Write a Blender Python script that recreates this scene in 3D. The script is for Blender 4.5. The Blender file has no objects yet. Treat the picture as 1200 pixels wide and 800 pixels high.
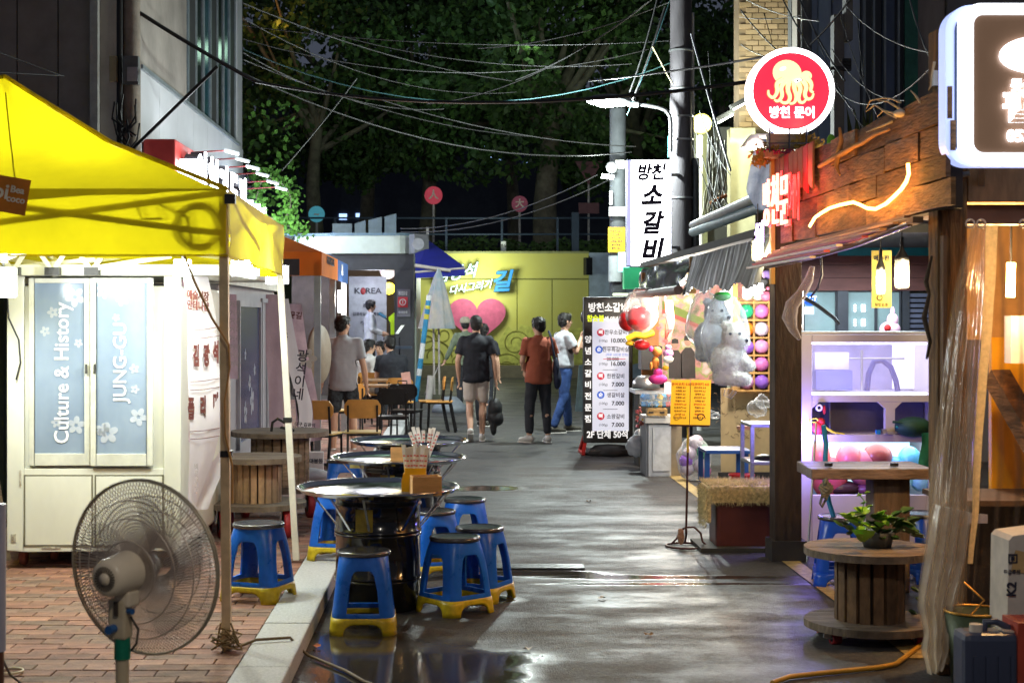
import bpy, bmesh, math, random
import numpy as np
from mathutils import Vector, Matrix, noise
R = math.radians
random.seed(7)
SC = bpy.context.scene
COL = SC.collection
# ---------------------------------------------------------------- camera, world, exposure
CAMH = 1.67
F = 1820.0
cam = bpy.data.cameras.new('camera'); camo = bpy.data.objects.new('camera', cam); COL.objects.link(camo)
camo.location = (0, 0, CAMH); camo.rotation_euler = (R(90), 0, 0)
cam.sensor_width = 36; cam.lens = 54.6; cam.shift_x = 65/1200; cam.shift_y = -28/1200
cam.clip_end = 500; cam.clip_start = .05
cam.dof.use_dof = True; cam.dof.focus_distance = 14.0; cam.dof.aperture_fstop = 5.6
SC.camera = camo
w = bpy.data.worlds.new('World'); SC.world = w; w.use_nodes = True
bg = w.node_tree.nodes['Background']
bg.inputs[0].default_value = (.62, .72, 1.0, 1); bg.inputs[1].default_value = .060
SC.view_settings.view_transform = 'Standard'; SC.view_settings.look = 'None'
SC.view_settings.exposure = 0.5; SC.view_settings.gamma = 1
SC.render.engine = 'CYCLES'
cy = SC.cycles
cy.use_denoising = True; cy.max_bounces = 7; cy.diffuse_bounces = 3; cy.glossy_bounces = 4
cy.transmission_bounces = 6; cy.transparent_max_bounces = 12
cy.sample_clamp_indirect = 4; cy.sample_clamp_direct = 0; cy.blur_glossy = .5
cy.caustics_reflective = False; cy.caustics_refractive = False
cy.use_light_tree = True

def P(px, py, Y):
    """a point of the place from its bearing and its distance down the street"""
    return Vector(((px-535)*Y/F, Y, CAMH-(py-372)*Y/F))
def PX(px, Y): return (px-535)*Y/F
def PZ(py, Y): return CAMH-(py-372)*Y/F
def PS(px, py, X):
    """the same for a point on a plane that runs along the street at distance X from its axis"""
    Y = X*F/(px-535)
    return Vector((X, Y, PZ(py, Y)))

# ---------------------------------------------------------------- materials
MATS = {}
def M(name, col=(.5,.5,.5), rough=.6, metal=0, var=.18, scale=6, bump=.15, bscale=50, emit=None, es=0,
      trans=0, alpha=1, transl=0, stretch=(1,1,1), col2=None, spec=.5, ior=1.45, rvar=0, coat=0, rnd=0, film=None):
    if name in MATS: return MATS[name]
    m = bpy.data.materials.new(name); m.use_nodes = True; nt = m.node_tree; N = nt.nodes; L = nt.links
    b = N['Principled BSDF']; out = N['Material Output']
    b.inputs['Roughness'].default_value = rough; b.inputs['Metallic'].default_value = metal
    b.inputs['Specular IOR Level'].default_value = spec; b.inputs['IOR'].default_value = ior
    b.inputs['Coat Weight'].default_value = coat
    tc = N.new('ShaderNodeTexCoord'); mp = N.new('ShaderNodeMapping'); mp.inputs['Scale'].default_value = stretch
    L.new(tc.outputs['Object'], mp.inputs[0])
    nz = N.new('ShaderNodeTexNoise'); nz.inputs['Scale'].default_value = scale; nz.inputs['Detail'].default_value = 5
    nz.inputs['Roughness'].default_value = .62
    L.new(mp.outputs[0], nz.inputs[0])
    mr = N.new('ShaderNodeMapRange'); mr.inputs['From Min'].default_value = .3; mr.inputs['From Max'].default_value = .7
    L.new(nz.outputs[0], mr.inputs[0])
    mx = N.new('ShaderNodeMix'); mx.data_type = 'RGBA'
    c2 = col2 or tuple(min(1, c*(1+var)) for c in col); c1 = tuple(c*(1-var) for c in col)
    mx.inputs[6].default_value = (*c1, 1); mx.inputs[7].default_value = (*c2, 1)
    L.new(mr.outputs[0], mx.inputs[0]); L.new(mx.outputs[2], b.inputs['Base Color'])
    if rnd:
        oi = N.new('ShaderNodeObjectInfo'); rr = N.new('ShaderNodeMapRange'); rr.inputs['To Min'].default_value = 1-rnd; rr.inputs['To Max'].default_value = 1+rnd
        hs = N.new('ShaderNodeHueSaturation'); L.new(oi.outputs['Random'], rr.inputs[0]); L.new(rr.outputs[0], hs.inputs['Value']); L.new(mx.outputs[2], hs.inputs['Color']); L.new(hs.outputs[0], b.inputs['Base Color'])
    if bump:
        n2 = N.new('ShaderNodeTexNoise'); n2.inputs['Scale'].default_value = bscale; n2.inputs['Detail'].default_value = 4
        L.new(mp.outputs[0], n2.inputs[0])
        bp = N.new('ShaderNodeBump'); bp.inputs['Strength'].default_value = bump; bp.inputs['Distance'].default_value = .01
        L.new(n2.outputs[0], bp.inputs['Height']); L.new(bp.outputs[0], b.inputs['Normal'])
    if rvar:
        r2 = N.new('ShaderNodeMapRange'); r2.inputs['From Min'].default_value = .3; r2.inputs['From Max'].default_value = .7
        r2.inputs['To Min'].default_value = max(.02, rough-rvar); r2.inputs['To Max'].default_value = min(1, rough+rvar)
        L.new(nz.outputs[0], r2.inputs[0]); L.new(r2.outputs[0], b.inputs['Roughness'])
    if emit:
        b.inputs['Emission Color'].default_value = (*emit, 1); b.inputs['Emission Strength'].default_value = es
    if trans: b.inputs['Transmission Weight'].default_value = trans
    if alpha < 1: b.inputs['Alpha'].default_value = alpha
    if film:   # thin clear sheet: nearly invisible face on, denser where it turns edge on
        lw = N.new('ShaderNodeLayerWeight'); lw.inputs[0].default_value = .45
        if bump: L.new(bp.outputs[0], lw.inputs['Normal'])
        fr_ = N.new('ShaderNodeMapRange'); fr_.inputs['To Min'].default_value = film[0]; fr_.inputs['To Max'].default_value = film[1]
        L.new(lw.outputs['Facing'], fr_.inputs[0]); L.new(fr_.outputs[0], b.inputs['Alpha'])
    if transl:
        tb = N.new('ShaderNodeBsdfTranslucent'); L.new(mx.outputs[2], tb.inputs[0])
        ms = N.new('ShaderNodeMixShader'); ms.inputs[0].default_value = transl
        L.new(b.outputs[0], ms.inputs[1]); L.new(tb.outputs[0], ms.inputs[2]); L.new(ms.outputs[0], out.inputs[0])
    MATS[name] = m
    return m
def wood(name, col, rough=.7, stretch=(2,2,14), bump=.5, dark=.45):
    m = M(name, col, rough, var=dark, scale=3, stretch=stretch, bump=bump, bscale=9, rnd=.22)
    return m
def emis(name, col, es, base=None):
    return M(name, base or col, .5, var=0, bump=0, emit=col, es=es)

# ---------------------------------------------------------------- mesh builder
class MB:
    def __init__(s): s.v = []; s.f = []; s.sm = []; s.mi = []; s.cur = 0
    def add(s, vs, fs, smooth=False):
        o = len(s.v); s.v += [tuple(v) for v in vs]
        for f in fs: s.f.append(tuple(i+o for i in f)); s.sm.append(smooth); s.mi.append(s.cur)
        return s
    def box(s, c, d, rz=0, rx=0, ry=0):
        h = [x/2 for x in d]
        vs = [Vector((sx*h[0], sy*h[1], sz*h[2])) for sx in (-1,1) for sy in (-1,1) for sz in (-1,1)]
        if rz or rx or ry:
            m = Matrix.Rotation(rz,3,'Z') @ Matrix.Rotation(ry,3,'Y') @ Matrix.Rotation(rx,3,'X')
            vs = [m @ v for v in vs]
        c = Vector(c)
        return s.add([v+c for v in vs], [(0,1,3,2),(4,6,7,5),(0,4,5,1),(2,3,7,6),(0,2,6,4),(1,5,7,3)])
    def bb(s, x0, x1, y0, y1, z0, z1):
        return s.box(((x0+x1)/2,(y0+y1)/2,(z0+z1)/2), (abs(x1-x0),abs(y1-y0),abs(z1-z0)))
    def quad(s, a, b, c, d): return s.add([a,b,c,d], [(0,1,2,3)])
    def beam(s, a, b, w, h, up=(0,0,1)):
        a = Vector(a); b = Vector(b); d = (b-a).normalized(); up = Vector(up)
        if abs(d.dot(up)) > .99: up = Vector((0,1,0))
        x = d.cross(up).normalized(); y = x.cross(d)
        vs = [p + x*sx*w/2 + y*sy*h/2 for p in (a,b) for sx,sy in ((-1,-1),(1,-1),(1,1),(-1,1))]
        return s.add(vs, [(0,3,2,1),(4,5,6,7),(0,1,5,4),(1,2,6,5),(2,3,7,6),(3,0,4,7)])
    def tube(s, pts, r, n=6, cap=True, closed=False, smooth=True):
        pts = [Vector(p) for p in pts]; k = len(pts)
        rs = r if isinstance(r, (list, tuple)) else [r]*k
        t0 = (pts[1]-pts[0]).normalized()
        a = Vector((0,0,1)) if abs(t0.z) < .9 else Vector((1,0,0))
        x = t0.cross(a).normalized(); vs = []
        for i in range(k):
            if closed: t = pts[(i+1)%k]-pts[i-1]
            else: t = pts[min(i+1,k-1)]-pts[max(i-1,0)]
            t = t.normalized() if t.length > 1e-9 else t0
            x = (x - t*x.dot(t));  x = x.normalized() if x.length > 1e-6 else t.orthogonal().normalized()
            y = t.cross(x)
            for j in range(n):
                q = 2*math.pi*j/n
                vs.append(pts[i] + (x*math.cos(q)+y*math.sin(q))*rs[i])
        fs = []
        for i in range(k if closed else k-1):
            i2 = (i+1)%k
            for j in range(n): fs.append((i*n+j, i*n+(j+1)%n, i2*n+(j+1)%n, i2*n+j))
        s.add(vs, fs, smooth)
        if cap and not closed:
            s.add(vs[:n], [tuple(range(n))[::-1]]); s.add(vs[-n:], [tuple(range(n))])
        return s
    def cyl(s, a, b, r, r2=None, n=16, smooth=True): return s.tube([a,b], [r, r if r2 is None else r2], n, smooth=smooth)
    def lathe(s, prof, c=(0,0,0), n=24, smooth=True, ax=None):
        c = Vector(c); vs = []
        m = Vector((0,0,1)).rotation_difference(Vector(ax)).to_matrix() if ax is not None else None
        for (r, z) in prof:
            for j in range(n):
                q = 2*math.pi*j/n; v = Vector((r*math.cos(q), r*math.sin(q), z))
                vs.append(c + (m @ v if m else v))
        fs = [(i*n+j, i*n+(j+1)%n, (i+1)*n+(j+1)%n, (i+1)*n+j) for i in range(len(prof)-1) for j in range(n)]
        return s.add(vs, fs, smooth)
    def ell(s, c, r, seg=14, ring=9, rot=None):
        c = Vector(c); r = (r,r,r) if isinstance(r,(int,float)) else r
        vs = []; 
        for i in range(ring+1):
            a = math.pi*i/ring
            for j in range(seg):
                q = 2*math.pi*j/seg
                v = Vector((r[0]*math.sin(a)*math.cos(q), r[1]*math.sin(a)*math.sin(q), r[2]*math.cos(a)))
                vs.append(c + (rot @ v if rot else v))
        fs = [(i*seg+j, (i+1)*seg+j, (i+1)*seg+(j+1)%seg, i*seg+(j+1)%seg) for i in range(ring) for j in range(seg)]
        return s.add(vs, fs, True)
    def cap(s, a, b, ra, rb, n=12):
        """tapered capsule"""
        a = Vector(a); b = Vector(b); d = b-a; L = d.length; d = d.normalized() if L > 1e-6 else Vector((0,0,1))
        pts = []; rs = []
        for k in range(5):
            q = math.pi/2*k/4; pts.append(a - d*ra*math.cos(q)); rs.append(max(ra*math.sin(q), 1e-4))
        for k in range(5):
            q = math.pi/2*k/4; pts.append(b + d*rb*math.sin(q)); rs.append(max(rb*math.cos(q), 1e-4))
        return s.tube(pts, rs, n)
    def prism(s, poly, o, u, v, dep, smooth=False):
        """outline poly (2D) on the plane (o,u,v), thickened by the vector dep"""
        o = Vector(o); u = Vector(u); v = Vector(v); dep = Vector(dep); n = len(poly)
        A = [o+u*x+v*y for x, y in poly]; B = [p+dep for p in A]
        return s.add(A+B, [tuple(range(n)), tuple(range(2*n-1, n-1, -1))] + [(i, i+n, (i+1)%n+n, (i+1)%n) for i in range(n)], smooth)
    def text(s, body, size, o, u=(1,0,0), v=(0,0,1), bold=0, ext=.002, align='CENTER', shear=0, xs=1, res=3, bmax=.03):
        c = bpy.data.curves.new('t', 'FONT'); c.body = body; c.size = size; c.offset = min(bold, bmax*size); c.extrude = ext
        c.align_x = align; c.align_y = 'CENTER'; c.shear = shear; c.resolution_u = res
        ob = bpy.data.objects.new('t', c)
        me = bpy.data.meshes.new_from_object(ob)
        o = Vector(o); u = Vector(u).normalized()*xs; v = Vector(v).normalized(); w_ = u.cross(v).normalized()
        s.add([o+u*p.co.x+v*p.co.y+w_*p.co.z for p in me.vertices], [tuple(p.vertices) for p in me.polygons])
        bpy.data.objects.remove(ob); bpy.data.curves.remove(c); bpy.data.meshes.remove(me)
        return s
    def mesh(s, name, off=(0,0,0), bevel=0):
        me = bpy.data.meshes.new(name)
        off = Vector(off)
        me.from_pydata([tuple(Vector(v)-off) for v in s.v], [], s.f)
        me.polygons.foreach_set('use_smooth', s.sm)
        me.polygons.foreach_set('material_index', s.mi)
        me.update()
        if bevel:
            b = bmesh.new(); b.from_mesh(me)
            bmesh.ops.remove_doubles(b, verts=b.verts, dist=1e-5)
            es = [e for e in b.edges if len(e.link_faces) == 2 and e.calc_face_angle(0) > .6]
            bmesh.ops.bevel(b, geom=es, offset=bevel, segments=2, affect='EDGES', profile=.6, clamp_overlap=True)
            b.to_mesh(me); b.free()
        return me
    def build(s, name, mat, parent=None, bevel=0, label=None, cat=None, group=None, kind=None, off=None):
        if off is None: off = root_loc(parent) if parent else (0,0,0)
        me = s.mesh(name, off, bevel)
        for m in (mat if isinstance(mat, (list, tuple)) else [mat]): me.materials.append(m)
        o = bpy.data.objects.new(name, me); COL.objects.link(o)
        if parent: o.parent = parent
        elif off is not None: o.location = off
        tag(o, label, cat, group, kind)
        return o
def root_loc(o):
    v = Vector((0,0,0))
    while o: v = v + o.location; o = o.parent
    return v
def tag(o, label=None, cat=None, group=None, kind=None):
    if label: o['label'] = label
    if cat: o['category'] = cat
    if group: o['group'] = group
    if kind: o['kind'] = kind
    return o
def T(name, label, cat, loc=(0,0,0), rz=0, group=None, kind=None):
    o = bpy.data.objects.new(name, None); COL.objects.link(o); o.empty_display_size = .1
    o.location = loc; o.rotation_euler = (0,0,rz)
    return tag(o, label, cat, group, kind)
def KIDS(o, pool=None): return [c for c in bpy.data.objects if c.parent == o]
def dup(o, loc=None, rz=None, label=None, parent=None, top=True):
    kids = KIDS(o)
    c = o.copy(); COL.objects.link(c)
    if parent: c.parent = parent
    if loc is not None: c.location = loc
    if rz is not None: c.rotation_euler = (0,0,rz)
    if label: c['label'] = label
    for k in kids: dup(k, parent=c)
    return c
def bake(o, mods):
    """apply modifiers given as (type, {props}) and keep the result as plain mesh"""
    for t, pr in mods:
        m = o.modifiers.new(t.lower(), t)
        for k, x in pr.items(): setattr(m, k, x)
    dg = bpy.context.evaluated_depsgraph_get()
    me = bpy.data.meshes.new_from_object(o.evaluated_get(dg))
    old = o.data; nm = old.name; mats = list(old.materials); o.modifiers.clear(); o.data = me
    if not me.materials:
        for x in mats: me.materials.append(x)
    bpy.data.meshes.remove(old); me.name = nm
    return o
def wob(o, amp, sc, smooth=True, seed=0):
    me = o.data; me.update(); n = len(me.vertices)
    co = np.empty(n*3, 'f'); me.vertices.foreach_get('co', co); nr = np.empty(n*3, 'f'); me.vertex_normals.foreach_get('vector', nr)
    co = co.reshape(-1,3); nr = nr.reshape(-1,3); q = (co*sc+np.array([seed, seed*1.7, 0])).tolist()
    d = np.array([noise.noise(p) for p in q])*amp
    me.vertices.foreach_set('co', (co+nr*d[:,None]).astype('f').ravel())
    if smooth: me.polygons.foreach_set('use_smooth', [True]*len(me.polygons))
    me.update()
    return o
def point(name, loc, e, col=(1,1,1), r=.05, parent=None, spot=None, rot=None):
    l = bpy.data.lights.new(name, 'SPOT' if spot else 'POINT'); l.energy = e; l.color = col; l.shadow_soft_size = r
    if spot: l.spot_size = R(spot); l.spot_blend = .6
    o = bpy.data.objects.new(name, l); COL.objects.link(o)
    o.location = Vector(loc) - (root_loc(parent) if parent else Vector((0,0,0)))
    if rot: o.rotation_euler = rot
    if parent: o.parent = parent
    return o
def area(name, loc, e, sx, sy, rot, col=(1,1,1), parent=None, spread=180):
    l = bpy.data.lights.new(name, 'AREA'); l.energy = e; l.color = col; l.shape = 'RECTANGLE'; l.size = sx; l.size_y = sy
    l.spread = R(spread)
    o = bpy.data.objects.new(name, l); COL.objects.link(o)
    o.location = Vector(loc) - (root_loc(parent) if parent else Vector((0,0,0))); o.rotation_euler = rot
    if parent: o.parent = parent
    return o
def sag(a, b, s, n=14):
    a = Vector(a); b = Vector(b)
    return [a.lerp(b, i/n) - Vector((0,0,4*s*(i/n)*(1-i/n))) for i in range(n+1)]
def circle_pts(c, r, n, u=(1,0,0), v=(0,0,1)):
    c = Vector(c); u = Vector(u); v = Vector(v)
    return [c + u*r*math.cos(2*math.pi*i/n) + v*r*math.sin(2*math.pi*i/n) for i in range(n)]
def rrect(w_, h, r, n=5):
    pts = []
    for cx, cy_, a in ((w_/2-r,h/2-r,0),(-w_/2+r,h/2-r,90),(-w_/2+r,-h/2+r,180),(w_/2-r,-h/2+r,270)):
        for i in range(n+1):
            q = R(a+90*i/n); pts.append((cx+r*math.cos(q), cy_+r*math.sin(q)))
    return pts
# ---------------------------------------------------------------- ground
PUDDLES = [(-.22, 7.35, .62, .75), (-.52, 7.9, .34, .8), (.45, 10.15, .55, .13), (1.25, 10.0, .85, .10), (1.3, 9.75, .9, .05), (.1, 9.2, .3, .2), (.2, 15.2, .4, .3), (-.3, 11.6, .4, .2)]
def asphalt_mat():
    m = bpy.data.materials.new('wet_asphalt'); m.use_nodes = True; nt = m.node_tree; N = nt.nodes; L = nt.links
    b = N['Principled BSDF']; tc = N.new('ShaderNodeTexCoord')
    def nz(scale, det=5, st=(1,1,1), rough=.6):
        mp = N.new('ShaderNodeMapping'); mp.inputs['Scale'].default_value = st; L.new(tc.outputs['Object'], mp.inputs[0])
        n = N.new('ShaderNodeTexNoise'); n.inputs['Scale'].default_value = scale; n.inputs['Detail'].default_value = det
        n.inputs['Roughness'].default_value = rough; L.new(mp.outputs[0], n.inputs[0]); return n
    def mr(src, a, b_, c, d):
        x = N.new('ShaderNodeMapRange'); x.inputs[1].default_value = a; x.inputs[2].default_value = b_
        x.inputs[3].default_value = c; x.inputs[4].default_value = d; L.new(src, x.inputs[0]); return x.outputs[0]
    wet = nz(1.9, 8, (.50, 1.0, 1), .72); grain = nz(34, 6, (1,1,1), .85); mid = nz(9, 4); pat = nz(.5, 3)
    voro = N.new('ShaderNodeTexVoronoi'); voro.inputs['Scale'].default_value = 120; L.new(tc.outputs['Object'], voro.inputs[0])
    # standing water: ellipses with ragged edges
    wob_ = N.new('ShaderNodeTexNoise'); wob_.inputs['Scale'].default_value = 1.6; wob_.inputs['Detail'].default_value = 5; L.new(tc.outputs['Object'], wob_.inputs[0])
    acc = None
    for (cx, cy_, rx, ry) in PUDDLES:
        mp = N.new('ShaderNodeMapping'); mp.vector_type = 'TEXTURE'; mp.inputs['Location'].default_value = (cx, cy_, 0); mp.inputs['Scale'].default_value = (rx, ry, 1)
        L.new(tc.outputs['Object'], mp.inputs[0]); ln = N.new('ShaderNodeVectorMath'); ln.operation = 'LENGTH'; L.new(mp.outputs[0], ln.inputs[0])
        if acc is None: acc = ln.outputs['Value']
        else:
            mn_ = N.new('ShaderNodeMath'); mn_.operation = 'MINIMUM'; L.new(acc, mn_.inputs[0]); L.new(ln.outputs['Value'], mn_.inputs[1]); acc = mn_.outputs[0]
    sm_ = N.new('ShaderNodeMath'); sm_.operation = 'MULTIPLY_ADD'; sm_.inputs[1].default_value = 1.5; L.new(wob_.outputs[0], sm_.inputs[0]); L.new(acc, sm_.inputs[2])
    pud = mr(sm_.outputs[0], 1.42, 1.92, 1, 0)
    def dry(src, to):
        x = N.new('ShaderNodeMix'); x.data_type = 'FLOAT'; L.new(pud, x.inputs[0]); L.new(src, x.inputs[2]); x.inputs[3].default_value = to; return x.outputs[0]
    mx = N.new('ShaderNodeMix'); mx.data_type = 'RGBA'
    mx.inputs[6].default_value = (.028,.029,.034,1); mx.inputs[7].default_value = (.092,.091,.090,1)
    L.new(mr(wet.outputs[0], .38, .62, 0, 1), mx.inputs[0])
    m2 = N.new('ShaderNodeMix'); m2.data_type = 'RGBA'; m2.blend_type = 'MULTIPLY'; m2.inputs[0].default_value = .85
    g2 = N.new('ShaderNodeMix'); g2.data_type = 'RGBA'; g2.inputs[6].default_value = (.25,.25,.25,1); g2.inputs[7].default_value = (1.9,1.85,1.8,1)
    L.new(mr(grain.outputs[0], .3, .7, 0, 1), g2.inputs[0]); L.new(mx.outputs[2], m2.inputs[6]); L.new(g2.outputs[2], m2.inputs[7])
    m3 = N.new('ShaderNodeMix'); m3.data_type = 'RGBA'; L.new(pud, m3.inputs[0]); L.new(m2.outputs[2], m3.inputs[6]); m3.inputs[7].default_value = (.040,.034,.029,1)
    L.new(m3.outputs[2], b.inputs['Base Color'])
    L.new(dry(mr(wet.outputs[0], .34, .64, .36, .70), .045), b.inputs['Roughness'])
    L.new(dry(mr(wet.outputs[0], .34, .64, .22, .05), .5), b.inputs['Specular IOR Level'])
    ad = N.new('ShaderNodeMath'); ad.operation = 'MULTIPLY_ADD'; ad.inputs[1].default_value = .25
    L.new(mid.outputs[0], ad.inputs[0]); L.new(voro.outputs['Distance'], ad.inputs[2])
    bp = N.new('ShaderNodeBump'); bp.inputs['Distance'].default_value = .005
    L.new(dry(mr(wet.outputs[0], .42, .58, .22, .75), .03), bp.inputs['Strength'])
    L.new(ad.outputs[0], bp.inputs['Height']); L.new(bp.outputs[0], b.inputs['Normal'])
    return m
g = MB().quad((-60,-12,0),(60,-12,0),(60,140,0),(-60,140,0)).build('street', asphalt_mat(), kind='structure')

# painted line on the right
yl = M('worn_yellow_paint', (.42,.30,.10), .6, var=.5, scale=18, col2=(.55,.40,.16), bump=.3, bscale=90)
MB().quad((2.22,7.6,.006),(2.34,7.6,.006),(2.36,19,.006),(2.24,19,.006)).build('road_line', yl, kind='structure')
dg_ = MB()
drain = T('drain_grate', 'dark iron trench drain grate set flush in the wet road', 'drain', (.45, 10.35, .008))
MB().bb(.05,.85,10.28,10.47,.0045,.008).build('grate_pit', M('pit', (.008,.008,.008), .4), drain)
for k in range(4):
    MB().bb(.05,.85,10.29+k*.048,10.315+k*.048,.008,.014).build('bar', M('iron', (.10,.10,.10), .35, .8), drain)

# pavement of bricks on the left, with granite kerb
pz = .09
base = MB().bb(-14,-.995,-2,32,0,pz-.008).build('pavement', M('joint_sand', (.10,.085,.07), .9, bump=.4), kind='structure')
bm_ = [M('brick_paver_a', (.24,.115,.082), .75, rnd=.28, var=.4, scale=9, bump=.5, bscale=70), M('brick_paver_b', (.20,.125,.095), .8, rnd=.28, var=.4, scale=11, bump=.5, bscale=80), M('brick_paver_c', (.28,.14,.095), .7, rnd=.28, var=.35, scale=7, bump=.5, bscale=60)]
brick_meshes = []
for k in range(6):
    mb = MB().box((0,0,0), (.222,.108,.03)); me = mb.mesh('brick', (0,0,0), .003); me.materials.append(bm_[k%3]); brick_meshes.append(me)
cells = []
j = 0; y = 5.2
while y < 30:
    x = -1.11 - (.114 if j % 2 else 0)
    while x > -.60*y-.3 and x > -6:
        cells.append((x, y)); x -= .228
    if j % 2: cells.append((-1.0505, y, .5))
    y += .114; j += 1
vis = [c for c in cells if c[1] > 6.75 and c[0] > -.30*c[1]-.1 and len(c) == 2]
vis.sort(key=lambda c: c[1]); near = set(vis[:296])
far = MB()
for c in cells:
    x, y = c[0], c[1]; dz = random.uniform(-.002,.002)
    if c in near:
        o = bpy.data.objects.new('brick', random.choice(brick_meshes)); COL.objects.link(o); o.parent = base
        o.location = (x, y, pz-.015+dz); o.rotation_euler = (random.uniform(-.006,.006), random.uniform(-.006,.006), random.uniform(-.008,.008))
    else:
        wd = .108 if len(c) == 3 else .222
        far.cur = random.randrange(3)
        far.box((x, y, pz-.015+dz), (wd,.108,.03))
far.build('brick_field', bm_, base, kind='stuff')
kerb = T('kerb', None, None, (-.87, 12, 0), kind='structure')
gran = M('granite', (.45,.46,.47), .65, var=.22, scale=60, bump=.35, bscale=120)
y = -1.0
while y < 26:
    MB().bb(-.990, -.752, y, y+.992, 0, pz+.012+random.uniform(-.002,.002)).build('kerb_stone', gran, kerb, bevel=.012)
    y += 1.0

# ---------------------------------------------------------------- retaining wall at the end of the street
YW = 43.0
wallm = M('painted_concrete_yellow_green', (.76,.70,.14), .75, var=.14, scale=.9, bump=.3, bscale=8, col2=(.66,.65,.20))
wl = T('retaining_wall', 'yellow green painted concrete retaining wall across the end of the street', 'wall', (2, YW, 0))
zt = PZ(297, YW)
x0, x1 = PX(470, YW), PX(690, YW)
gx = [x0] + [PX(p, YW) for p in (606,647)] + [x1]
zg = PZ(327, YW)
for a, b in zip(gx[:-1], gx[1:]):
    MB().bb(a+.012, b-.012, YW, YW+.5, .01, zg-.02).build('wall_panel', wallm, wl)
MB().bb(x0, x1, YW-.0, YW+.5, zg+.02, zt).build('wall_band', wallm, wl)
MB().bb(x0, x1, YW+.03, YW+.48, 0, zt-.02).build('wall_core', M('groove', (.22,.22,.06), .8), wl)
cop = MB().bb(x0-.1, x1, YW-.03, YW+.55, zt, zt+.06).build('coping', M('coping', (.35,.36,.16), .8), wl)
MB().bb(x0, x1, YW-.04, YW-.003, 0, .35).build('plinth', M('plinth', (.22,.19,.13), .8), wl)
# grass-green stain along foot of the wall: painted scrolls of the mural
mu = MB()
for (cx, cz, r) in ((500,400,15),(508,418,22),(520,392,12),(536,425,18),(604,402,16),(592,432,20),(640,420,14),(625,445,18)):
    c = P(cx, cz, YW-.012); rr = r*YW/F
    pts = [c+Vector((rr*(1-.7*i/40)*math.cos(i*.24), 0, max(-c.z+.4, rr*(1-.7*i/40)*math.sin(i*.24)))) for i in range(41)]
    mu.tube(pts, .018, 4)
mu.build('mural_line', M('mural_paint', (.33,.31,.07), .7), wl)
mg = MB()
for i in range(10):
    x = PX(590, YW)+i*.42+random.uniform(-.1,.1)
    mg.prism([(0,0),(.5+.2*random.random(),.15),(.62,.7+.5*random.random()),(.3,.9+.3*random.random()),(-.05,.5)], (x-.2, YW-.004-.005*i, .36), (1,0,0), (0,0,1), (0,-.004,0))
mg.build('mural_patch', M('mural_green', (.58,.58,.13), .75, var=.4, scale=4), wl)
# lighter pillar beside it
MB().bb(PX(690,YW)+.01, PX(756,YW), YW-.05, YW+.45, 0, zt+.02).build('concrete_pier', M('pale_blue_paint', (.42,.52,.62), .7, bump=.2), label='pale blue concrete pier joined to the right end of the yellow wall', cat='wall')
# heart
hp = []
for i in range(48):
    q = 2*math.pi*i/48
    hp.append((16*math.sin(q)**3/16, (13*math.cos(q)-5*math.cos(2*q)-2*math.cos(3*q)-math.cos(4*q)+2.4)/14.6))
hs = 33.5*YW/F
heart = MB().prism(hp, P(559, 378, YW-.16), (hs,0,0), (0,0,hs*.86), (0,.12,0)).build('heart_sign', M('dusty_pink_paint', (.62,.12,.24), .55, bump=.1), bevel=.02, label='large pink heart mounted on the yellow wall', cat='wall art')
lt = T('street_name_sign', 'glowing white and blue handwritten Korean letters fixed on the yellow wall', 'sign', P(560, 330, YW-.2))
wh = emis('letter_white', (.75,1,.95), 1.0); bl = emis('letter_blue', (.03,.22,.55), .5)
dk = M('letter_edge', (.02,.10,.09), .5)
k = YW/F
for body, sz, px, py, ri, mt, bo in (('김광석', 18, 534, 321, .12, wh, .004), ('다시그리기', 11, 551, 337, .16, wh, .002), ('길', 26, 587, 331, .1, bl, .015)):
    o = P(px, py, YW-.22)
    u = Vector((1,0,.16)).normalized() if len(body) > 1 else Vector((1,0,.05))
    MB().text(body, sz*k, o+Vector((0,.03,0)), u, (0,0,1), bold=9, ext=.02, shear=.25, bmax=.05).build('letter_shadow', dk, lt)
    MB().text(body, sz*k, o, u, (0,0,1), bold=bo, ext=.025, shear=.25).build('lettering', mt, lt)
point('sign_glow', P(560, 326, YW-1.2), 110, (.9,1,.8), .4, lt)
# wall speaker
sp = T('wall_speaker', 'black box loudspeaker mounted high on the yellow wall', 'speaker', P(689, 312, YW-.2))
MB().box(P(689, 312, YW-.22), (.2,.2,.48), rz=.3).build('case', M('black_plastic', (.012,.012,.013), .4), sp, bevel=.02)
MB().beam(P(689,306,YW-.22), P(691,300,YW), .04,.04).build('bracket', M('black_plastic'), sp)
# railing
rl = T('park_railing', 'dark steel railing running along the top of the yellow wall', 'railing', (0, YW+.3, zt))
rm = M('dark_blue_steel', (.03,.05,.08), .5, .3)
for z in (1.0, .55): MB().tube([(x0-10, YW+.3, zt+z), (x1+9, YW+.3, zt+z)], .03, 6).build('rail', rm, rl)
x = x0-9.6
while x < x1+9: MB().bb(x-.03, x+.03, YW+.27, YW+.33, zt, zt+1.02).build('post', rm, rl); x += 1.55
MB().bb(PX(675,YW)-.1, PX(675,YW)+.1, YW+.2, YW+.4, zt, zt+1.15).build('end_post', rm, rl)
nt_ = T('notice_plate', 'small white notice plate hung on the park railing', 'sign', P(590,290,YW))
MB().box(P(590,289,YW+.25), (.14,.02,.3)).build('plate', M('white_enamel', (.7,.72,.7), .5), nt_)
MB().text('조심', .09, P(590,288,YW+.235), bold=.002).build('lettering', M('black_plastic'), nt_)
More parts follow.
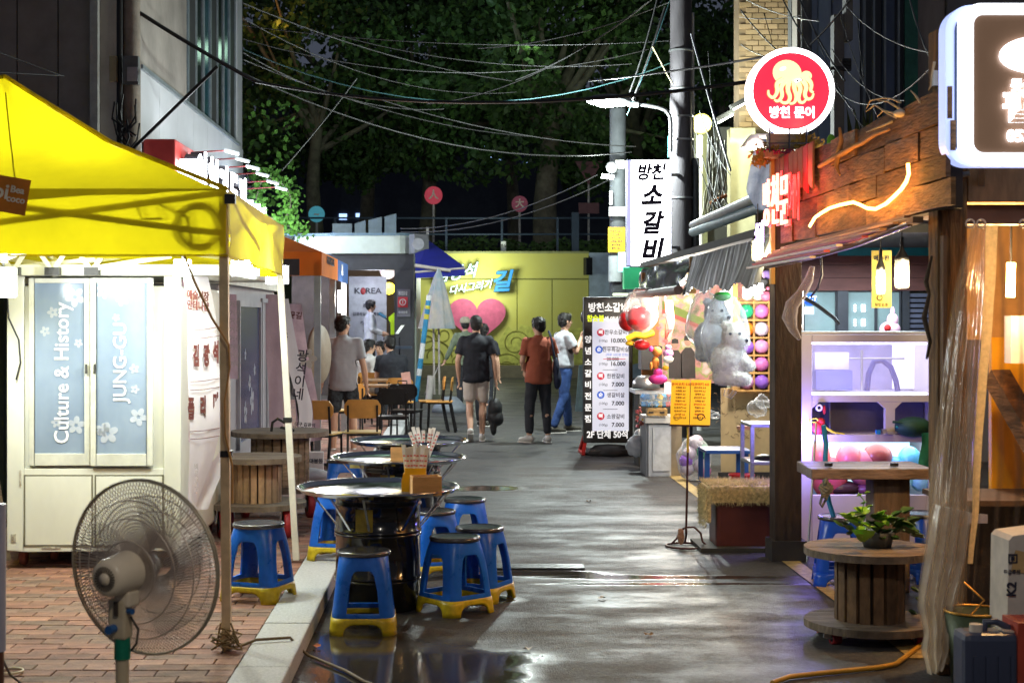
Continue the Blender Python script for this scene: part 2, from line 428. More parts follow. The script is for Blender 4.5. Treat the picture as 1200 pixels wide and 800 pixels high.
# ground of the park behind the wall
MB().bb(-45, 50, YW+.5, 120, -.05, zt-.06).build('park_terrain', M('park_soil', (.05,.06,.03), .95, bump=.6, bscale=3), kind='structure')
hd = []
mbh = MB()
for i in range(2600):
    x = random.uniform(x0-2, x1+6); y = YW+.75+random.random()*.8; z = zt+random.random()*.45*(1+.5*noise.noise(Vector((x*.7,0,0))))
    a = random.random()*6.28; s = random.uniform(.05,.11); d = Vector((math.cos(a), math.sin(a), random.uniform(-.5,.8)))*s; e = d.orthogonal()*.8
    p = Vector((x,y,z)); mbh.quad(p-d, p-e*.6, p+d, p+e*.6)
mbh.build('hedge', M('hedge_leaf', (.05,.10,.02), .6, var=.5, scale=3, bump=0), label='low clipped hedge behind the railing on the wall', cat='hedge')

# ---------------------------------------------------------------- trees of the park
leafm = [M('leaf_dark', (.05,.10,.03), .55, var=.5, scale=1.2, bump=0, transl=.3), M('leaf_mid', (.085,.16,.04), .5, var=.5, scale=1.5, bump=0, transl=.3)]
barkm = M('bark', (.16,.14,.10), .85, var=.45, scale=4, bump=.8, bscale=6)
def leaves(centres, n, size, seed):
    rng = np.random.default_rng(seed); C = np.array([c[:3] for c in centres]); Rr = np.array([c[3] for c in centres])
    wts = Rr**2; idx = rng.choice(len(C), n, p=wts/wts.sum())
    d = rng.normal(size=(n,3)); d /= np.linalg.norm(d,axis=1)[:,None]
    p = C[idx] + d*(Rr[idx]*rng.uniform(.45,1.05,n)**.7)[:,None]*np.array([1,1,.75])
    a = rng.normal(size=(n,3)); a /= np.linalg.norm(a,axis=1)[:,None]
    b = np.cross(a, rng.normal(size=(n,3))); b /= np.linalg.norm(b,axis=1)[:,None]
    s = rng.uniform(.6,1.2,n)[:,None]*size
    V = np.stack([p-a*s, p-b*s*.55+a*s*.1, p+a*s, p+b*s*.55+a*s*.1], 1).reshape(-1,3)
    return V
def tree(loc, r, th, crown, label, seed, n=9000, size=.15, lean=0):
    rnd = random.Random(seed); t = T('tree', label, 'tree', loc); x, y, z = loc
    mb = MB(); top = Vector((x+lean, y, z+th))
    pts = [Vector((x+lean*(i/6)+.1*math.sin(i+seed), y, z+th*i/6)) for i in range(7)]
    mb.tube(pts, [r*(1.25 if i==0 else 1-.07*i) for i in range(7)], 12)
    cs = []
    for i in range(crown[3]):
        a = rnd.uniform(0, 6.28); rr = rnd.uniform(.25,1)
        c = Vector((x+lean+crown[0]*rr*math.cos(a), y+crown[1]*.7*rr*math.sin(a), z+th+rnd.uniform(-.46,1)*crown[2]))
        cs.append((*c, rnd.uniform(.7,1.35)))
        if i < 14:
            s0 = top-Vector((0,0,rnd.uniform(0,.3)*th)); md = s0.lerp(c,.5)+Vector((0,0,-.2))
            mb.tube([s0, md, c], [r*.45, r*.25, r*.07], 6)
    mb.build('trunk', barkm, t)
    for k in (0,1):
        V = leaves(cs, n//2, size, seed*7+k); me = bpy.data.meshes.new('crown')
        me.from_pydata(V.tolist(), [], [(4*i,4*i+1,4*i+2,4*i+3) for i in range(len(V)//4)]); me.materials.append(leafm[k])
        me.transform(Matrix.Translation(-Vector(loc)))
        o = bpy.data.objects.new('crown', me); COL.objects.link(o); o.parent = t
    TREES.append(t)
    return t
TREES = []
tree((PX(642,48), 48, zt-.06), .42, 5.2, (4.2,3.5,4.6,46), 'thick trunked plane tree behind the railing beside the round red signs', 3, 13000)
tree((PX(500,52), 52, zt-.06), .30, 5.5, (4.8,3.5,4.6,44), 'dark park tree standing behind the blue awning and heart', 5, 12000)
tree((PX(370,50), 50, zt-.06), .28, 5.0, (4.4,3.5,5.0,42), 'park tree with leaves lit orange near the white building', 8, 11000)
tree((PX(745,50), 50, zt-.06), .30, 5.0, (4.0,3.5,5.0,42), 'dark park tree behind the street lamp and white vertical sign', 11, 11000)
tree((PX(850,54), 54, zt-.06), .30, 5.4, (4.5,3.5,5.2,40), 'dark tree seen between the utility pole and the brick building', 14, 9000)
tree((PX(430,58), 58, zt-.06), .30, 7.4, (6.0,3,4.5,40), 'far dark tree at the back of the park above the container building', 17, 8000)
tree((PX(600,62), 62, zt-.06), .30, 7.4, (6.5,3,5.5,44), 'far dark tree at the back of the park behind the thick trunk', 19, 9000)
# unlit far block beyond the park
fb = T('far_building', 'unlit dark building with a few blue lit windows behind the park trees', 'building', (0, 78, 0))
MB().bb(PX(300,78), PX(900,78), 78, 84, 0, 12.5).build('wall', M('night_concrete', (.05,.055,.07), .8), fb)
wm_ = emis('far_window_blue', (.35,.55,1), 1.6)
for (px, py, wd, h) in ((402,254,9,7),(420,253,6,6),(433,253,5,5),(563,173,9,6),(570,183,12,5),(585,186,7,3),(597,185,5,3),(616,192,4,5)):
    MB().box(P(px,py,77.97), (wd*78/F,.05,h*78/F)).build('window', wm_, fb)
# round signs on poles in the park
def round_sign(px, py, r, Y, col, label, glyph, es=.25):
    c = P(px, py, Y); t = T('round_sign', label, 'sign', (c.x, Y, zt)); rr = r*Y/F
    MB().cyl((c.x,Y+.05,zt),(c.x,Y+.05,c.z), .035, n=8).build('pole', M('white_pole', (.45,.42,.4), .5), t)
    MB().cyl((c.x,Y-.03,c.z),(c.x,Y+.03,c.z), rr, n=28).build('disc', M('sign_'+label[:8], col, .4, bump=0, var=.25, scale=3, emit=col, es=es), t)
    MB().text(glyph, rr*1.1, (c.x,Y-.045,c.z), bold=.01).build('emblem', M('cream', (.75,.6,.5), .5), t)
round_sign(508,229,10.5,45,(.45,.03,.06),'round crimson sign on a thin pole above the blue awning','人',.35)
round_sign(609,239,9.5,45,(.22,.02,.06),'dim round dark red sign on a pole left of the thick trunk','大',.15)
round_sign(371,251,9.5,45,(.05,.25,.32),'round teal picture sign on a pole above the grey container building','~',.5)
tr = T('triangle_sign', 'inverted dark red triangular road sign seen from behind in the park', 'sign', (PX(690,47),47,zt))
MB().prism([(-.42,.36),(.42,.36),(0,-.36)], P(690,203,47), (1,0,0),(0,0,1),(0,.03,0)).build('plate', M('dim_red', (.16,.05,.06), .5), tr)
MB().cyl((PX(690,47),47.05,zt),(PX(690,47),47.05,PZ(192,47)), .035, n=8).build('pole', M('white_pole'), tr)
MB().box(P(690,244,47), (.62,.03,.32)).build('lower_plate', M('dim_red'), tr)

for (px, py, Y, e, c) in ((318,28,47.5,30,(1,.45,.08)),(345,95,46,8,(.5,1,.45)),(470,60,47,14,(.6,1,.75)),(520,160,47,7,(.55,1,.7)),(620,60,45,12,(.7,1,.6)),(560,20,46,9,(.6,.9,1)),(760,130,46,7,(.6,1,.5)),(700,40,46,12,(.7,1,.7))):
    point('leaf_glow', P(px,py,Y-.1), e, c, .3, TREES[0])  # added point lights without fixtures, lighting the leaves around them
# ---------------------------------------------------------------- left buildings
X0 = -4.5
conc = M('stained_concrete', (.27,.24,.21), .85, var=.35, scale=.7, bump=.5, bscale=7)
cb = T('concrete_building', 'dark stained bare concrete building wall behind the yellow tent', 'building', (-9, 22, 0))
for i, (a, b) in enumerate(((-120,20),(20,68),(68,110),(110,162))):
    MB().bb(PX(a,22)+.01, PX(b,22)-.01, 22, 26, 0, 9).build('wall_panel', conc, cb)
MB().bb(PX(108,22), PX(117,22), 21.86, 21.99, 0, 9).build('downpipe', M('pale_pipe', (.30,.29,.27), .6), cb)
wb = T('white_building', 'white panelled building with a long band of dark windows on its street side', 'building', (X0-2, 27, 0))
wp = M('white_cladding', (.50,.51,.53), .55, var=.12, scale=.6, bump=.15, bscale=3)
zlo, zhi = PZ(82, 22.4), 9.0   # window band foot
y = 22.05
while y < 32.7:
    y2 = min(y+1.5, 32.75)
    MB().bb(X0-.12, X0, y+.008, y2-.008, 0, 5.2).build('wall_panel', wp, wb)
    y = y2
MB().bb(X0-.125, X0-.02, 32.0, 32.75, 5.2, 12).build('wall_panel', wp, wb)
MB().bb(X0-6, X0-.14, 32.4, 32.75, 0, 12).build('wall_core', wp, wb)
MB().bb(X0-.125, X0-.02, 22.05, 22.3, 5.2, 12).build('wall_panel', wp, wb)
fr = M('window_frame_grey', (.22,.25,.27), .4, .3, bump=0); gl = [M('night_glass_a', (.015,.018,.022), .12, var=.3, bump=0), M('night_glass_b', (.02,.07,.10), .15, var=.3, bump=0), M('night_glass_c', (.03,.028,.03), .5, bump=0)]
y = 22.3; i = 0
while y < 31.9:
    wnd = MB().bb(X0-.1, X0-.03, y, y+.05, 5.26, 8.9).bb(X0-.1, X0-.03, y+.75, y+.8, 5.26, 8.9).bb(X0-.1,X0-.03,y+.05,y+.75,8.84,8.9).build('window', fr, wb)
    MB().bb(X0-.08, X0-.055, y+.05, y+.75, 5.27, 8.84).build('pane', gl[i%3], wnd)
    y += .8; i += 1
MB().bb(X0-.12, X0+.05, 22.05, 32.0, 5.2, 5.26).build('sill', fr, wb)
MB().bb(X0-.12, X0+.02, 22.05, 32.0, 8.9, 12).build('wall_upper', wp, wb)
# red sign box on it
rs = T('red_shop_sign', 'long red shop sign box with big glowing white letters on the white building', 'sign', (-4.1, 26, 0))
red = M('sign_red', (.42,.035,.03), .5, var=.2, scale=2)
YA, YB = 22.2, 29.0
za, zb_ = PZ(160, YA*.96), PZ(215, YA)-.35
zb_ = 3.0; za = 4.22
MB().bb(X0+.02, -4.02, YA, YB, zb_, za).build('box', red, rs, bevel=.02)
MB().bb(-4.02, -3.99, YA+.1, YB, zb_, zb_+.75).build('light_strip', emis('sign_pink_glow', (1,.55,.5), 1.2), rs)
wl_ = emis('led_white_letter', (.92,.97,1), 9)
for i, (ch, yy) in enumerate((('이',22.9),('천',24.0),('가',25.1),('든',26.2),('집',27.3))):
    s = MB().text(ch, 1.05, (-3.86, yy, 3.55), (0,1,0), (0,0,1), bold=.05, ext=.10).build('lettering', [M('letter_side', (.05,.05,.06), .4)], rs)
    MB().text(ch, 1.05, (-3.75, yy, 3.55), (0,1,0), (0,0,1), bold=.045, ext=.006).build('lettering', wl_, rs)
MB().lathe([(0,-.12),(.34,-.12),(.34,.12),(0,.12)], (-3.86,22.45,3.62), 24, ax=(1,0,0)).build('emblem', wl_, rs)
bs = T('blue_shop_sign', 'blue and white glowing shop sign beyond the red sign box', 'sign', (-4.1, 30.5, 0))
MB().bb(X0+.02, -4.05, 29.1, 32.2, 3.0, 3.95).build('box', emis('sign_blue_glow', (.10,.18,.9), 1.2), bs)
for ch, yy in (('갈',29.7),('비',30.7),('찜',31.7)):
    MB().text(ch, .85, (-3.97, yy, 3.45), (0,1,0), (0,0,1), bold=.05, ext=.05).build('lettering', wl_, bs)
for yy in (23.5,26,28.5,30.8): point('sign_light', (-3.2, yy, 3.7), 45, (.9,.95,1), .2, rs)
for i, yy in enumerate((24.2,25.4,26.7,28.0,29.6,31.0)):
    x2 = -3.62; z = 4.25-.0*i
    a = T('sign_flood_lamp', 'arm mounted flood lamp above the left shop signs, %s from the yellow tent'%('nearest','second','third','fourth','fifth','farthest')[i], 'lamp', (-4.2, yy, z), group='flood lamps on arms above the left shop signs')
    MB().tube([(-4.3,yy,z-.02),(x2,yy,z+.02)], .012, 6).build('arm', M('arm_red', (.22,.03,.03), .5), a)
    MB().box((x2+.12,yy,z), (.24,.10,.04), ry=.25).build('housing', M('lamp_grey', (.4,.42,.44), .4), a)
    MB().box((x2+.115,yy,z-.024), (.21,.08,.008), ry=.25).build('light', emis('lamp_face', (.9,1,.98), 4), a)
    if i % 2 == 0: point('glow', (x2+.1,yy,z-.15), 16, (.85,.97,1), .08, a)
# ivy
iv = T('climbing_ivy', 'bright green ivy lit by the sign lamps at the corner of the white building', 'plant', (-3.9, 32.6, 0))
pts = [(302,262),(310,268),(322,262),(333,258),(340,246),(341,232),(336,220),(326,212),(316,208),(306,214),(300,232),(302,248),(345,268),(330,270),(355,274)]
mb = MB(); sm = MB()
for k, (px, py) in enumerate(pts):
    c = P(px, py, 31.8)
    if k: sm.tube([P(*pts[k-1],31.8), c], .012, 5)
    for i in range(46):
        p = c+Vector((random.gauss(0,.12), random.gauss(0,.2), random.gauss(0,.12)))
        a = Vector((random.gauss(0,1),random.gauss(0,.6),random.gauss(0,1))).normalized()*random.uniform(.03,.065); b = a.orthogonal()*.9
        mb.quad(p-a, p-b*.7, p+a, p+b*.7)
for i in range(160):
    c = P(random.uniform(290,350), random.uniform(120,262), 32.3+random.random()*2)
    a = Vector((random.gauss(0,1),random.gauss(0,.6),random.gauss(0,1))).normalized()*random.uniform(.04,.09); b = a.orthogonal()*.9
    mb.quad(c-a, c-b*.7, c+a, c+b*.7)
mb.build('foliage', M('ivy_leaf', (.10,.24,.04), .45, var=.4, scale=4, bump=0, transl=.35), iv); sm.build('stem', barkm, iv)
point('ivy_light', P(318, 240, 30.9), 12, (.75,1,.7), .1, bs)

# left utility pole
up = T('utility_pole', 'old concrete utility pole with meter boxes in front of the dark concrete building', 'pole', (PX(154,20), 20, 0))
MB().cyl((PX(154,20),20,0),(PX(154,20),20,9), .13, .11, n=16).build('shaft', M('pole_concrete', (.26,.22,.18), .85, var=.3, scale=4, bump=.4), up)
MB().cyl((PX(143,20),19.88,0),(PX(143,20),19.88,9), .045, n=8).build('cable_duct', M('black_rubber', (.015,.015,.015), .5), up)
bx = MB().box(P(154,83,19.8), (.2,.12,.36)).build('meter_box', M('box_grey', (.12,.13,.13), .5), up, bevel=.01)
MB().box(P(155,87,19.72), (.13,.01,.18)).build('label', M('label_grey', (.4,.4,.42), .6), bx)
MB().box(P(133,81,19.8), (.09,.1,.33)).build('junction_box', M('box_beige', (.30,.27,.16), .6), up, bevel=.01)
m = MB()
for i in range(16):
    z0 = random.uniform(90,240); x = 150+random.uniform(-18,14)
    m.tube([P(x,z0,19.8), P(x+random.uniform(-5,5),z0+20,19.75), P(150+random.uniform(-12,12),z0+40,19.8)], .012, 4)
m.build('loose_wire', M('black_rubber'), up, kind='stuff')
MB().beam(P(150,180,19.85), P(255,78,19.85), .04,.04).build('brace', M('black_rubber'), up)

# ---------------------------------------------------------------- container building at the end on the left
YC = 31.5
ct = T('container_building', 'grey stage building with rounded pale fascia and dark interior', 'building', (PX(400,YC), YC, 0))
pf = M('pale_green_fascia', (.52,.60,.54), .45, var=.08, bump=.05)
dkg = M('dark_grey_panel', (.045,.048,.055), .6, var=.2)
zt1, zb1 = PZ(283,YC), PZ(300,YC)
def fascia(pts, z0, z1, th=.25):
    mb = MB(); n = len(pts)
    A = [Vector((x,y,0)) for x,y in pts]
    vs = []
    for p in A:
        vs += [p+Vector((0,0,z0)), p+Vector((0,0,z1)), p+Vector((0,th,z1)), p+Vector((0,th,z0))]
    fs = []
    for i in range(n-1):
        for j in range(4): fs.append((i*4+j, i*4+(j+1)%4, (i+1)*4+(j+1)%4, (i+1)*4+j))
    fs += [(0,1,2,3), (4*n-4,4*n-1,4*n-2,4*n-3)]
    return mb.add(vs, fs)
arc = [(PX(322,YC), YC+.4), (PX(387,YC), YC+.1), (PX(388,YC),YC), (PX(462,YC), YC)] + [(PX(462,YC)+.44*math.sin(R(a)), YC+.44*(1-math.cos(R(a)))) for a in (15,30,45,60,75,90)] + [(PX(462,YC)+.44, YC+4)]
fascia(arc, PZ(297,YC), PZ(276,YC)).build('fascia', pf, ct)
fascia([(x, y-.03) for x, y in arc], PZ(276,YC), PZ(273,YC)).build('trim', M('trim_blue', (.12,.2,.26), .5), ct)
MB().bb(PX(322,YC), PX(487,YC), YC+.3, YC+5, PZ(275,YC)-.1, PZ(275,YC)).build('roof', dkg, ct)
MB().bb(PX(322,YC), PX(484,YC), YC+.12, YC+.4, PZ(316,YC), PZ(297,YC)-.004).build('soffit_band', dkg, ct)
MB().bb(PX(462,YC), PX(485,YC), YC+.05, YC+.6, 0, PZ(316,YC)-.004).build('column', dkg, ct)
MB().bb(PX(487,YC)-.1, PX(487,YC), YC+.6, YC+4.5, 0, PZ(297,YC)).build('side_wall', pf, ct)
MB().bb(PX(340,YC), PX(392,YC), YC+.3, YC+.5, 0, PZ(316,YC)-.004).build('wall', M('brown_panel', (.10,.075,.07), .7), ct)
MB().bb(PX(322,YC), PX(487,YC)-.12, YC+3.6, YC+3.8, 0, 3.2).build('back_wall', M('inner_wall', (.14,.10,.08), .8, var=.3, scale=1), ct)
MB().bb(PX(392,YC), PX(462,YC), YC+.2, YC+3.5, 0, .3).build('stage', M('stage_boards', (.10,.07,.05), .6), ct)
ps = MB().box(P(431,372,YC+1.6), (.80,.04,1.75)).build('poster_panel', M('pale_poster', (.42,.45,.52), .5, bump=0), ct)
MB().text('K  REA', .17, P(431,341,YC+1.56), bold=.003, xs=1.15).build('lettering', M('ink_dark', (.03,.03,.05), .5), ps)
MB().ell(P(425.5,341,YC+1.56), (.055,.02,.075)).build('emblem', M('ink_red', (.35,.04,.05), .5), ps)
for i, s in enumerate(('콘서트', '김광석길 야외공연장', '7월 - 10월', '버스킹')):
    MB().text(s, .075, P(431,358+i*10,YC+1.56), bold=.001).build('lettering', M('ink_dark'), ps)
pl = MB().box(P(473,355,YC+.03), (.27,.04,.56)).build('notice_board', M('notice_grey', (.13,.13,.15), .6), ct)
MB().box(P(472,354,YC+.0), (.20,.02,.21)).build('notice_symbol', M('notice_red', (.55,.04,.05), .5), pl)
MB().tube(circle_pts(P(472,354,YC-.02), .06, 20), .01, 5, closed=True).build('symbol_ring', M('white_enamel'), pl)
MB().text('!', .09, P(472,354,YC-.02), bold=.01).build('lettering', M('white_enamel'), pl)
for i in range(3): MB().text('무대안내', .05, P(472,345-i*2.2 if i<2 else 366,YC), bold=.001).build('lettering', M('white_enamel'), pl)
hl = MB().lathe([(0,.02),(.08,.0),(.13,-.03)], P(456,338,YC+2.4), 20, ax=(0,-1,0)).build('stage_lamp', emis('yellow_lamp', (1,.85,.05), 3.5), ct)
MB().ell(P(455,315,YC+2.4), (.2,.2,.22)).build('ball_lamp', emis('dim_lamp', (.5,.45,.55), .5), ct)
point('stage_light', P(440,325,YC+.6), 28, (.9,.9,1), .25, ct)
point('stage_light', P(452,330,YC+2.2), 20, (1,.85,.6), .2, ct)
fl = T('flood_speaker', 'grey floodlight bracketed to the corner of the pale fascia', 'lamp', P(493,285,YC))
MB().box(P(491,286,YC-.3), (.32,.3,.4), rz=.4).build('case', M('case_grey', (.16,.17,.18), .5), fl, bevel=.02)
MB().cyl(P(490,286,YC-.47), P(490,286,YC-.50), .12).build('lens', M('glass_lens', (.3,.32,.34), .2), fl)
MB().box(P(501,281,YC-.2), (.05,.2,.5)).build('bracket', M('pale_pipe'), fl)
# fence panels on the roof
fp = T('roof_fence', 'grey blue panel fence standing on the roof of the stage building', 'fence', (PX(430,33), 33, 3.3))
tp = [(388,262),(414,262),(430,258),(449,254),(466,250)]
for a, b in zip(tp[:-1], tp[1:]):
    xa, xb = PX(a[0],33)+.03, PX(b[0],33)-.03; zz = PZ(275,33)
    MB().prism([(xa,zz),(xb,zz),(xb,PZ(b[1],33)),(xa,PZ(a[1],33))], (0,33,0), (1,0,0),(0,0,1),(0,.06,0)).build('panel', M('bluegrey_panel', (.12,.17,.20), .5, bump=0), fp)
# blue awning
aw = T('blue_awning', 'dark blue fabric awning folded out from the stage building corner', 'awning', (PX(500,YC), YC, 2))
blu = M('navy_fabric', (.012,.02,.30), .7, var=.2, scale=3, bump=.2, transl=.25)
a0 = P(487,283,30.8); a1 = P(500,283,31.5); b0 = P(487,325,29.2); b1 = P(544,317,29.2)
mb = MB(); mb.quad(P(487,318,29), P(545,313,29), P(503,282,32), P(486,287,32)); mb.quad(P(487,326,29), P(545,323,29), P(545,313,29), P(487,318,29))
mb.quad(P(545,323,29), P(525,322,32), P(503,290,32), P(545,313,29))
mb.build('fabric', blu, aw)
MB().tube([P(486,311,28.9), P(528,317,28.95)], .035, 8).build('arm', M('white_pole'), aw)
MB().tube([P(486,319,29.0), P(545,314,29.0)], .02, 8).build('front_bar', M('white_pole'), aw)
# parasol
pr = T('folded_parasol', 'folded grey and tan parasol on a leaning white and blue pole', 'parasol', (PX(508,28), 28, 0))
mb = MB(); nfold = 9; n = 72; prof = [(315,1.2),(320,3.6),(330,7),(345,11),(360,14.5),(375,18),(385,20)]
vs = []
for py, r in prof:
    c = P(514-(py-315)*.03, py, 28)
    for j in range(n):
        q = 2*math.pi*j/n; k = 1+.16*math.sin(nfold*q)*(r/24)
        vs.append(c+Vector((math.cos(q)*r*k*28/F, math.sin(q)*r*k*.7*28/F, (4*math.sin(nfold*q+.6)*28/F if r > 20 else 0))))
mb.add(vs, [(i*n+j, i*n+(j+1)%n, (i+1)*n+(j+1)%n, (i+1)*n+j) for i in range(len(prof)-1) for j in range(n)], True)
mb.build('canopy', M('parasol_cloth', (.26,.36,.44), .8, var=.25, scale=3, bump=.2, col2=(.44,.38,.34)), pr)
MB().cyl(P(505,440,28), P(502,472,28), .06).build('foot', M('white_pole'), pr)
pb = [M('pole_white', (.62,.64,.66), .4, bump=0), M('pole_blue', (.03,.22,.42), .4, bump=0), M('pole_yellow', (.55,.5,.05), .4, bump=0)]
segs = [(346,0),(352,1),(358,2),(362,1),(368,2),(374,1),(402,0),(420,1),(432,0),(440,1),(470,None)]
mb = MB()
for (ya, mi), (yb, _) in zip(segs[:-1], segs[1:]):
    mb.cur = mi; mb.cyl(P(503-(ya-346)*.13, ya, 27.4), P(503-(yb-346)*.13, yb, 27.4), .045, n=8)
mb.build('leaning_pole', pb, pr)
for px in (508, 514): MB().cyl(P(px,378,28), P(px+1,462,28.2), .022, n=6).build('strut', M('white_pole'), pr)
MB().tube([P(514,430,28.2), P(497,462,28), P(514,430,28.2)], .015, 5).build('brace', M('white_pole'), pr)
MB().lathe([(0,.28),(.12,.27),(.3,.1),(.33,0),(0,0)], (PX(527,27), 27.5, 0), 20).build('weight', M('weight_grey', (.20,.23,.27), .6), pr)

# ---------------------------------------------------------------- orange canopy
oc = T('orange_canopy', 'orange and blue pop up canopy tent between the yellow tent and the stage', 'tent', (-2.6, 19, 0))
ora = M('orange_fabric', (.95,.27,.04), .7, var=.12, scale=2, bump=.25, bscale=7, transl=.45)
obl = M('blue_fabric', (.03,.10,.32), .7, var=.12, scale=2, bump=.15, bscale=10, transl=.25)
xr = PX(377,17); xl = xr-3.2; ze = PZ(295,17); zv = PZ(323,17)
ap = Vector(((xr+xl)/2, 19.1, 3.05))
mb = MB()
mb.quad((xl,17,zv),(xr,17,zv),(xr,17,ze),(xl,17,ze)); mb.add([(xl,17,ze),(xr,17,ze),ap], [(0,1,2)])
mb.quad((xr,17,zv),(xr,19.3,zv),(xr,19.3,ze),(xr,17,ze)); mb.add([(xr,17,ze),(xr,21.1,ze),ap], [(0,1,2)])
mb.cur = 1; mb.quad((xr,19.3,zv),(xr,21.1,zv),(xr,21.1,ze),(xr,19.3,ze)); mb.add([(xl,21.1,ze),(xr,21.1,ze),ap], [(0,1,2)]); mb.add([(xl,17,ze),(xl,21.1,ze),ap], [(0,1,2)])
mb.build('canopy', [ora, obl], oc)
MB().text('대여', .16, (xr+.01, 19.9, ze-.12), (0,1,0), (0,0,1), ext=.002).build('lettering', M('white_enamel'), oc)
MB().text('GIMGWANGSEOK', .13, (xr+.01, 18.1, ze-.07), (0,1,0), (0,0,1), ext=.002).build('lettering', M('ink_dark'), oc)
cl_ = T('added_canopy_light', 'white tube lamp hanging upright inside the rear of the orange canopy', 'lamp', P(398,352,20.0))  # made-up lamp, placed to light the canopy fabric from inside
MB().cyl(P(398,366,20.0), P(398,340,20.0), .022, n=10).build('tube', emis('added_canopy_tube', (.9,.96,1), 7), cl_)
point('glow', P(398,350,19.8), 75, (1,.95,.86), .08, cl_)
alu = M('grey_aluminium', (.35,.38,.42), .4, .6, bump=.05)
for x, y in ((xr-.05,17.05),(xr-.05,19.1),(xr-.05,21.05)): MB().bb(x-.035,x+.035,y-.035,y+.035,0 if x>-1 else .09,zv+.15).build('leg', alu, oc)
MB().bb(PX(330,16.9),PX(351,16.9),16.85,16.9,PZ(323,17),PZ(304,17)).build('mesh_pocket', M('dark_mesh', (.06,.055,.06), .6), oc)

# ---------------------------------------------------------------- yellow tent
yt = T('yellow_tent', 'yellow pop up canopy tent lit from inside with its frame showing through', 'tent', (-2.5, 8.75, pz))
yel = M('yellow_fabric', (.74,.63,.008), .65, var=.13, scale=1.6, bump=.5, bscale=5, transl=.50)
fx, fy = -1.09, 7.36; bx_, by = -1.13, 10.1; lx = -3.99
ze1, zv1 = 2.28, 1.96
def tri_grid(a, b, c, n, sg, wr):
    """cloth triangle a-b eave, c apex, sagging"""
    a, b, c = Vector(a), Vector(b), Vector(c); nrm = (b-a).cross(c-a).normalized(); vs = []; fs = []; id_ = {}
    for i in range(n+1):
        for j in range(n+1-i):
            u, v = j/n, i/n; p = a*(1-u-v)+b*u+c*v
            k = (1-u-v)*u+(1-u-v)*v+u*v
            q = -sg*k*1.6 + wr*math.sin(u*9+v*3)*k + .6*wr*noise.noise(p*2.2) + .35*wr*abs(noise.noise(Vector((u*7,v*2,a.x))))*(1-v)
            id_[i,j] = len(vs); vs.append(p+Vector((0,0,q)))
    for i in range(n):
        for j in range(n-i):
            fs.append((id_[i,j], id_[i,j+1], id_[i+1,j]))
            if j < n-i-1: fs.append((id_[i,j+1], id_[i+1,j+1], id_[i+1,j]))
    return vs, fs
apx = (-2.55, 8.75, 3.03)
cn = [(fx,fy,ze1),(bx_,by,ze1-.02),(lx,by,ze1-.02),(lx,fy,ze1)]
mb = MB()
for i in range(4):
    vs, fs = tri_grid(cn[i], cn[(i+1)%4], apx, 22, .16, .035); mb.add(vs, fs, True)
def valance(a, b, h, n=30, seed=0):
    a, b = Vector(a), Vector(b); nr = (b-a).normalized().cross(Vector((0,0,1))); vs = []
    for i in range(n+1):
        t = i/n; p = a.lerp(b, t)
        for j in range(5):
            s = j/4
            vs.append(p - Vector((0,0,h*s+.012*math.sin(t*17+seed)*s)) + nr*(.02*noise.noise(Vector((t*6,s*2,seed)))*s*1.5+.006))
    return vs, [(i*5+j, (i+1)*5+j, (i+1)*5+j+1, i*5+j+1) for i in range(n) for j in range(4)]
for i in range(4):
    vs, fs = valance(cn[i], cn[(i+1)%4], ze1-zv1, seed=i*2.1); mb.add(vs, fs, True)
bmx = mb.build('canopy', yel, yt)
b = bmesh.new(); b.from_mesh(bmx.data); bmesh.ops.remove_doubles(b, verts=b.verts, dist=.008); b.to_mesh(bmx.data); b.free()
for i in range(4):
    a, c = Vector(cn[i]), Vector(cn[(i+1)%4])
    for t_ in (.33,.66):
        p = a.lerp(c, t_); MB().tube([p.lerp(Vector(apx), q_/8)+Vector((0,0,.004-.16*1.6*((1-q_/8)*t_*(1-t_)*(1-q_/8)+(1-q_/8)*(q_/8)))) for q_ in range(8)], .0035, 4).build('seam', M('yellow_seam', (.50,.42,.01), .7, transl=.3), yt)
# hems
mb = MB()
for i in range(4):
    a, c = Vector(cn[i]), Vector(cn[(i+1)%4])
    mb.beam(a-Vector((0,0,ze1-zv1-.004)), c-Vector((0,0,ze1-zv1-.004)), .006, .008)
    mb.tube([a, a.lerp(Vector(apx),.5)-Vector((0,0,.065)), apx], .012, 5)
mb.build('hem', M('yellow_hem', (.66,.54,.01), .7, transl=.55), yt)
steel = M('tent_steel', (.55,.50,.42), .4, .5, var=.15, bump=.05); whs = M('tent_white', (.70,.68,.58), .4, .1, bump=0)
MB().beam((fx-.005,fy+.04,pz),(fx-.02,fy+.04,ze1-.02),.042,.042,(0,1,0)).build('leg', M('tan_leg', (.66,.50,.30), .45, .3, var=.2, scale=10), yt)
MB().beam((PX(348,10.1),by-.04,pz+.01),(PX(326,10.1),by-.04,ze1-.04),.04,.04,(0,1,0)).build('leg', whs, yt)
for p in ((lx+.04,fy+.04),(lx+.04,by-.04)): MB().beam((*p,pz),(*p,ze1-.03),.04,.04,(0,1,0)).build('leg', whs, yt)
MB().box((PX(348,10.1),by-.04,pz+.006), (.09,.09,.012)).build('foot', M('foot_rust', (.12,.06,.04), .7), yt)
MB().box((PX(338,10.1),by-.04,PZ(491,10.1)), (.055,.055,.03)).build('clip', M('black_plastic'), yt)
blk = M('black_plastic')
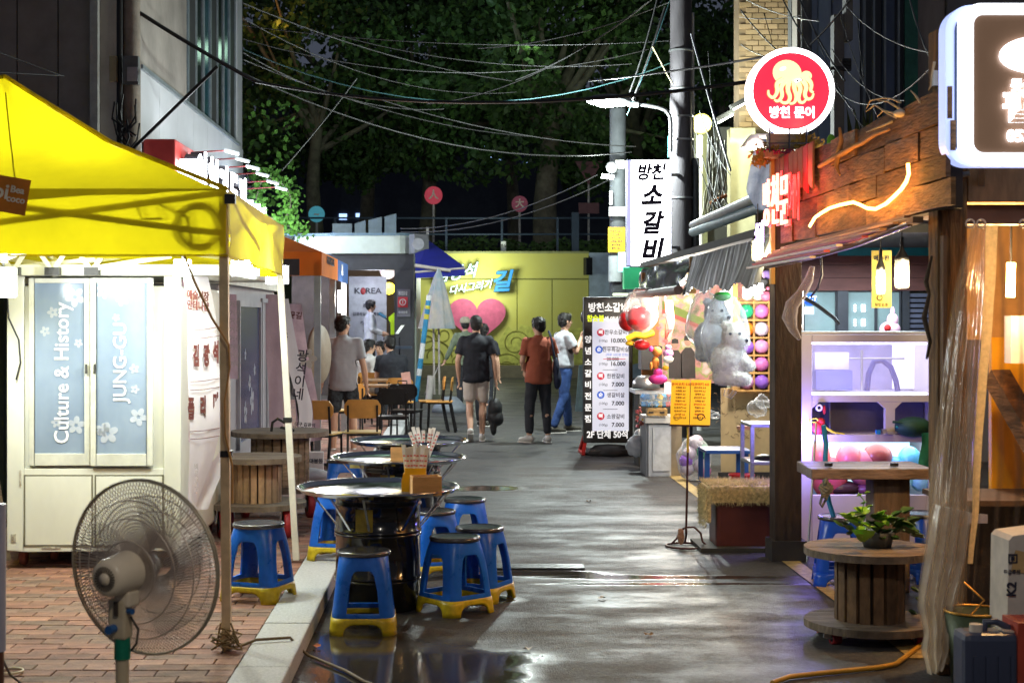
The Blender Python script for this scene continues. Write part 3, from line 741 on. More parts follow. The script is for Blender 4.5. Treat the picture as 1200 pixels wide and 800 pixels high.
def truss(a, b, cells, z1, z2, mat, y=None):
    a, b = Vector(a), Vector(b)
    for i in range(cells):
        p, q = a.lerp(b, i/cells), a.lerp(b, (i+1)/cells)
        of = (b-a).normalized().cross(Vector((0,0,1)))*.014
        MB().beam((p.x+of.x,p.y+of.y,z1),(q.x+of.x,q.y+of.y,z2),.014,.028).build('truss_bar', mat, yt)
        MB().beam((p.x-of.x,p.y-of.y,z2),(q.x-of.x,q.y-of.y,z1),.014,.028).build('truss_bar', mat, yt)
        if i: 
            MB().box((p.x,p.y,z1), (.06,.05,.05)).build('joint', blk, yt); MB().box((p.x,p.y,z2), (.06,.05,.05)).build('joint', blk, yt)
truss((fx-.02,fy+.05,0),(lx,fy+.05,0),2,2.25,2.06,steel)
truss((fx-.04,fy+.06,0),(bx_-.04,by-.05,0),2,2.25,2.04,whs)
truss((bx_-.04,by-.06,0),(lx,by-.06,0),2,2.22,2.0,whs)
truss((lx+.06,fy+.06,0),(lx+.06,by-.05,0),2,2.25,2.04,whs)
# centre truss to the peak pole
MB().cyl((-2.55,8.75,1.98),(-2.55,8.75,3.0),.02,n=8).build('peak_pole', whs, yt)
for q in (((-2.55,fy+.06),(-2.55,8.75)),((-2.55,8.75),(-2.55,by-.06))):
    MB().beam((*q[0],2.24),(*q[1],2.0),.014,.028).build('truss_bar', whs, yt); MB().beam((*q[0],2.0),(*q[1],2.2),.014,.028).build('truss_bar', whs, yt)
# slanted legs of the bars near joints seen below the valance
for px in (15, 62, 108):
    c = P(px, 318, 9.6)
    MB().beam(c+Vector((-.10,0,.14)), c, .014, .026).build('truss_bar', whs, yt); MB().beam(c+Vector((.09,0,.14)), c, .014,.026).build('truss_bar', whs, yt)
    MB().box(c, (.09,.06,.05)).build('joint', blk, yt)
MB().beam(P(-80,322,9.75), P(112,304,9.7), .014,.028).build('truss_bar', whs, yt)
MB().beam(P(62,322,9.7), P(200,300,9.4), .014,.028).build('truss_bar', whs, yt)
MB().box((fx+.02, fy-.015, ze1-.05), (.05,.03,.045)).build('clamp', blk, yt)
# orange print square
tg = MB().box((-2.20, fy-.03, PZ(225,fy)), (.36,.006,.17), ry=R(10)).build('orange_patch', M('orange_print', (.62,.22,.02), .6, transl=.2), yt)
MB().text('epi', .10, (-2.17, fy-.036, PZ(224,fy)), (1,0,-.18), (.18,0,1), bold=.002).build('lettering', M('print_white', (.8,.75,.6), .6), tg)
MB().text('Bea\ncoco', .045, (-2.075, fy-.036, PZ(229,fy)), (1,0,-.18), (.18,0,1), bold=.001).build('lettering', M('print_white'), tg)
cs = MB()
for i in range(5): cs.tube(circle_pts(P(231,268,fy+.035)+Vector((.004*i-.01,.007*i,.008*math.sin(i*2))), .098+.006*math.sin(i*3), 26), .010, 6, closed=True)
cs.tube([P(160,236,fy+.03), P(168,258,fy+.035), P(190,258,fy+.035), P(182,238,fy+.035), P(205,250,fy+.03), P(220,256,fy+.035), P(226,290,fy+.035)], .008, 5)
cs.build('cable_coil', M('cable_dark', (.03,.025,.02), .6), label='coil of dark cable hung inside the front corner of the yellow tent', cat='cable coil', off=P(231,268,fy+.16))
MB().tube([P(216,300,fy+.02), P(228,330,fy-.03), P(248,372,fy-.03), P(268,404,fy-.03), P(269,430,fy-.03), P(263,470,fy-.03), P(264,510,fy-.03), P(272,545,fy-.03), P(272,590,fy-.03)], .006, 6).build('power_cord', M('orange_cord', (.42,.22,.06), .5), label='thin orange brown power cord hanging down the front tent leg', cat='cord', off=P(268,404,fy))
MB().box((fx-.005,fy+.035,PZ(532,fy)), (.055,.055,.03)).build('tape', M('black_tape', (.01,.01,.01), .4), yt)
tie = MB()
for i in range(14):
    q = i*.9; tie.tube([(fx+.03*math.cos(q), fy-.0+.04*math.sin(q), pz+.03+.02*(i%4)), (fx+.09*math.cos(q*1.7+1), fy+.04*math.sin(q), pz+.015+.03*(i%3)), (fx+.03*math.cos(q+2), fy+.04*math.sin(q+2), pz+.02+.03*(i%5))], .005, 5)
tie.build('cord_knot', M('straw_cord', (.28,.20,.09), .8), label='tangle of straw coloured cord tied round the foot of the front tent leg', cat='cord', off=(fx,fy,pz))
# lamps under the tent
def flood(px, py, Y, wdt, e, lab, h=.10, el=55):
    c = P(px, py, Y); t = T('tent_flood_lamp', lab, 'lamp', c)
    MB().box(c, (wdt+.03,.05,h+.03)).build('housing', M('lamp_grey'), t, bevel=.008)
    MB().box(c-Vector((0,.03,0)), (wdt,.008,h)).build('light', emis('lamp_hot', (.96,1,.98), es=el), t)
    MB().cyl(c+Vector((0,0,h/2)), c+Vector((0,.0,.13)), .008, n=6).build('hook', blk, t)
    point('glow', c-Vector((0,.14,.02)), e*1.12, (.93,1,.97), .06, t)
flood(4, 331, 9.2, .13, 38, 'white flood lamp at the left end of the tent above the kiosk', .15)
flood(214, 314, 9.0, .07, 38, 'small bright lamp bulb hanging below the front valance beside the banner', .07)
flood(288, 310, 9.3, .14, 34, 'bright white flood lamp hanging at the right side of the tent', .11)
flood(325, 322, 10.6, .13, 14, 'bright white flood lamp past the rear corner of the tent', .10)
for px in (60,): point('tent_fill', (-2.4, 8.6, 2.0), 24, (.97,1,.93), .15, yt)  # added fill light with no fixture, brightens the tent inside

# ---------------------------------------------------------------- kiosks
def flower(mb, c, s, u=Vector((1,0,0)), v=Vector((0,0,1)), rot=0):
    for k in range(5):
        a = rot+2*math.pi*k/5; pts = []
        for i in range(9):
            q = 2*math.pi*i/9; rx = .28*s*math.cos(q)*.75; ry = .28*s*math.sin(q)
            d = Vector((.36*s,0))
            x = ry*1.0+.38*s; y_ = rx
            pts.append(c+u*(x*math.cos(a)-y_*math.sin(a))+v*(x*math.sin(a)+y_*math.cos(a)))
        mb.add(pts, [tuple(range(9))])
crm = M('kiosk_cream', (.72,.72,.62), .45, var=.10, scale=2.2, bump=.12, bscale=4, stretch=(1,1,.5)); crd = M('kiosk_seam', (.16,.15,.10), .6)
YK = 9.75
kx0, kx1 = PX(8,YK), PX(212,YK); kz0, kz1 = PZ(645,YK), 1.93; KD = 1.75
kk = T('street_kiosk', 'cream coloured kiosk cart with two frosted sliding windows under the yellow tent', 'kiosk', ((kx0+kx1)/2, YK, pz))
MB().bb(kx0,kx1,YK+.03,YK+KD,kz0,kz1-.06).build('body', crm, kk, bevel=.02)
# front: frame members proud of the body
wz0, wz1 = PZ(545,YK), PZ(326,YK); wx0, wx1 = PX(28,YK), PX(192,YK)
fr_ = MB(); fr_.bb(kx0,wx0,YK,YK+.028,kz0,kz1).bb(wx1,kx1,YK,YK+.028,kz0,kz1).bb(wx0,wx1,YK,YK+.028,kz0,wz0-.02); fr_.build('front_frame', crm, kk, bevel=.006)
MB().bb(kx0-.05,kx1+.35,YK-.12,YK+KD+.05,kz1,kz1+.07).build('roof', M('kiosk_roof_white', (.66,.67,.58), .4, bump=0), kk, bevel=.01)
sm_ = crd
for a, b in ((28,109),(111,192)):
    q = MB(); xa, xb, z0, z1 = PX(a,YK), PX(b,YK), PZ(640,YK), PZ(556,YK)
    MB().bb(xa+.01,xb-.01,YK-.006,YK-.001,z0+.01,z1-.01).build('lower_panel', crm, kk, bevel=.002)
    q.bb(xa,xb,YK-.0035,YK-.0015,z1-.009,z1).bb(xa,xa+.009,YK-.0035,YK-.0015,z0,z1-.009).bb(xb-.009,xb,YK-.0035,YK-.0015,z0,z1-.009).bb(xa,xb,YK-.0035,YK-.0015,z0-.001,z0+.008).build('seam', crd, kk)
pane = M('frosted_pane', (.17,.23,.33), .18, var=.10, scale=1.2, bump=.04, bscale=3, stretch=(1,1,.6), col2=(.30,.37,.47))
dec = M('decal_white', (.62,.66,.72), .4, bump=0, alpha=.6); decb = M('decal_text', (.95,.96,.96), .4, bump=0)
curt = M('curtain_shade', (.11,.14,.18), .3, bump=0)
for i, (a, b, yo) in enumerate(((34,106,.0),(107,180,-.018))):
    xa, xb = PX(a,YK), PX(b,YK)
    fw = MB().bb(xa,xa+.035,YK-.012+yo,YK+.02+yo,wz0,wz1).bb(xb-.035,xb,YK-.012+yo,YK+.02+yo,wz0,wz1).bb(xa+.035,xb-.035,YK-.012+yo,YK+.02+yo,wz0,wz0+.075).bb(xa+.035,xb-.035,YK-.012+yo,YK+.02+yo,wz1-.03,wz1).build('window', M('kiosk_frame', (.58,.58,.50), .4, bump=0), kk, bevel=.004)
    MB().bb(xa+.03,xb-.03,YK+.002+yo,YK+.008+yo,wz0+.06,wz1-.02).build('pane', pane, fw)
    d = MB(); yy = YK-.003+yo
    fl_ = ([(88,348,18),(62,366,10),(53,388,9),(92,402,8),(66,495,9),(92,498,16)] if i == 0 else [(122,338,13),(144,351,12),(137,372,7),(158,432,9),(159,456,8),(163,488,16),(127,507,19),(115,503,12)])
    for (px, py, s) in fl_:
        c = P(px, py, YK); s_ = s*YK/F*1.05
        if xa+.03+s_*.6 < c.x < xb-.03-s_*.6 or True:
            c.y = yy; c.x = min(max(c.x, xa+.035+s_*.6), xb-.035-s_*.6); c.z = min(max(c.z, wz0+.08+s_*.55), wz1-.04-s_*.6)
            d = MB(); flower(d, c, s_, rot=random.random()*6); d.build('flower_decal', dec, fw)
    t1 = 'Culture & History' if i == 0 else 'JUNG-GU'
    px, py, sz = (73, 437, .128) if i == 0 else (142, 424, .115)
    MB().text(t1, sz, Vector((PX(px,YK), yy-.001, PZ(py,YK))), (0,0,1), (-1,0,0), bold=.0015, ext=.0005, xs=.94 if i == 0 else 1.02).build('lettering', decb, fw)
    MB().prism([(.0,.0),(.12,.0),(.03,1.05),(-.02,1.05)] if i == 0 else [(-.04,0),(.05,0),(.13,.95),(.10,.95)], (PX(86 if i == 0 else 152,YK), YK+.009+yo, wz0+.09), (1,0,0),(0,0,1),(0,.004,0)).build('curtain', curt, fw)
for px in (101,111): MB().box(P(px,432,YK-.03)+Vector((0,0,0)), (.012,.012,.06)).build('handle', M('handle_dark', (.05,.05,.05), .4), kk)
for px, py, w_, h_ in ((16,630,.03,.05),(203,636,.02,.04),(60,641,.12,.012),(150,641,.16,.010),(24,560,.012,.10)): MB().box((PX(px,YK),YK-.0035,PZ(py,YK)), (w_,.004,h_)).build('rust_stain', M('rust_stain', (.30,.17,.08), .8, var=.6, scale=30, col2=(.62,.60,.50)), kk)
MB().tube([P(9,350,YK-.02),P(10,372,YK-.02),P(22,398,YK-.02),P(24,425,YK-.02),P(19,445,YK-.02)], .006, 5).build('hanging_cord', blk, kk)
rubr = M('caster_rust', (.22,.07,.045), .7)
for px, yy in ((20,YK+.15),(50,YK+.3),(200,YK+.3),(30,YK+1.5),(200,YK+1.5)):
    c = MB().lathe([(0,-.02),(.05,-.02),(.055,0),(.05,.02),(0,.02)], (PX(px,YK), yy, pz+.06), 16, ax=(1,0,0)).bb(PX(px,YK)-.03,PX(px,YK)+.03,yy-.03,yy+.03,pz+.1,kz0+.02).build('caster', rubr, kk)
# kiosk behind
YK2 = 11.95; k2 = T('street_kiosk', 'grey lilac kiosk with a dark flowered window behind the hanging white banner', 'kiosk', (-2.4, 13, pz))
lil = M('kiosk_lilac', (.36,.37,.42), .5, var=.08, bump=.04)
X2 = -1.83
MB().bb(-3.4, X2, YK2, 15.6, .28, 1.93).build('body', lil, k2, bevel=.02)
MB().bb(-3.5, X2+.06, YK2-.06, 15.7, 1.93, 2.0).build('roof', M('kiosk_roof_white'), k2)
ya, yb = F*(-X2)/(535-277), F*(-X2)/(535-303)
z0, z1 = PZ(528, ya), PZ(352, ya)
fw = MB().bb(X2,X2+.03,ya,ya+.05,z0,z1).bb(X2,X2+.03,yb-.05,yb,z0,z1).bb(X2,X2+.03,ya+.05,yb-.05,z0,z0+.06).bb(X2,X2+.03,ya+.05,yb-.05,z1-.05,z1).build('window', lil, k2, bevel=.004)
MB().bb(X2,X2+.012,ya+.05,yb-.05,z0+.06,z1-.05).build('pane', M('blue_pane', (.05,.07,.17), .2, bump=0, var=.2, scale=1.5), fw)
d = MB()
for (t, zz, s) in ((.3,.85,.16),(.62,.93,.2),(.5,1.1,.12),(.75,1.2,.09),(.3,1.35,.08)):
    d = MB(); flower(d, Vector((X2+.014, ya+.05+(yb-ya-.1)*t, zz)), s, Vector((0,1,0)), rot=t*9); d.build('flower_decal', dec, fw)
fw2 = MB().bb(X2,X2+.02,yb+.15,yb+.19,.5,1.85).bb(X2,X2+.02,yb+1.0,yb+1.04,.5,1.85).bb(X2,X2+.02,yb+.19,yb+1.0,1.81,1.85).bb(X2,X2+.02,yb+.19,yb+1.0,.5,.54).build('door_panel', lil, k2)
for yy in (12.2, 15.2): MB().lathe([(0,-.02),(.09,-.02),(.1,0),(.09,.02),(0,.02)], (X2-.1, yy, pz+.1), 16, ax=(1,0,0)).bb(X2-.13,X2-.07,yy-.03,yy+.03,pz+.18,.30).build('caster', rubr, k2)

# ---------------------------------------------------------------- banners
bcl = M('banner_cloth', (.70,.68,.72), .75, var=.05, bump=.1, bscale=15, transl=.25); bink = M('banner_ink', (.12,.03,.025), .7, bump=0)
def cloth(L_, R_, n=24, m=10, amp=.012, seed=0, fold=0):
    """L_, R_: lists of 3D points down the left and right edges"""
    def at(pl, t):
        k = t*(len(pl)-1); i = min(int(k), len(pl)-2); return Vector(pl[i]).lerp(Vector(pl[i+1]), k-i)
    vs = []
    for i in range(n+1):
        a, b = at(L_, i/n), at(R_, i/n)
        for j in range(m+1):
            p = a.lerp(b, j/m); s = j/m
            p.y += amp*math.sin(s*7+i*.35+seed) + amp*1.2*noise.noise(Vector((s*3, i*.2, seed))) ; p.x += amp*.5*math.sin(i*.5+seed)
            vs.append(p)
    mb = MB(); mb.add(vs, [(i*(m+1)+j, (i+1)*(m+1)+j, (i+1)*(m+1)+j+1, i*(m+1)+j+1) for i in range(n) for j in range(m)], True)
    return mb
yb1 = 9.55
L_ = [P(214,322,yb1), P(219,370,yb1), P(221,430,yb1), P(222,500,yb1), P(221,560,yb1), P(222,604,yb1)]
R_ = [P(243,322,yb1+.3), P(252,370,yb1+.3), P(258,430,yb1+.3), P(262,485,yb1+.3), P(246,550,yb1+.3), P(228,600,yb1+.3)]
bn = T('hanging_banner', 'long white cloth banner with brown Korean letters hanging at the kiosk corner', 'banner', P(238,322,yb1))
cloth(L_, R_, amp=.01).build('cloth', bcl, bn)
dirb = (R_[2]-L_[2]); ub = Vector((dirb.x, .3, -.02)).normalized()
offb = Vector((0,-.03,0))
def on_b(px, py): 
    t = (px-222)/(258-222); return P(px, py, yb1+.3*t)+offb
kk_ = yb1/F
MB().text('예술시장\n안테나샵', 12*kk_, on_b(233,353), ub, bold=.003, ext=.001).build('lettering', bink, bn)
for ch, px, py in (('김',231,418),('광',243,418),('석',254,414),('플',225,480),('리',239,478),('마',254,474)):
    MB().text(ch, 27*kk_, on_b(px,py), ub, (0,0,1), bold=.02, ext=.001, xs=.50, bmax=.05).build('lettering', bink, bn)
MB().text('벼\n룩\n시\n장', 9*kk_, on_b(231,560), ub, bold=0, ext=.001).build('lettering', M('ink_faint', (.45,.42,.44), .7), bn)
for py in (386, 396, 446, 456, 504, 513):
    MB().tube([on_b(224+ (0),py+1), on_b(240,py), on_b(258,py-3)], .0022, 4).build('rule', bink, bn)
bf = cloth([P(240,552,yb1+.35),P(232,572,yb1+.35),P(224,598,yb1+.3)], [P(262,520,yb1+.5),P(260,560,yb1+.5),P(243,596,yb1+.4)], n=10, m=5, amp=.02, seed=2)
bf.build('trailing_end', bcl, bn)
pn = T('pink_banner', 'narrow pink edged cloth panel hanging behind the white banner', 'banner', P(214,330,9.9))
cloth([P(206,328,9.95),P(209,400,9.95),P(212,515,9.95)], [P(217,328,10.05),P(221,400,10.05),P(223,518,10.05)], n=12, m=4).build('cloth', M('pink_cloth', (.62,.30,.42), .75, var=.2, scale=2, col2=(.65,.52,.60), transl=.2), pn)
lb = T('lilac_banner', 'pale pink notice sheet with small print hanging on the second kiosk corner', 'banner', P(262,345,11.85))
cloth([P(252,343,11.85),P(252,400,11.85),P(252,443,11.85)], [P(277,345,12.0),P(278,400,12.0),P(279,444,12.0)], n=8, m=4, amp=.006).build('cloth', M('lilac_cloth', (.50,.40,.50), .75, var=.15, scale=8, transl=.15), lb)
for i in range(8): MB().text('김광석거리', .05, P(265,357+i*10,11.8), bold=0, ext=.001).build('lettering', M('ink_faint'), lb)
lb2 = cloth([P(256,446,11.7),P(257,485,11.7)], [P(270,446,11.75),P(270,482,11.75)], n=4, m=3, amp=.004).build('hanging_card', bcl, label='small white card hanging below the pale pink notice sheet', cat='card', off=P(262,446,11.7))
def xbanner(edgeL, edgeR, Y, lab, mat, texts, foot=None):
    t = T('standing_banner', lab, 'banner', (PX(edgeL[-1][0],Y), Y, pz))
    cloth([P(*p,Y) for p in edgeL], [P(*p,Y+.15) for p in edgeR], n=16, m=4, amp=.012, seed=Y).build('cloth', mat, t)
    for s, px, py, sz, mt in texts:
        MB().text(s, sz*Y/F, P(px,py,Y-.04), (1,.1,-.08), (.12,0,1), bold=.002, ext=.001).build('lettering', mt, t)
    top = P((edgeL[0][0]+edgeR[0][0])/2, edgeL[0][1], Y+.1); bot = Vector((PX((edgeL[-1][0]+edgeR[-1][0])/2,Y), Y+.35, pz))
    MB().tube([top, bot], .012, 6).build('support', blk, t)
    MB().beam(bot+Vector((-.2,-.05,.02)), bot+Vector((.25,-.05,.02)), .03,.03).build('foot', blk, t)
    return t
xbanner([(322,350),(338,430),(350,480),(349,555)], [(338,350),(354,430),(366,480),(362,552)], 15.5, 'tall white standing banner with black brush lettering curling beside the second kiosk', bcl,
    [('광\n석\n이\n네', 352,440,15, M('ink_dark')), ('대구 김광석\n다시그리기길', 357,500,5, M('ink_dark')), ('봉', 333,395,10, M('ink_dark'))])
xbanner([(337,356),(341,420),(346,480),(350,520)], [(354,356),(362,420),(372,470),(378,515)], 16.2, 'purple pink standing banner with a star flower picture behind the white one', M('star_banner', (.30,.20,.30), .7, var=.5, scale=2.5, col2=(.66,.50,.58)), [('꽃길', 346,370,9, bink)])
fb_ = MB()
flower(fb_, P(360,420,16.1), .16); fb_.build('pinned_flower', M('cream_print', (.62,.58,.50), .6), label='cream star shaped paper flower on the purple standing banner', cat='paper flower', off=P(360,420,16.1))
xbanner([(310,345),(312,420),(316,500)], [(328,345),(331,420),(332,505)], 14.9, 'greyish pink cloth panel standing at the far corner of the second kiosk', M('greypink_cloth', (.36,.27,.32), .75, var=.2, scale=2), [])
# grey round table behind banners
rt = MB().lathe([(0,0),(.33,0),(.34,.02),(.33,.04),(0,.04)], P(372,415,17.6), 28, ax=(1,-.3,0)).build('round_board', M('tan_board', (.30,.24,.18), .6), label='upright round tan board leaning behind the standing banners', cat='board', off=P(372,415,17.6))
# ---------------------------------------------------------------- cable spools
wd_old = wood('weathered_wood', (.27,.19,.12), .8, (3,3,12)); wd_warm = wood('warm_wood', (.46,.29,.16), .75, (6,6,2.5), .4, .3)
wd_top = wood('grey_board', (.17,.13,.095), .8, (1.5,12,3), .5)
def spool(c, rt_, rb, zt_, zb, br, label, top='top_disc', cast=True, slats=20, smat=None, cz=pz, cr=.105):
    x, y = c; t = T('cable_spool', label, 'spool', (x,y,cz))
    for nm, r, z in (('top_board', rt_, zt_), ('base_board', rb, zb)):
        nb = 6
        for i in range(nb):
            a, b = -r+2*r*i/nb+.0015, -r+2*r*(i+1)/nb-.0015; poly = []
            K = 7
            for k in range(K+1):
                u = a+(b-a)*k/K; poly.append((u, math.sqrt(max(r*r-u*u, 0))))
            poly += [(u, -v) for u, v in poly[::-1]]
            # drop doubled corner points
            q = [poly[0]]
            for p in poly[1:]:
                if (Vector(p)-Vector(q[-1])).length > 1e-4: q.append(p)
            if (Vector(q[0])-Vector(q[-1])).length < 1e-4: q.pop()
            MB().prism([(py_, px_) for px_, py_ in q], (x,y,z-.038+random.uniform(-.001,.001)), (1,0,0),(0,1,0),(0,0,.038)).build(nm, wd_top, t)
    me = None
    for i in range(slats):
        q = 2*math.pi*i/slats
        MB().box((x+br*math.cos(q), y+br*math.sin(q), (zt_+zb)/2-.02), (.024, 2*math.pi*br/slats*.80, zt_-zb-.04), rz=q).build('slat', smat or wd_warm, t)
    MB().cyl((x,y,zb),(x,y,zt_-.04), br-.016, n=20).build('core', M('core_dark', (.02,.012,.008), .9), t)
    if cast:
        for a in (35,145,215,325):
            px_, py_ = x+rb*.78*math.cos(R(a)), y+rb*.78*math.sin(R(a))
            tr_ = MB().lathe([(cr*.6,-.024),(cr*.96,-.024),(cr,-.012),(cr,.012),(cr*.96,.024),(cr*.6,.024)], (px_,py_,cz+cr), 22, ax=(1,.3,0)).build('caster', M('red_rubber', (.30,.02,.025), .5), t)
            MB().lathe([(0,-.028),(cr*.7,-.02),(cr*.7,.02),(0,.028)], (px_,py_,cz+cr), 18, ax=(1,.3,0)).build('hub', M('hub_grey', (.10,.10,.11), .4, .6), tr_)
            MB().beam((px_-.04,py_,cz+cr),(px_-.03,py_,zb-.04),.012,.05).beam((px_+.04,py_,cz+cr),(px_+.03,py_,zb-.04),.012,.05).build('fork', M('steel_fork', (.4,.4,.42), .35, .8), tr_)
    return t
spool((PX(301,11.3),11.3), .325, .36, .665, .335, .165, 'smaller cable spool table on red castered wheels nearer the yellow tent leg')
spool((PX(329,12.5),12.45), .39, .40, .765, .335, .22, 'taller cable spool table with grey round top behind the smaller one', smat=wd_old)
cc = MB(); c0 = Vector((PX(327,12.4),12.3,.80))
cc.tube([c0+Vector((-.05,0,-.03)), c0+Vector((-.04,0,.04)), c0+Vector((0,0,.07)), c0+Vector((.05,.02,.04)), c0+Vector((.1,.02,-.0)), c0+Vector((.02,.02,0)), c0+Vector((.13,.03,-.025))], .012, 6)
cc.build('cable_loop', M('black_rubber'), label='black rubber cable loop lying on the taller spool table', cat='cable', off=c0)
pbg = MB().box((PX(371,15.2),15.2,pz+.14), (.14,.10,.26), rz=.1).build('paper_bag', M('paper_white', (.62,.60,.60), .7), label='small white paper bag standing under the standing banners', cat='bag', off=(PX(371,15.2),15.2,pz), bevel=.01)
MB().text('대봉동', .05, (PX(371,15.2),15.14,.27), bold=.001).build('lettering', M('ink_dark'), pbg)
gb = MB().ell((PX(362,15.0),14.9,pz+.07), (.22,.12,.07)).build('sand_bag', M('grey_sack', (.30,.31,.34), .8, bump=.4, bscale=9), label='grey flat sandbag on the pavement beside the paper bag', cat='sandbag', off=(PX(362,15),14.9,pz))

# clutter left of the kiosk
cl = T('wood_slat_stack', 'bundle of old orange brown wooden slats leaning at the left kiosk corner', 'wood slats', (PX(3,9.9),9.95,pz))
for i in range(5):
    MB().beam(P(-18+i*7,668,9.95+.04*i), P(-12+i*2.2-8,520,10.1+.04*i), .05,.018).build('slat', wd_warm if i % 2 else wd_old, cl)
dk_ = MB().bb(PX(-60,11.6), PX(4,11.6), 11.6, 11.9, pz, 1.85).build('dark_cabinet', M('dark_green_panel', (.02,.03,.02), .7), label='dark panel standing behind the left side of the kiosk', cat='panel', off=(PX(-30,11.6),11.7,pz))
gp = T('grey_post', 'grey round post with rusty foot at the left edge of the pavement', 'post', (PX(-2,5.6),5.6,pz))
MB().cyl((PX(-5,5.6),5.6,PZ(762,5.6)),(PX(-5,5.6),5.6,PZ(590,5.6)), .036, n=16).build('shaft', M('post_grey', (.32,.33,.42), .5, var=.2), gp)
MB().cyl((PX(-5,5.6),5.6,pz),(PX(-5,5.6),5.6,PZ(760,5.6)), .03, n=12).build('foot', M('post_rust', (.07,.025,.015), .8), gp)
MB().tube([Vector((PX(3,6),6,.35)), Vector((PX(12,6.4),6.4,.2)), Vector((PX(30,6.6),6.6,pz+.01)), Vector((PX(40,6.2),6.2,pz+.008)), Vector((PX(60,5.6),5.6,pz+.008))], .006, 6).build('floor_cable', M('black_rubber'), label='thin dark cable trailing on the bricks at the left edge', cat='cable', off=(PX(30,6.6),6.6,pz))
MB().tube(circle_pts((PX(12,6.9),6.9,pz+.012), .055, 20, (1,0,0),(0,1,0)), .006, 6, closed=True).build('ring', M('cream_plastic', (.6,.52,.36), .5), label='small cream plastic ring lying on the bricks', cat='ring', off=(PX(12,6.9),6.9,pz))

# ---------------------------------------------------------------- fan
YF = 5.05
fc = P(169,664,YF); ax = Vector((.42,.90,.06)).normalized()      # blows away to the right
U = ax.cross(Vector((0,0,1))).normalized(); V = U.cross(ax).normalized()
fan = T('pedestal_fan', 'cream pedestal fan seen from behind on the brick pavement', 'fan', (fc.x-.06, YF-.10, pz+.02))
cage = M('cage_wire', (.60,.50,.42), .4, .3, var=.2, bump=0); Rf = .285
def ringp(r, d, n=48): return [fc+ax*d+U*r*math.cos(2*math.pi*i/n)+V*r*math.sin(2*math.pi*i/n) for i in range(n)]
def guard(sgn, nm):
    mb = MB(); nw = 140
    for i in range(nw):
        a = 2*math.pi*i/nw; pts = []
        for k in range(7):
            r = .045+(Rf-.045)*k/6; sw = .35*(1-k/6)**1.5*sgn
            d = sgn*.085*(1-(r/Rf)**3.2)
            pts.append(fc+ax*d+U*r*math.cos(a+sw)+V*r*math.sin(a+sw))
        mb.tube(pts, .0019, 3, cap=False)
    for r in (.10,.17,.225): mb.tube(ringp(r, sgn*(.085*(1-(r/Rf)**3.2)+.001)), .002, 4, closed=True)
    mb.build(nm, cage, fan, kind='stuff')
guard(1, 'front_grille'); guard(-1, 'rear_grille')
MB().tube(ringp(Rf, .006), .0042, 6, closed=True).build('rim', M('rim_wire', (.42,.36,.26), .4, .4), fan); MB().tube(ringp(Rf, -.006), .0042, 6, closed=True).build('rim', M('rim_wire'), fan)
bl_ = M('fan_blade', (.13,.10,.14), .3, bump=0, alpha=.42)
for k in range(5):
    mb = MB(); g_ = []; n, m = 10, 6; vs = []
    for i in range(n+1):
        r = .03+.20*i/n; wdt = .34+.42*math.sin(math.pi*min(1,i/n*.85))
        for j in range(m+1):
            a = 2*math.pi*k/5 + wdt*(j/m-.5)+.25*(i/n); d = .03*(j/m-.5)*1.3
            vs.append(fc+ax*(d+.01)+U*r*math.cos(a)*1+V*r*math.sin(a))
    mb.add(vs, [(i*(m+1)+j,(i+1)*(m+1)+j,(i+1)*(m+1)+j+1,i*(m+1)+j+1) for i in range(n) for j in range(m)], True)
    mb.build('blade', bl_, fan)
MB().lathe([(0,-.03),(.04,-.03),(.042,.03),(.03,.045),(0,.048)], fc, 20, ax=ax).build('blade_hub', M('fan_hub', (.2,.16,.2), .35), fan)
cream = M('fan_cream', (.74,.62,.46), .32, var=.06, bump=.03)
mo = MB().lathe([(0,-.205),(.046,-.205),(.055,-.198),(.060,-.185),(.064,-.12),(.068,-.075),(.070,-.055),(0,-.055)], fc+Vector((0,0,.004)), 32, ax=ax).build('motor_housing', cream, fan)
vb = MB()
for i in range(26):
    a = 2*math.pi*i/26; e1 = U*math.cos(a)+V*math.sin(a); e2 = -U*math.sin(a)+V*math.cos(a)
    o_ = fc+Vector((0,0,.004))-ax*.2065
    vb.quad(o_+e1*.020-e2*.0016, o_+e1*.040-e2*.003, o_+e1*.040+e2*.003, o_+e1*.020+e2*.0016)
vb.build('vent_slots', M('vent_dark', (.05,.035,.025), .7), mo, kind='stuff')
MB().lathe([(0,-.213),(.016,-.213),(.018,-.205)], fc+Vector((0,0,.004)), 20, ax=ax).build('rear_cap', cream, mo)
MB().lathe([(.070,-.055),(.078,-.055),(.078,-.066),(.070,-.066)], fc, 28, ax=ax).build('collar', M('rim_wire'), fan)
nb = fc-ax*.115; 
MB().box(nb+Vector((.015,0,-.075)), (.055,.06,.05), rz=-.4).build('neck', cream, fan, bevel=.008)
ctl = MB().box((nb.x-.006, nb.y, PZ(717,YF)), (.062,.05,.125), rz=-.35).build('control_box', M('fan_cream_dark', (.52,.42,.28), .4), fan, bevel=.008)
bknob = M('blue_knob', (.02,.09,.25), .4)
MB().cyl((nb.x-.022,nb.y-.02,PZ(727,YF)), (nb.x-.034,nb.y-.05,PZ(727,YF)), .014).build('knob', bknob, ctl)
MB().cyl((nb.x+.022,nb.y-.02,PZ(707,YF)), (nb.x+.04,nb.y-.035,PZ(707,YF)), .009).build('knob', bknob, ctl)
MB().box((nb.x-.014,nb.y-.03,PZ(704,YF)), (.014,.006,.045), rz=-.35).build('button', M('vent_dark'), ctl)
MB().cyl((nb.x,nb.y,pz+.05),(nb.x,nb.y,PZ(745,YF)), .0215, n=18).build('pole', M('pole_cream', (.50,.40,.26), .4), fan)
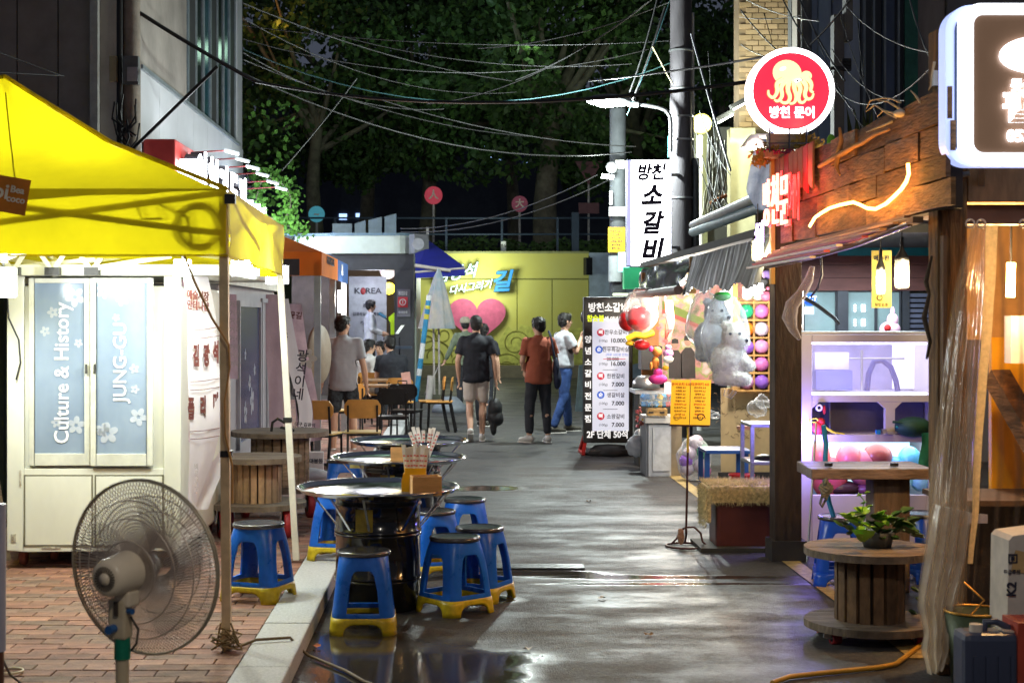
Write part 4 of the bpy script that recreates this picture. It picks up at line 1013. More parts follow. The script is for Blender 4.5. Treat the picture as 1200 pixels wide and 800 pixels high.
MB().cyl((nb.x,nb.y,PZ(763,YF)),(nb.x,nb.y,PZ(738,YF)), .0262, .0255, n=14).build('green_tape', M('green_tape', (.005,.16,.09), .45, bump=.4, bscale=30), fan)
MB().lathe([(0,.05),(.03,.05),(.05,.03),(.17,.012),(.18,0),(0,0)], (nb.x,nb.y,pz+.022), 28).build('base', cream, fan)
MB().tube([nb+Vector((.03,-.02,-.13)), nb+Vector((.055,-.02,-.17)), nb+Vector((.045,0,-.22)), nb+Vector((.02,.02,-.25))], .004, 6).build('cord', M('cable_dark'), fan)

# ---------------------------------------------------------------- stools
blue = M('stool_blue', (.012,.135,.66), .34, var=.22, scale=9, bump=.12, bscale=30, spec=.5, rvar=.12, rnd=.18); yelp = M('stool_yellow', (.56,.42,.015), .4, var=.35, scale=14, bump=.15, bscale=40, rvar=.12, rnd=.15)
seatm = M('stool_seat', (.012,.012,.014), .22, var=.3, bump=.2, bscale=60); seatr = M('seat_rim', (.12,.12,.13), .2, .5, bump=.1)
blue2 = M('stool_light_blue', (.01,.12,.40), .3, var=.12, bump=.04)
H = .425
def stool(label, bmat=blue, ymat=yelp):
    t = T('plastic_stool', label, 'stool', (0,0,0), group='round seated plastic stools')
    NU = 20
    def pt(side, u, z):
        k = z/H; hw = .178-.050*k           # half width of the square section
        ang = side*math.pi/2 + u*math.pi/4
        c, s = math.cos(ang), math.sin(ang); p = 5.2 - 3.0*max(0,(k-.6)/.4)
        r = hw/((abs(c)**p+abs(s)**p)**(1/p))
        return Vector((r*c, r*s, z))
    def hole_top(u):
        a = abs(u)/.62
        return .115+(.335-.115)*(1-a**7)**.5 if a < 1 else None
    def arch(u):
        a = abs(u)/.68
        return .060*(1-a**5)**.5 if a < 1 else 0
    us = sorted(set([-1+2*i/NU for i in range(NU)] + [s*x for s in (-1,1) for x in (.68,.665,.64,.62,.612,.59)]))
    A = MB(); B = MB()
    def strip(mb, zl, zh, nz, inset=0):
        cols = []
        for side in range(4):
            for u in us:
                a, b = zl(u), zh(u); cols.append([pt(side, u, a+(b-a)*k/nz) for k in range(nz+1)])
        n = len(cols); vs = [p for c in cols for p in c]
        mb.add(vs, [(i*(nz+1)+k, ((i+1)%n)*(nz+1)+k, ((i+1)%n)*(nz+1)+k+1, i*(nz+1)+k+1) for i in range(n) for k in range(nz)], True)
    strip(A, lambda u: hole_top(u) or .115, lambda u: H-.012, 5)
    strip(A, lambda u: .090, lambda u: .115, 1)
    a = A.build('body', bmat, t)
    bake(a, [('WELD', dict(merge_threshold=.0004)), ('SOLIDIFY', dict(thickness=.012, offset=-1)), ('BEVEL', dict(width=.002, segments=2, limit_method='ANGLE', angle_limit=R(50)))])
    strip(B, arch, lambda u: .090, 3)
    for i, v in enumerate(B.v): B.v[i] = (v[0]*1.022, v[1]*1.022, v[2])
    b = B.build('foot_ring', ymat, t)
    bake(b, [('WELD', dict(merge_threshold=.0004)), ('SOLIDIFY', dict(thickness=.014, offset=-1))])
    MB().lathe([(0,H-.004),(.10,H-.003),(.122,H),(.136,H+.002)], n=36).build('seat', seatm, t)
    MB().lathe([(.134,H+.003),(.142,H+.002),(.146,H-.006),(.144,H-.020),(.130,H-.022)], n=36).build('seat_rim', seatr, t)
    return t
stool0 = stool('blue plastic stool with yellow feet standing in the puddle before the nearest drum table')
def put(px, Y, z, rz, label, src=None, first=[0]):
    if not src and not first[0]: first[0] = 1; stool0.location = (PX(px,Y),Y,z); stool0.rotation_euler = (0,0,R(rz)); return stool0
    return dup(src or stool0, (PX(px,Y),Y,z), R(rz), label)
put(426, 8.32, 0, 92, None)
put(533, 8.85, 0, 40, 'blue stool turned corner forward at the right front of the nearest drum table')
put(562, 9.25, 0, 62, 'blue stool outermost on the right with a lighter wet seat edge')
put(545, 10.7, 0, 10, 'blue stool at the right between the nearest and middle drum tables')
put(508, 10.05, 0, 20, 'blue stool half hidden behind the nearest table top on its right side')
put(397, 10.15, pz+.012, 75, 'blue stool on the kerb left of the nearest drum')
put(404, 12.5, pz+.012, 5, 'blue stool under the left side of the middle table')
put(303, 8.75, pz, 70, 'blue stool alone on the brick pavement beside the front tent leg')
sb = stool('blue stool without yellow feet between the claw machine and near spool table', M('stool_blue_2', (.008,.07,.55), .28, bump=.04), M('stool_blue_2'))
sb.location = (PX(986,9.75), 9.75, 0); sb.rotation_euler = (0,0,R(80))
put(1083, 9.9, 0, 30, 'all blue stool mostly hidden behind the plank table and curtain', sb)

# ---------------------------------------------------------------- drum tables
drumm = M('drum_black', (.010,.010,.011), .18, var=.4, scale=7, bump=.08, bscale=14, rvar=.12, coat=.5)
steel_ = M('stainless', (.62,.63,.65), .14, 1, var=.1, scale=9, bump=.05, bscale=16, rvar=.08)
def drum_table(label, px, Y, rt_=.47, z=.69):
    x = PX(px,Y); t = T('drum_table', label, 'table', (x,Y,0), group='steel topped drum tables')
    rd = .245; pr = [(0,.0),(rd-.01,0),(rd,.01)]
    for zc in (.17,.19,.43,.45,.60): pr += [(rd,zc-.012),(rd+.008,zc-.005),(rd+.008,zc+.005),(rd,zc+.012)]
    pr += [(rd,.64),(rd+.006,.648),(rd,.656),(0,.656)]
    d = MB().lathe(pr, (x,Y,0), 40).build('drum', drumm, t)
    lab = MB()
    for k in range(4):
        q = R(-118+k*6); q2 = R(-118+(k+1)*6); rr = rd+.0015
        lab.quad((x+rr*math.cos(q),Y+rr*math.sin(q),.462),(x+rr*math.cos(q2),Y+rr*math.sin(q2),.462),(x+rr*math.cos(q2),Y+rr*math.sin(q2),.588),(x+rr*math.cos(q),Y+rr*math.sin(q),.588))
    lab.build('paint_patch', M('drum_yellow', (.30,.22,.02), .5, var=.5), d)
    MB().lathe([(0,z-.012),(rt_-.04,z-.012),(rt_-.03,z-.010),(rt_-.012,z+.008),(rt_,z+.010),(rt_+.003,z+.004),(rt_,z-.002),(rt_-.01,z-.004),(rt_-.03,z-.022),(0,z-.024)], (x,Y,0), 72).build('table_top', steel_, t)
    for a in (20,75,115,165,235,262,305,340):
        c, s = math.cos(R(a)), math.sin(R(a))
        MB().beam((x+(rt_-.03)*c,Y+(rt_-.03)*s,z-.01),(x+(rd+.012)*c,Y+(rd+.012)*s,.47),.014,.006).build('strut', steel_, t)
    return t
d1 = drum_table('nearest black drum table with steel top holding yellow chopstick box', 443, 8.98)
d2 = drum_table('middle black drum table with steel top behind the yellow chopstick box', 467, 10.9, .475)
d3 = drum_table('farthest black drum table with steel top in front of the chairs', 480, 12.4, .475)
paper = M('sleeve_paper', (.72,.68,.64), .7, bump=0); redp = M('sleeve_red', (.60,.08,.07), .6, bump=0)
ply = wood('box_wood', (.50,.27,.10), .55, (3,3,10), .15, .2)
def sleeves(c, t, n, sp, tilt, h=.19):
    for i in range(n):
        a = (i/(n-1)-.5)*2; b = random.uniform(-1,1)
        base_ = c+Vector((a*sp*.5, b*.015, 0)); d = Vector((a*tilt+random.uniform(-.04,.04), b*.1, 1)).normalized(); e = d.cross(Vector((.1*b,1,0))).normalized()
        s = MB().beam(base_, base_+d*h*(1+.08*b), .024, .003, e.cross(d))
        o = s.build('paper_sleeve', paper, t)
        r = MB()
        for k in range(5):
            q = base_+d*h*(.30+.12*k)+Vector((0,-.0045,0)); r.box(q+e*random.uniform(-.004,.004), (.013,.001,.008))
        r.build('print', redp, o)
def holder(px, py, Y, z, lab, metal=False):
    x = PX(px,Y); t = T('chopstick_holder', lab, 'chopstick holder', (x,Y,z))
    if metal:
        MB().lathe([(0,0),(.036,0),(.042,.13),(.040,.13),(.034,.006),(0,.006)], (x,Y,z), 24).build('cup', steel_, t)
        sleeves(Vector((x,Y,z+.02)), t, 7, .05, .42, .21)
    else:
        m = MB().bb(x-.06,x+.06,Y-.035,Y-.03,z,z+.135).bb(x-.06,x+.06,Y+.03,Y+.035,z,z+.135).bb(x-.06,x-.055,Y-.03,Y+.03,z,z+.135).bb(x+.055,x+.06,Y-.03,Y+.03,z,z+.135).bb(x-.055,x+.055,Y-.03,Y+.03,z,z+.006)
        m.build('box', M('yellow_plastic', (.80,.42,.005), .35, var=.06, bump=.02), t)
        MB().prism([(-.08,.0),(-.06,0),(-.06,.11),(-.07,.10),(-.08,.06)], (x,Y-.03,z), (1,0,0),(0,0,1),(0,.06,0)).build('side_pocket', M('yellow_plastic'), t)
        sleeves(Vector((x-.003,Y,z+.02)), t, 8, .075, .14, .235)
    return t
holder(487,560,8.86,.68,'yellow plastic holder packed with paper chopstick sleeves on the nearest table')
holder(497,530,10.75,.68,'steel cup with fanned out paper chopstick sleeves on the middle table',True)
def wbox(px, Y, w_, h, d_, lab, rz=0):
    x = PX(px,Y); t = T('wooden_box', lab, 'box', (x,Y,.678), rz)
    off = (x,Y,.678)
    for a in ((-w_/2,w_/2,-d_/2,-d_/2+.008),(-w_/2,w_/2,d_/2-.008,d_/2)): MB().bb(a[0],a[1],a[2],a[3],0,h).build('panel', ply, t, off=(0,0,0))
    for s in (-1,1): MB().bb(s*w_/2-s*.008,s*w_/2,-d_/2+.008,d_/2-.008,0,h-.001).build('panel', ply, t, off=(0,0,0))
    MB().bb(-w_/2+.008,w_/2-.008,-d_/2+.008,d_/2-.008,.0,.008).build('bottom', ply, t, off=(0,0,0))
wbox(499, 8.72, .165, .105, .12, 'small wooden box in front of the yellow chopstick holder', .15)
wbox(466, 10.85, .095, .085, .09, 'little plain wooden box on the middle drum table')
cdt = MB().box((PX(428,11.4),11.35,.60),(.22,.01,.06)).build('label_card', M('card_yellow', (.55,.45,.15), .5), label='pale yellow card stuck under the middle table top', cat='card', off=(PX(428,11.4),11.35,.6))
MB().box((PX(436,11.3),11.343,.60),(.05,.003,.05)).build('print', M('card_orange', (.6,.3,.02), .5), cdt)

# ---------------------------------------------------------------- cafe chairs
chw = wood('chair_ply', (.60,.29,.065), .42, (2,8,2), .05, .15); chb = M('chair_black', (.012,.012,.013), .35, .2, bump=.05); chy = wood('chair_seat_ply', (.58,.42,.15), .42, (2,8,2), .05, .12)
def curved_panel(w_, h, y, z, bend, th, mat, nm, t, rc=.04, tilt=0):
    n = 10; prof = rrect(w_, h, rc, 4); mb = MB(); k = len(prof)
    def mp(x, zz, d): return Vector((x, y+bend*(x/(w_/2))**2+tilt*zz+d, z+zz))
    # grid of strips for the bend
    xs = [-w_/2+w_*i/n for i in range(n+1)]; vs = []
    for x in xs:
        e = w_/2-abs(x); hh = h/2 if e > rc else h/2-rc+math.sqrt(max(0, rc*rc-(rc-e)**2))
        for zz in (-hh, hh):
            for d in (0, th): vs.append(mp(x, zz, d))
    fs = []
    for i in range(n):
        a = i*4; b = a+4
        fs += [(a,b,b+2,a+2),(a+1,a+3,b+3,b+1),(a,a+1,b+1,b),(a+2,b+2,b+3,a+3)]
    fs += [(0,2,3,1),(n*4,n*4+1,n*4+3,n*4+2)]
    mb.add(vs, fs); return mb.build(nm, mat, t, off=(0,0,0))
def chair(label, bm, sm_, fm, arms=False):
    """faces +Y; back at -Y"""
    t = T('cafe_chair', label, 'chair', (0,0,0), group='chairs around the cafe tables')
    curved_panel(.39,.20,-.20,.70,-.018+.036,.012,bm,'backrest',t,.06,-.08)
    MB().box((0,.0,.445),(.39,.38,.016)).build('seat', sm_, t, bevel=.006, off=(0,0,0))
    for s in (-1,1):
        MB().beam((s*.155,-.24,0),(s*.155,-.155,.44),.022,.035,(0,1,0)).beam((s*.155,-.155,.44),(s*.155,-.192,.74),.020,.024,(0,1,0)).build('leg', fm, t, off=(0,0,0))
        MB().beam((s*.165,.17,0),(s*.165,.15,.43),.020,.020,(0,1,0)).build('leg', fm, t, off=(0,0,0))
        MB().beam((s*.16,-.16,.425),(s*.165,.16,.425),.018,.022).build('side_rail', fm, t, off=(0,0,0))
    for yy in (-.16,.14): MB().beam((-.16,yy,.42),(.16,yy,.42),.018,.02).build('cross_rail', fm, t, off=(0,0,0))
    return t
ch0 = chair('brown backed chair with pale plywood seat facing away at the centre of the row', chw, chy, chb)
def cput(src, px, Y, rz, label=None, z=0):
    o = src if label is None else dup(src, None, None, label); o.location = (PX(px,Y),Y,z); o.rotation_euler = (0,0,R(rz)); return o
cput(ch0, 425, 16.7, 3)
cput(ch0, 377, 16.5, -16, 'brown backed chair leftmost beside the spool tables and standing banner')
cput(ch0, 409, 20.6, 10, 'brown chair mostly hidden behind the grey shirted man', 0)
ch1 = chair('orange brown cafe chair behind the black chair with a pink paper taped on its back', chw, chw, chb)
cput(ch1, 469, 22.6, 0)
MB().box((PX(476,22.3),22.33,.79),(.13,.004,.19), ry=R(-8)).build('pink_paper', M('pink_paper', (.75,.42,.36), .6, bump=0), label='small pink paper taped on the back of the orange chair', cat='paper', off=(PX(476,22.3),22.36,.79))
cput(ch1, 434, 24.8, -5, 'orange brown cafe chair under the seated person in white')
cput(ch1, 427, 22.8, -70, 'orange brown cafe chair turned to the left end of the wooden table')
cput(ch1, 506, 22.9, 94, 'orange brown cafe chair seen sideways nearer the folded parasol')
cput(ch1, 515, 22.7, 88, 'orange brown cafe chair seen sideways outermost by the folded parasol')
cput(ch1, 458, 26.3, 180, 'orange brown cafe chair on the far side of the wooden table')
cput(ch1, 462, 24.6, 0, 'orange brown cafe chair under the seated person in black')
cb0 = chair('all black cafe chair with carrying handle in front of the orange chair', chb, chb, chb)
MB().tube([(-.06,-.205,.80),(-.06,-.205,.84),(.06,-.205,.84),(.06,-.205,.80)], .009, 6).build('handle', chb, cb0, off=(0,0,0))
cput(cb0, 461, 19.3, 2)
cput(cb0, 476, 20.6, -12, 'second all black cafe chair just behind the first one')
ct_ = T('cafe_table', 'wooden topped cafe table between the seated people and chairs', 'table', (PX(452,23.6),23.6,0))
MB().bb(PX(426,23.6),PX(480,23.6),23.2,24.1,.70,.73).build('table_top', wood('table_wood', (.26,.14,.06), .5, (2,10,2), .1), ct_, bevel=.005)
for x in (PX(429,23.6),PX(477,23.6)):
    for y in (23.26,24.04): MB().bb(x-.015,x+.015,y-.015,y+.015,0,.7).build('leg', chb, ct_)
ct2 = T('cafe_table', 'darker low wooden cafe table nearer the grey shirted man', 'table', (PX(440,21.8),21.8,0))
MB().bb(PX(424,21.8),PX(466,21.8),21.5,22.1,.70,.73).build('table_top', M('table_wood'), ct2, bevel=.005)
MB().cyl((PX(446,21.8),21.8,.03),(PX(446,21.8),21.8,.7),.03).build('pedestal', chb, ct2); MB().cyl((PX(446,21.8),21.8,0),(PX(446,21.8),21.8,.03),.2).build('foot', chb, ct2)
# stage gear
ms = T('microphone_stand', 'black microphone stand with mic before the singer on the stage', 'microphone stand', (PX(457,31.4),31.4,0))
MB().tube([(PX(457,31.4),31.4,.3),(PX(457,31.4),31.4,PZ(378,31.4)),P(451,372,31.4)], .014, 6).build('pole', blk, ms)
MB().cyl(P(452,372,31.4),P(444,367,31.4),.03,.035).build('microphone', M('mic_blue', (.05,.2,.35), .3), ms)
MB().lathe([(0,.32),(.2,.31),(.2,.30),(0,.30)], (PX(457,31.4),31.4,0), 16).build('base', blk, ms)
mst = T('music_stand', 'dark music stand holding a white sheet beside the stage column', 'music stand', (PX(468,30.9),30.9,0))
MB().cyl((PX(468,30.9),30.9,0),(PX(468,30.9),30.9,PZ(395,30.9)),.015).build('pole', blk, mst)
MB().quad(P(463,391,30.85),P(467,391,30.9),P(474,381,31.0),P(470,381,30.95)).build('sheet', emis('sheet', (.8,.85,.8), .5), mst)
MB().box(P(465,407,30.6),(.6,.3,.05)).build('tray', M('tray_blue', (.05,.08,.12), .5), mst)
hv = T('safety_jacket_stand', 'yellow green reflective jacket hung at the back of the stage', 'jacket', P(460,370,33))
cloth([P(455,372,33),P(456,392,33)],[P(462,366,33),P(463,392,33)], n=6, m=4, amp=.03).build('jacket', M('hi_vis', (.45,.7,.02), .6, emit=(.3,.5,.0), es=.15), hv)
# ---------------------------------------------------------------- people
skin = M('skin', (.60,.36,.25), .5, var=.08, scale=6, bump=.05); skin2 = M('skin_warm', (.58,.34,.24), .5, var=.08, bump=.05)
hairm = M('hair_black', (.012,.010,.010), .45, var=.4, scale=30, bump=.6, bscale=70, stretch=(1,1,.3))
def V3(*a): return Vector(a)
def person(label, loc, rz, J, shirt, shorts=None, shoes=None, hgt=1.72, sleeve='short', legs='short', hair='short', head_yaw=0, girth=1.0, group=None, skinm=skin, head_tilt=0, seated=False, untuck=True, feet=True, fold=1):
    """J holds joints in metres for a 1.72 m body that faces +Y, x to its right"""
    k = hgt/1.72
    t = T('person', label, 'person', loc, R(rz), group)
    g = girth
    j = dict(pel=V3(0,0,.93), chest=V3(0,0,1.27), neck=V3(0,.0,1.44), head=V3(0,.015,1.595), shL=V3(-.175,0,1.385), shR=V3(.175,0,1.385),
             elL=V3(-.235,-.02,1.10), elR=V3(.235,-.02,1.10), wrL=V3(-.25,.05,.86), wrR=V3(.25,.05,.86),
             hipL=V3(-.085,0,.90), hipR=V3(.085,0,.90), knL=V3(-.10,.01,.49), knR=V3(.10,.01,.49), anL=V3(-.10,-.02,.085), anR=V3(.10,-.02,.085),
             ftL=0, ftR=0, liftL=0, liftR=0)
    j.update(J)
    b = MB()
    # torso and limbs of one body
    b.cap(j['pel'], j['chest'], .088*g, .085*g); b.cap(j['chest']+V3(-.07,0,.02), j['chest']+V3(.07,0,.02), .085*g, .085*g)
    b.cap(j['shL'], j['shR'], .052, .052); b.cap(j['neck']-V3(0,0,.05), j['head']-V3(0,.01,.05), .056, .052)
    for s in 'LR':
        hp_, kn, an = j['hip'+s], j['kn'+s], j['an'+s]
        b.cap(hp_, kn, .076*g, .050); cal = kn.lerp(an,.32)+V3(0,-.018,0)
        b.cap(kn, cal, .049, .052); b.cap(cal, an, .051, .034)
        sh, el, wr = j['sh'+s], j['el'+s], j['wr'+s]
        b.cap(sh, el, .050, .038); fa = el.lerp(wr,.3); b.cap(el, fa, .038, .040); b.cap(fa, wr, .040, .026)
        # hand: palm, four fingers, thumb
        d = (wr-el).normalized(); sx = 1 if s == 'R' else -1
        side = j.get('hs'+s) or V3(0,1,0)          # direction of the thumb side
        side = (side-d*side.dot(d)).normalized(); nrm = d.cross(side)*sx   # palm normal
        pc = wr+d*.045
        for q in (-.5,0,.5): b.cap(wr+side*q*.03, pc+d*.035+side*q*.055, .017, .014, 8)
        curl = j.get('curl', .5)
        for i, fl_ in enumerate((.066,.075,.070,.055)):
            o0 = pc+d*.040+side*(.033-.022*i); d1 = (d*math.cos(curl*.5)-nrm*math.sin(curl*.5)*-1).normalized(); d2 = (d*math.cos(curl*1.3)+nrm*math.sin(curl*1.3)).normalized()
            m1 = o0+d1*fl_*.5; b.cap(o0, m1, .0095, .0088, 8); b.cap(m1, m1+d2*fl_*.5, .0088, .0075, 8)
        tb = wr+d*.02+side*.03; b.cap(tb, tb+(side*.8+d*.9+nrm*.3).normalized()*.035, .013, .011, 8)
        tb2 = tb+(side*.8+d*.9+nrm*.3).normalized()*.035; b.cap(tb2, tb2+(side*.25+d+nrm*.4).normalized()*.03, .011, .009, 8)
        # foot
        f = V3(math.sin(R(j['ft'+s])), math.cos(R(j['ft'+s])), j.get('pitch'+s, 0)).normalized()
        b.cap(an-f*.03+V3(0,0,-.035), an+f*.14+V3(0,0,-.05), .038, .03)
    # head
    hc = j['head']; Hm = Matrix.Rotation(R(head_yaw),3,'Z') @ Matrix.Rotation(R(head_tilt),3,'X')
    def h(x,y,z): return hc + Hm @ V3(x,y,z)
    hb = MB()
    def E_(c, r): b.ell(h(*c), r, 16, 12, Hm)
    E_((0,-.012,.028), (.074,.092,.086)); E_((0,.018,-.03), (.058,.066,.080)); E_((0,.040,-.082), (.030,.028,.026))
    E_((0,.078,.012), (.045,.016,.014)); b.cap(h(0,.082,.008), h(0,.098,-.024), .008, .012, 8); E_((0,.092,-.026), (.016,.010,.008))
    E_((0,.078,-.052), (.022,.012,.006)); E_((0,.076,-.062), (.019,.011,.006)); E_((-.034,.062,-.022), (.018,.016,.018)); E_((.034,.062,-.022), (.018,.016,.018))
    for s in (-1,1): b.ell(h(s*.076,-.002,-.012), (.010,.020,.030), 10, 8, Hm @ Matrix.Rotation(s*.35,3,'Z'))
    for i, v in enumerate(b.v): b.v[i] = tuple(Vector(v)*k)
    body = b.build('body', skinm, t, off=(0,0,0))
    bake(body, [('REMESH', dict(mode='VOXEL', voxel_size=.0062*k, use_smooth_shade=True)), ('SMOOTH', dict(factor=.5, iterations=4))])
    body.data.polygons.foreach_set('use_smooth', [True]*len(body.data.polygons))
    # eyes
    e = MB(); 
    for s in (-1,1): e.ell(h(s*.030,.081,-.004)*k, (.013*k,.006*k,.006*k), 8, 6, Hm)
    e.build('eyes', M('eye_dark', (.02,.015,.012), .2), t, off=(0,0,0))
    eb = MB()
    for s in (-1,1): eb.cap(h(s*.014,.088,.020)*k, h(s*.044,.074,.022)*k, .0045*k, .003*k, 6)
    eb.build('eyebrows', hairm, t, off=(0,0,0))
    def part(nm, fn, mat, vox=.010, wr_=.006, ws=9, cut=None, it=3):
        m = MB(); fn(m)
        for i, v in enumerate(m.v): m.v[i] = tuple(Vector(v)*k)
        o = m.build(nm, mat, t, off=(0,0,0))
        bake(o, [('REMESH', dict(mode='VOXEL', voxel_size=vox*k, use_smooth_shade=True)), ('SMOOTH', dict(factor=.5, iterations=it))])
        if cut:
            bmn = bmesh.new(); bmn.from_mesh(o.data)
            for co, no in cut:
                bmesh.ops.bisect_plane(bmn, geom=bmn.verts[:]+bmn.edges[:]+bmn.faces[:], plane_co=co*k, plane_no=no, clear_outer=True)
            bmn.to_mesh(o.data); bmn.free()
        if wr_:
            wob(o, wr_, ws, seed=hash(label)%50 if False else len(label)); wob(o, wr_*.45, ws*2.6, seed=len(label)+5)
        o.data.polygons.foreach_set('use_smooth', [True]*len(o.data.polygons))
        return o
    def hair_f(m):
        m.ell(h(0,-.020,.040), (.086,.098,.088), 18, 12, Hm); m.ell(h(0,-.045,-.005), (.076,.066,.085), 18, 12, Hm)
        m.ell(h(0,.045,.075), (.062,.048,.040), 14, 9, Hm)
        if hair in ('bowl','full'):
            for s in (-1,1): m.ell(h(s*.060,-.005,.02), (.030,.060,.062), 12, 9, Hm)
            m.ell(h(0,-.055,.0), (.078,.058,.095), 14, 9, Hm); m.ell(h(0,.062,.062), (.060,.034,.034), 14, 9, Hm)
    ho = part('hair', hair_f, hairm, .007, .006, 34)
    fz = MB(); hv = ho.data.vertices
    for q in range(1500):
        v = hv[random.randrange(len(hv))]; p = v.co; nn = Vector(v.normal)
        if nn.z < -.45: continue
        tg_ = Vector((random.gauss(0,.35), random.gauss(0,.35), -1)); tg_ = tg_-nn*tg_.dot(nn); a_ = nn.cross(tg_).normalized()*.0022
        d_ = (tg_.normalized()*.9+nn*random.uniform(.15,.6)).normalized()*random.uniform(.016,.034)
        fz.add([p-a_,p+a_,p+d_], [(0,1,2)])
    fz.build('hair_strands', hairm, ho, kind='stuff', off=(0,0,0))
    # shirt
    def shirt_f(m):
        p0 = j['pel']+V3(0,0,-.08 if untuck else .04)
        m.ell(j['chest']+V3(0,0,.04), (.190*g,.128*g,.15), 20, 12)
        for q in range(15):
            a = q/14; c = p0.lerp(j['chest'], a); m.ell(c, ((.186+.002*a-.012*math.sin(a*3.1))*g, (.146-.014*a)*g, .085), 18, 10)
        m.cap(j['shL']+V3(.035,0,-.012), j['shR']+V3(-.035,0,-.012), .070, .070); m.cap(j['chest']+V3(0,0,.1), j['neck']+V3(0,-.005,-.005), .09, .068)
        for s in 'LR':
            sh, el, wr = j['sh'+s], j['el'+s], j['wr'+s]
            if sleeve == 'short':
                e_ = sh.lerp(el,.72); m.cap(sh+V3(0,0,-.006), e_, .069, .070)
            else:
                m.cap(sh, el, .066, .052); m.cap(el, wr.lerp(el,.08), .052, .040)
    so = part('shirt', shirt_f, shirt, .011, .013*fold, 6.5, it=10)
    # sleeves and hem are cut open so that arm and trousers come out of them
    bmn = bmesh.new(); bmn.from_mesh(so.data)
    dele = []
    hem = (j['pel'].z-(.13 if untuck else .0))
    for f in bmn.faces:
        c = f.calc_center_median()/k
        if not seated and c.z < hem: dele.append(f); continue
        if sleeve == 'short':
            for s in 'LR':
                sh, el = j['sh'+s], j['el'+s]; d = (el-sh); L_ = d.length; d = d/L_
                if (c-sh).dot(d) > L_*.70 and (c-(sh+d*L_*.75)).length < .10: dele.append(f); break
    bmesh.ops.delete(bmn, geom=list(set(dele)), context='FACES')
    bmn.to_mesh(so.data); bmn.free()
    sol = so.modifiers.new('s', 'SOLIDIFY'); sol.thickness = .006
    bake(so, [])
    so.data.polygons.foreach_set('use_smooth', [True]*len(so.data.polygons))
    if shorts:
        def sh_f(m):
            m.cap(j['pel']+V3(-.050,0,-.01), j['pel']+V3(.050,0,-.01), .108*g, .108*g); m.cap(j['pel']+V3(-.04,0,.07), j['pel']+V3(.04,0,.07), .09*g, .09*g)
            for s in 'LR':
                hp_, kn, an = j['hip'+s], j['kn'+s], j['an'+s]
                if legs == 'short': m.cap(hp_+V3(0,0,-.03), hp_.lerp(kn,.72), .096*g, .090)
                else: m.cap(hp_+V3(0,0,-.03), kn, .094*g, .074); m.cap(kn, an.lerp(kn,.10 if legs == 'long' else .2)+V3(0,-.006,0), .074, .058)
        part('shorts' if legs == 'short' else 'trousers', sh_f, shorts, .011, .008*fold, 9, it=2)
    if shoes and feet:
        for s in 'LR':
            f = V3(math.sin(R(j['ft'+s])), math.cos(R(j['ft'+s])), j.get('pitch'+s, 0)).normalized(); an = j['an'+s]
            def shf(m):
                sd = f.cross(V3(0,0,1)).normalized()
                m.cap(an-f*.045+V3(0,0,-.030), an+f*.05+V3(0,0,-.035), .045, .046); m.cap(an+f*.04+V3(0,0,-.045), an+f*.165+V3(0,0,-.052), .043, .034); m.cap(an+V3(0,0,-.02), an+V3(0,0,.0), .042, .040)
            part('shoe', shf, shoes, .007, 0, it=2)
            m = MB(); a = an-f*.085+V3(0,0,-.082); m.beam(a*k, (an+f*.195+V3(0,0,-.082))*k, .082*k, .022*k).build('sole', M('sole_white', (.62,.60,.56), .6), t, bevel=.01, off=(0,0,0))
    if group is None: pass
    return t
sh_grey = M('shirt_grey', (.36,.37,.41), .85, var=.08, bump=.15, bscale=90); sh_navy = M('shirt_black', (.012,.014,.022), .8, bump=.15, bscale=90)
sh_rust = M('shirt_rust', (.38,.10,.055), .85, var=.08, bump=.15, bscale=90); sh_white = M('shirt_white', (.62,.64,.70), .8, var=.05, bump=.1, bscale=90)
denim = M('denim_blue', (.03,.075,.24), .8, var=.3, scale=12, bump=.2, bscale=90); shorts_b = M('shorts_beige', (.56,.50,.45), .8, var=.08); shorts_d = M('shorts_dark', (.016,.02,.028), .8, var=.6, scale=22, col2=(.06,.075,.09))
tr_grey = M('trousers_charcoal', (.030,.033,.042), .8); shoe_w = M('shoe_white', (.60,.58,.55), .5, bump=.05); shoe_d = M('shoe_dark', (.06,.055,.045), .6)
# man in grey shirt, standing, arms down, looking right
person('standing man in grey t shirt and dark patterned shorts beside the brown chairs', (PX(402,18.7),18.7,0), 4,
    dict(elL=V3(-.245,-.03,1.10), wrL=V3(-.265,.02,.855), elR=V3(.25,-.03,1.10), wrR=V3(.285,.02,.86), anL=V3(-.12,-.02,.085), anR=V3(.13,-.02,.085), knL=V3(-.11,.01,.49), knR=V3(.12,.01,.49)),
    sh_grey, shorts_d, shoe_w, 1.70, head_yaw=-48, hair='short')
# man in black, walking away with bag
m1 = person('walking man in black t shirt and beige shorts carrying a black bag', (PX(558,21.0),21.0,0), -2,
    dict(anL=V3(-.07,-.26,.16), knL=V3(-.09,.02,.50), anR=V3(.08,.06,.085), knR=V3(.09,.07,.49), pitchL=-.75, elL=V3(-.25,-.02,1.10), wrL=V3(-.24,.07,.86), elR=V3(.25,-.03,1.10), wrR=V3(.27,.0,.84)),
    sh_navy, shorts_b, shoe_w, 1.70, hair='short', girth=1.08)
bgx = PX(580,20.95)
bg_ = T('hand_bag', 'black soft bag hanging from the right hand of the man in black', 'bag', (bgx,20.95,.3))
mbx = MB(); mbx.ell((bgx,20.98,.42),(.10,.13,.17),16,10).ell((bgx+.01,20.98,.32),(.115,.15,.12),16,10).ell((bgx-.02,20.95,.22),(.05,.10,.14),12,8)
o = mbx.build('bag_body', M('black_nylon', (.010,.011,.014), .6, bump=.3, bscale=25), bg_); bake(o, [('REMESH', dict(mode='VOXEL', voxel_size=.012)), ('SMOOTH', dict(iterations=3))]); wob(o, .012, 9)
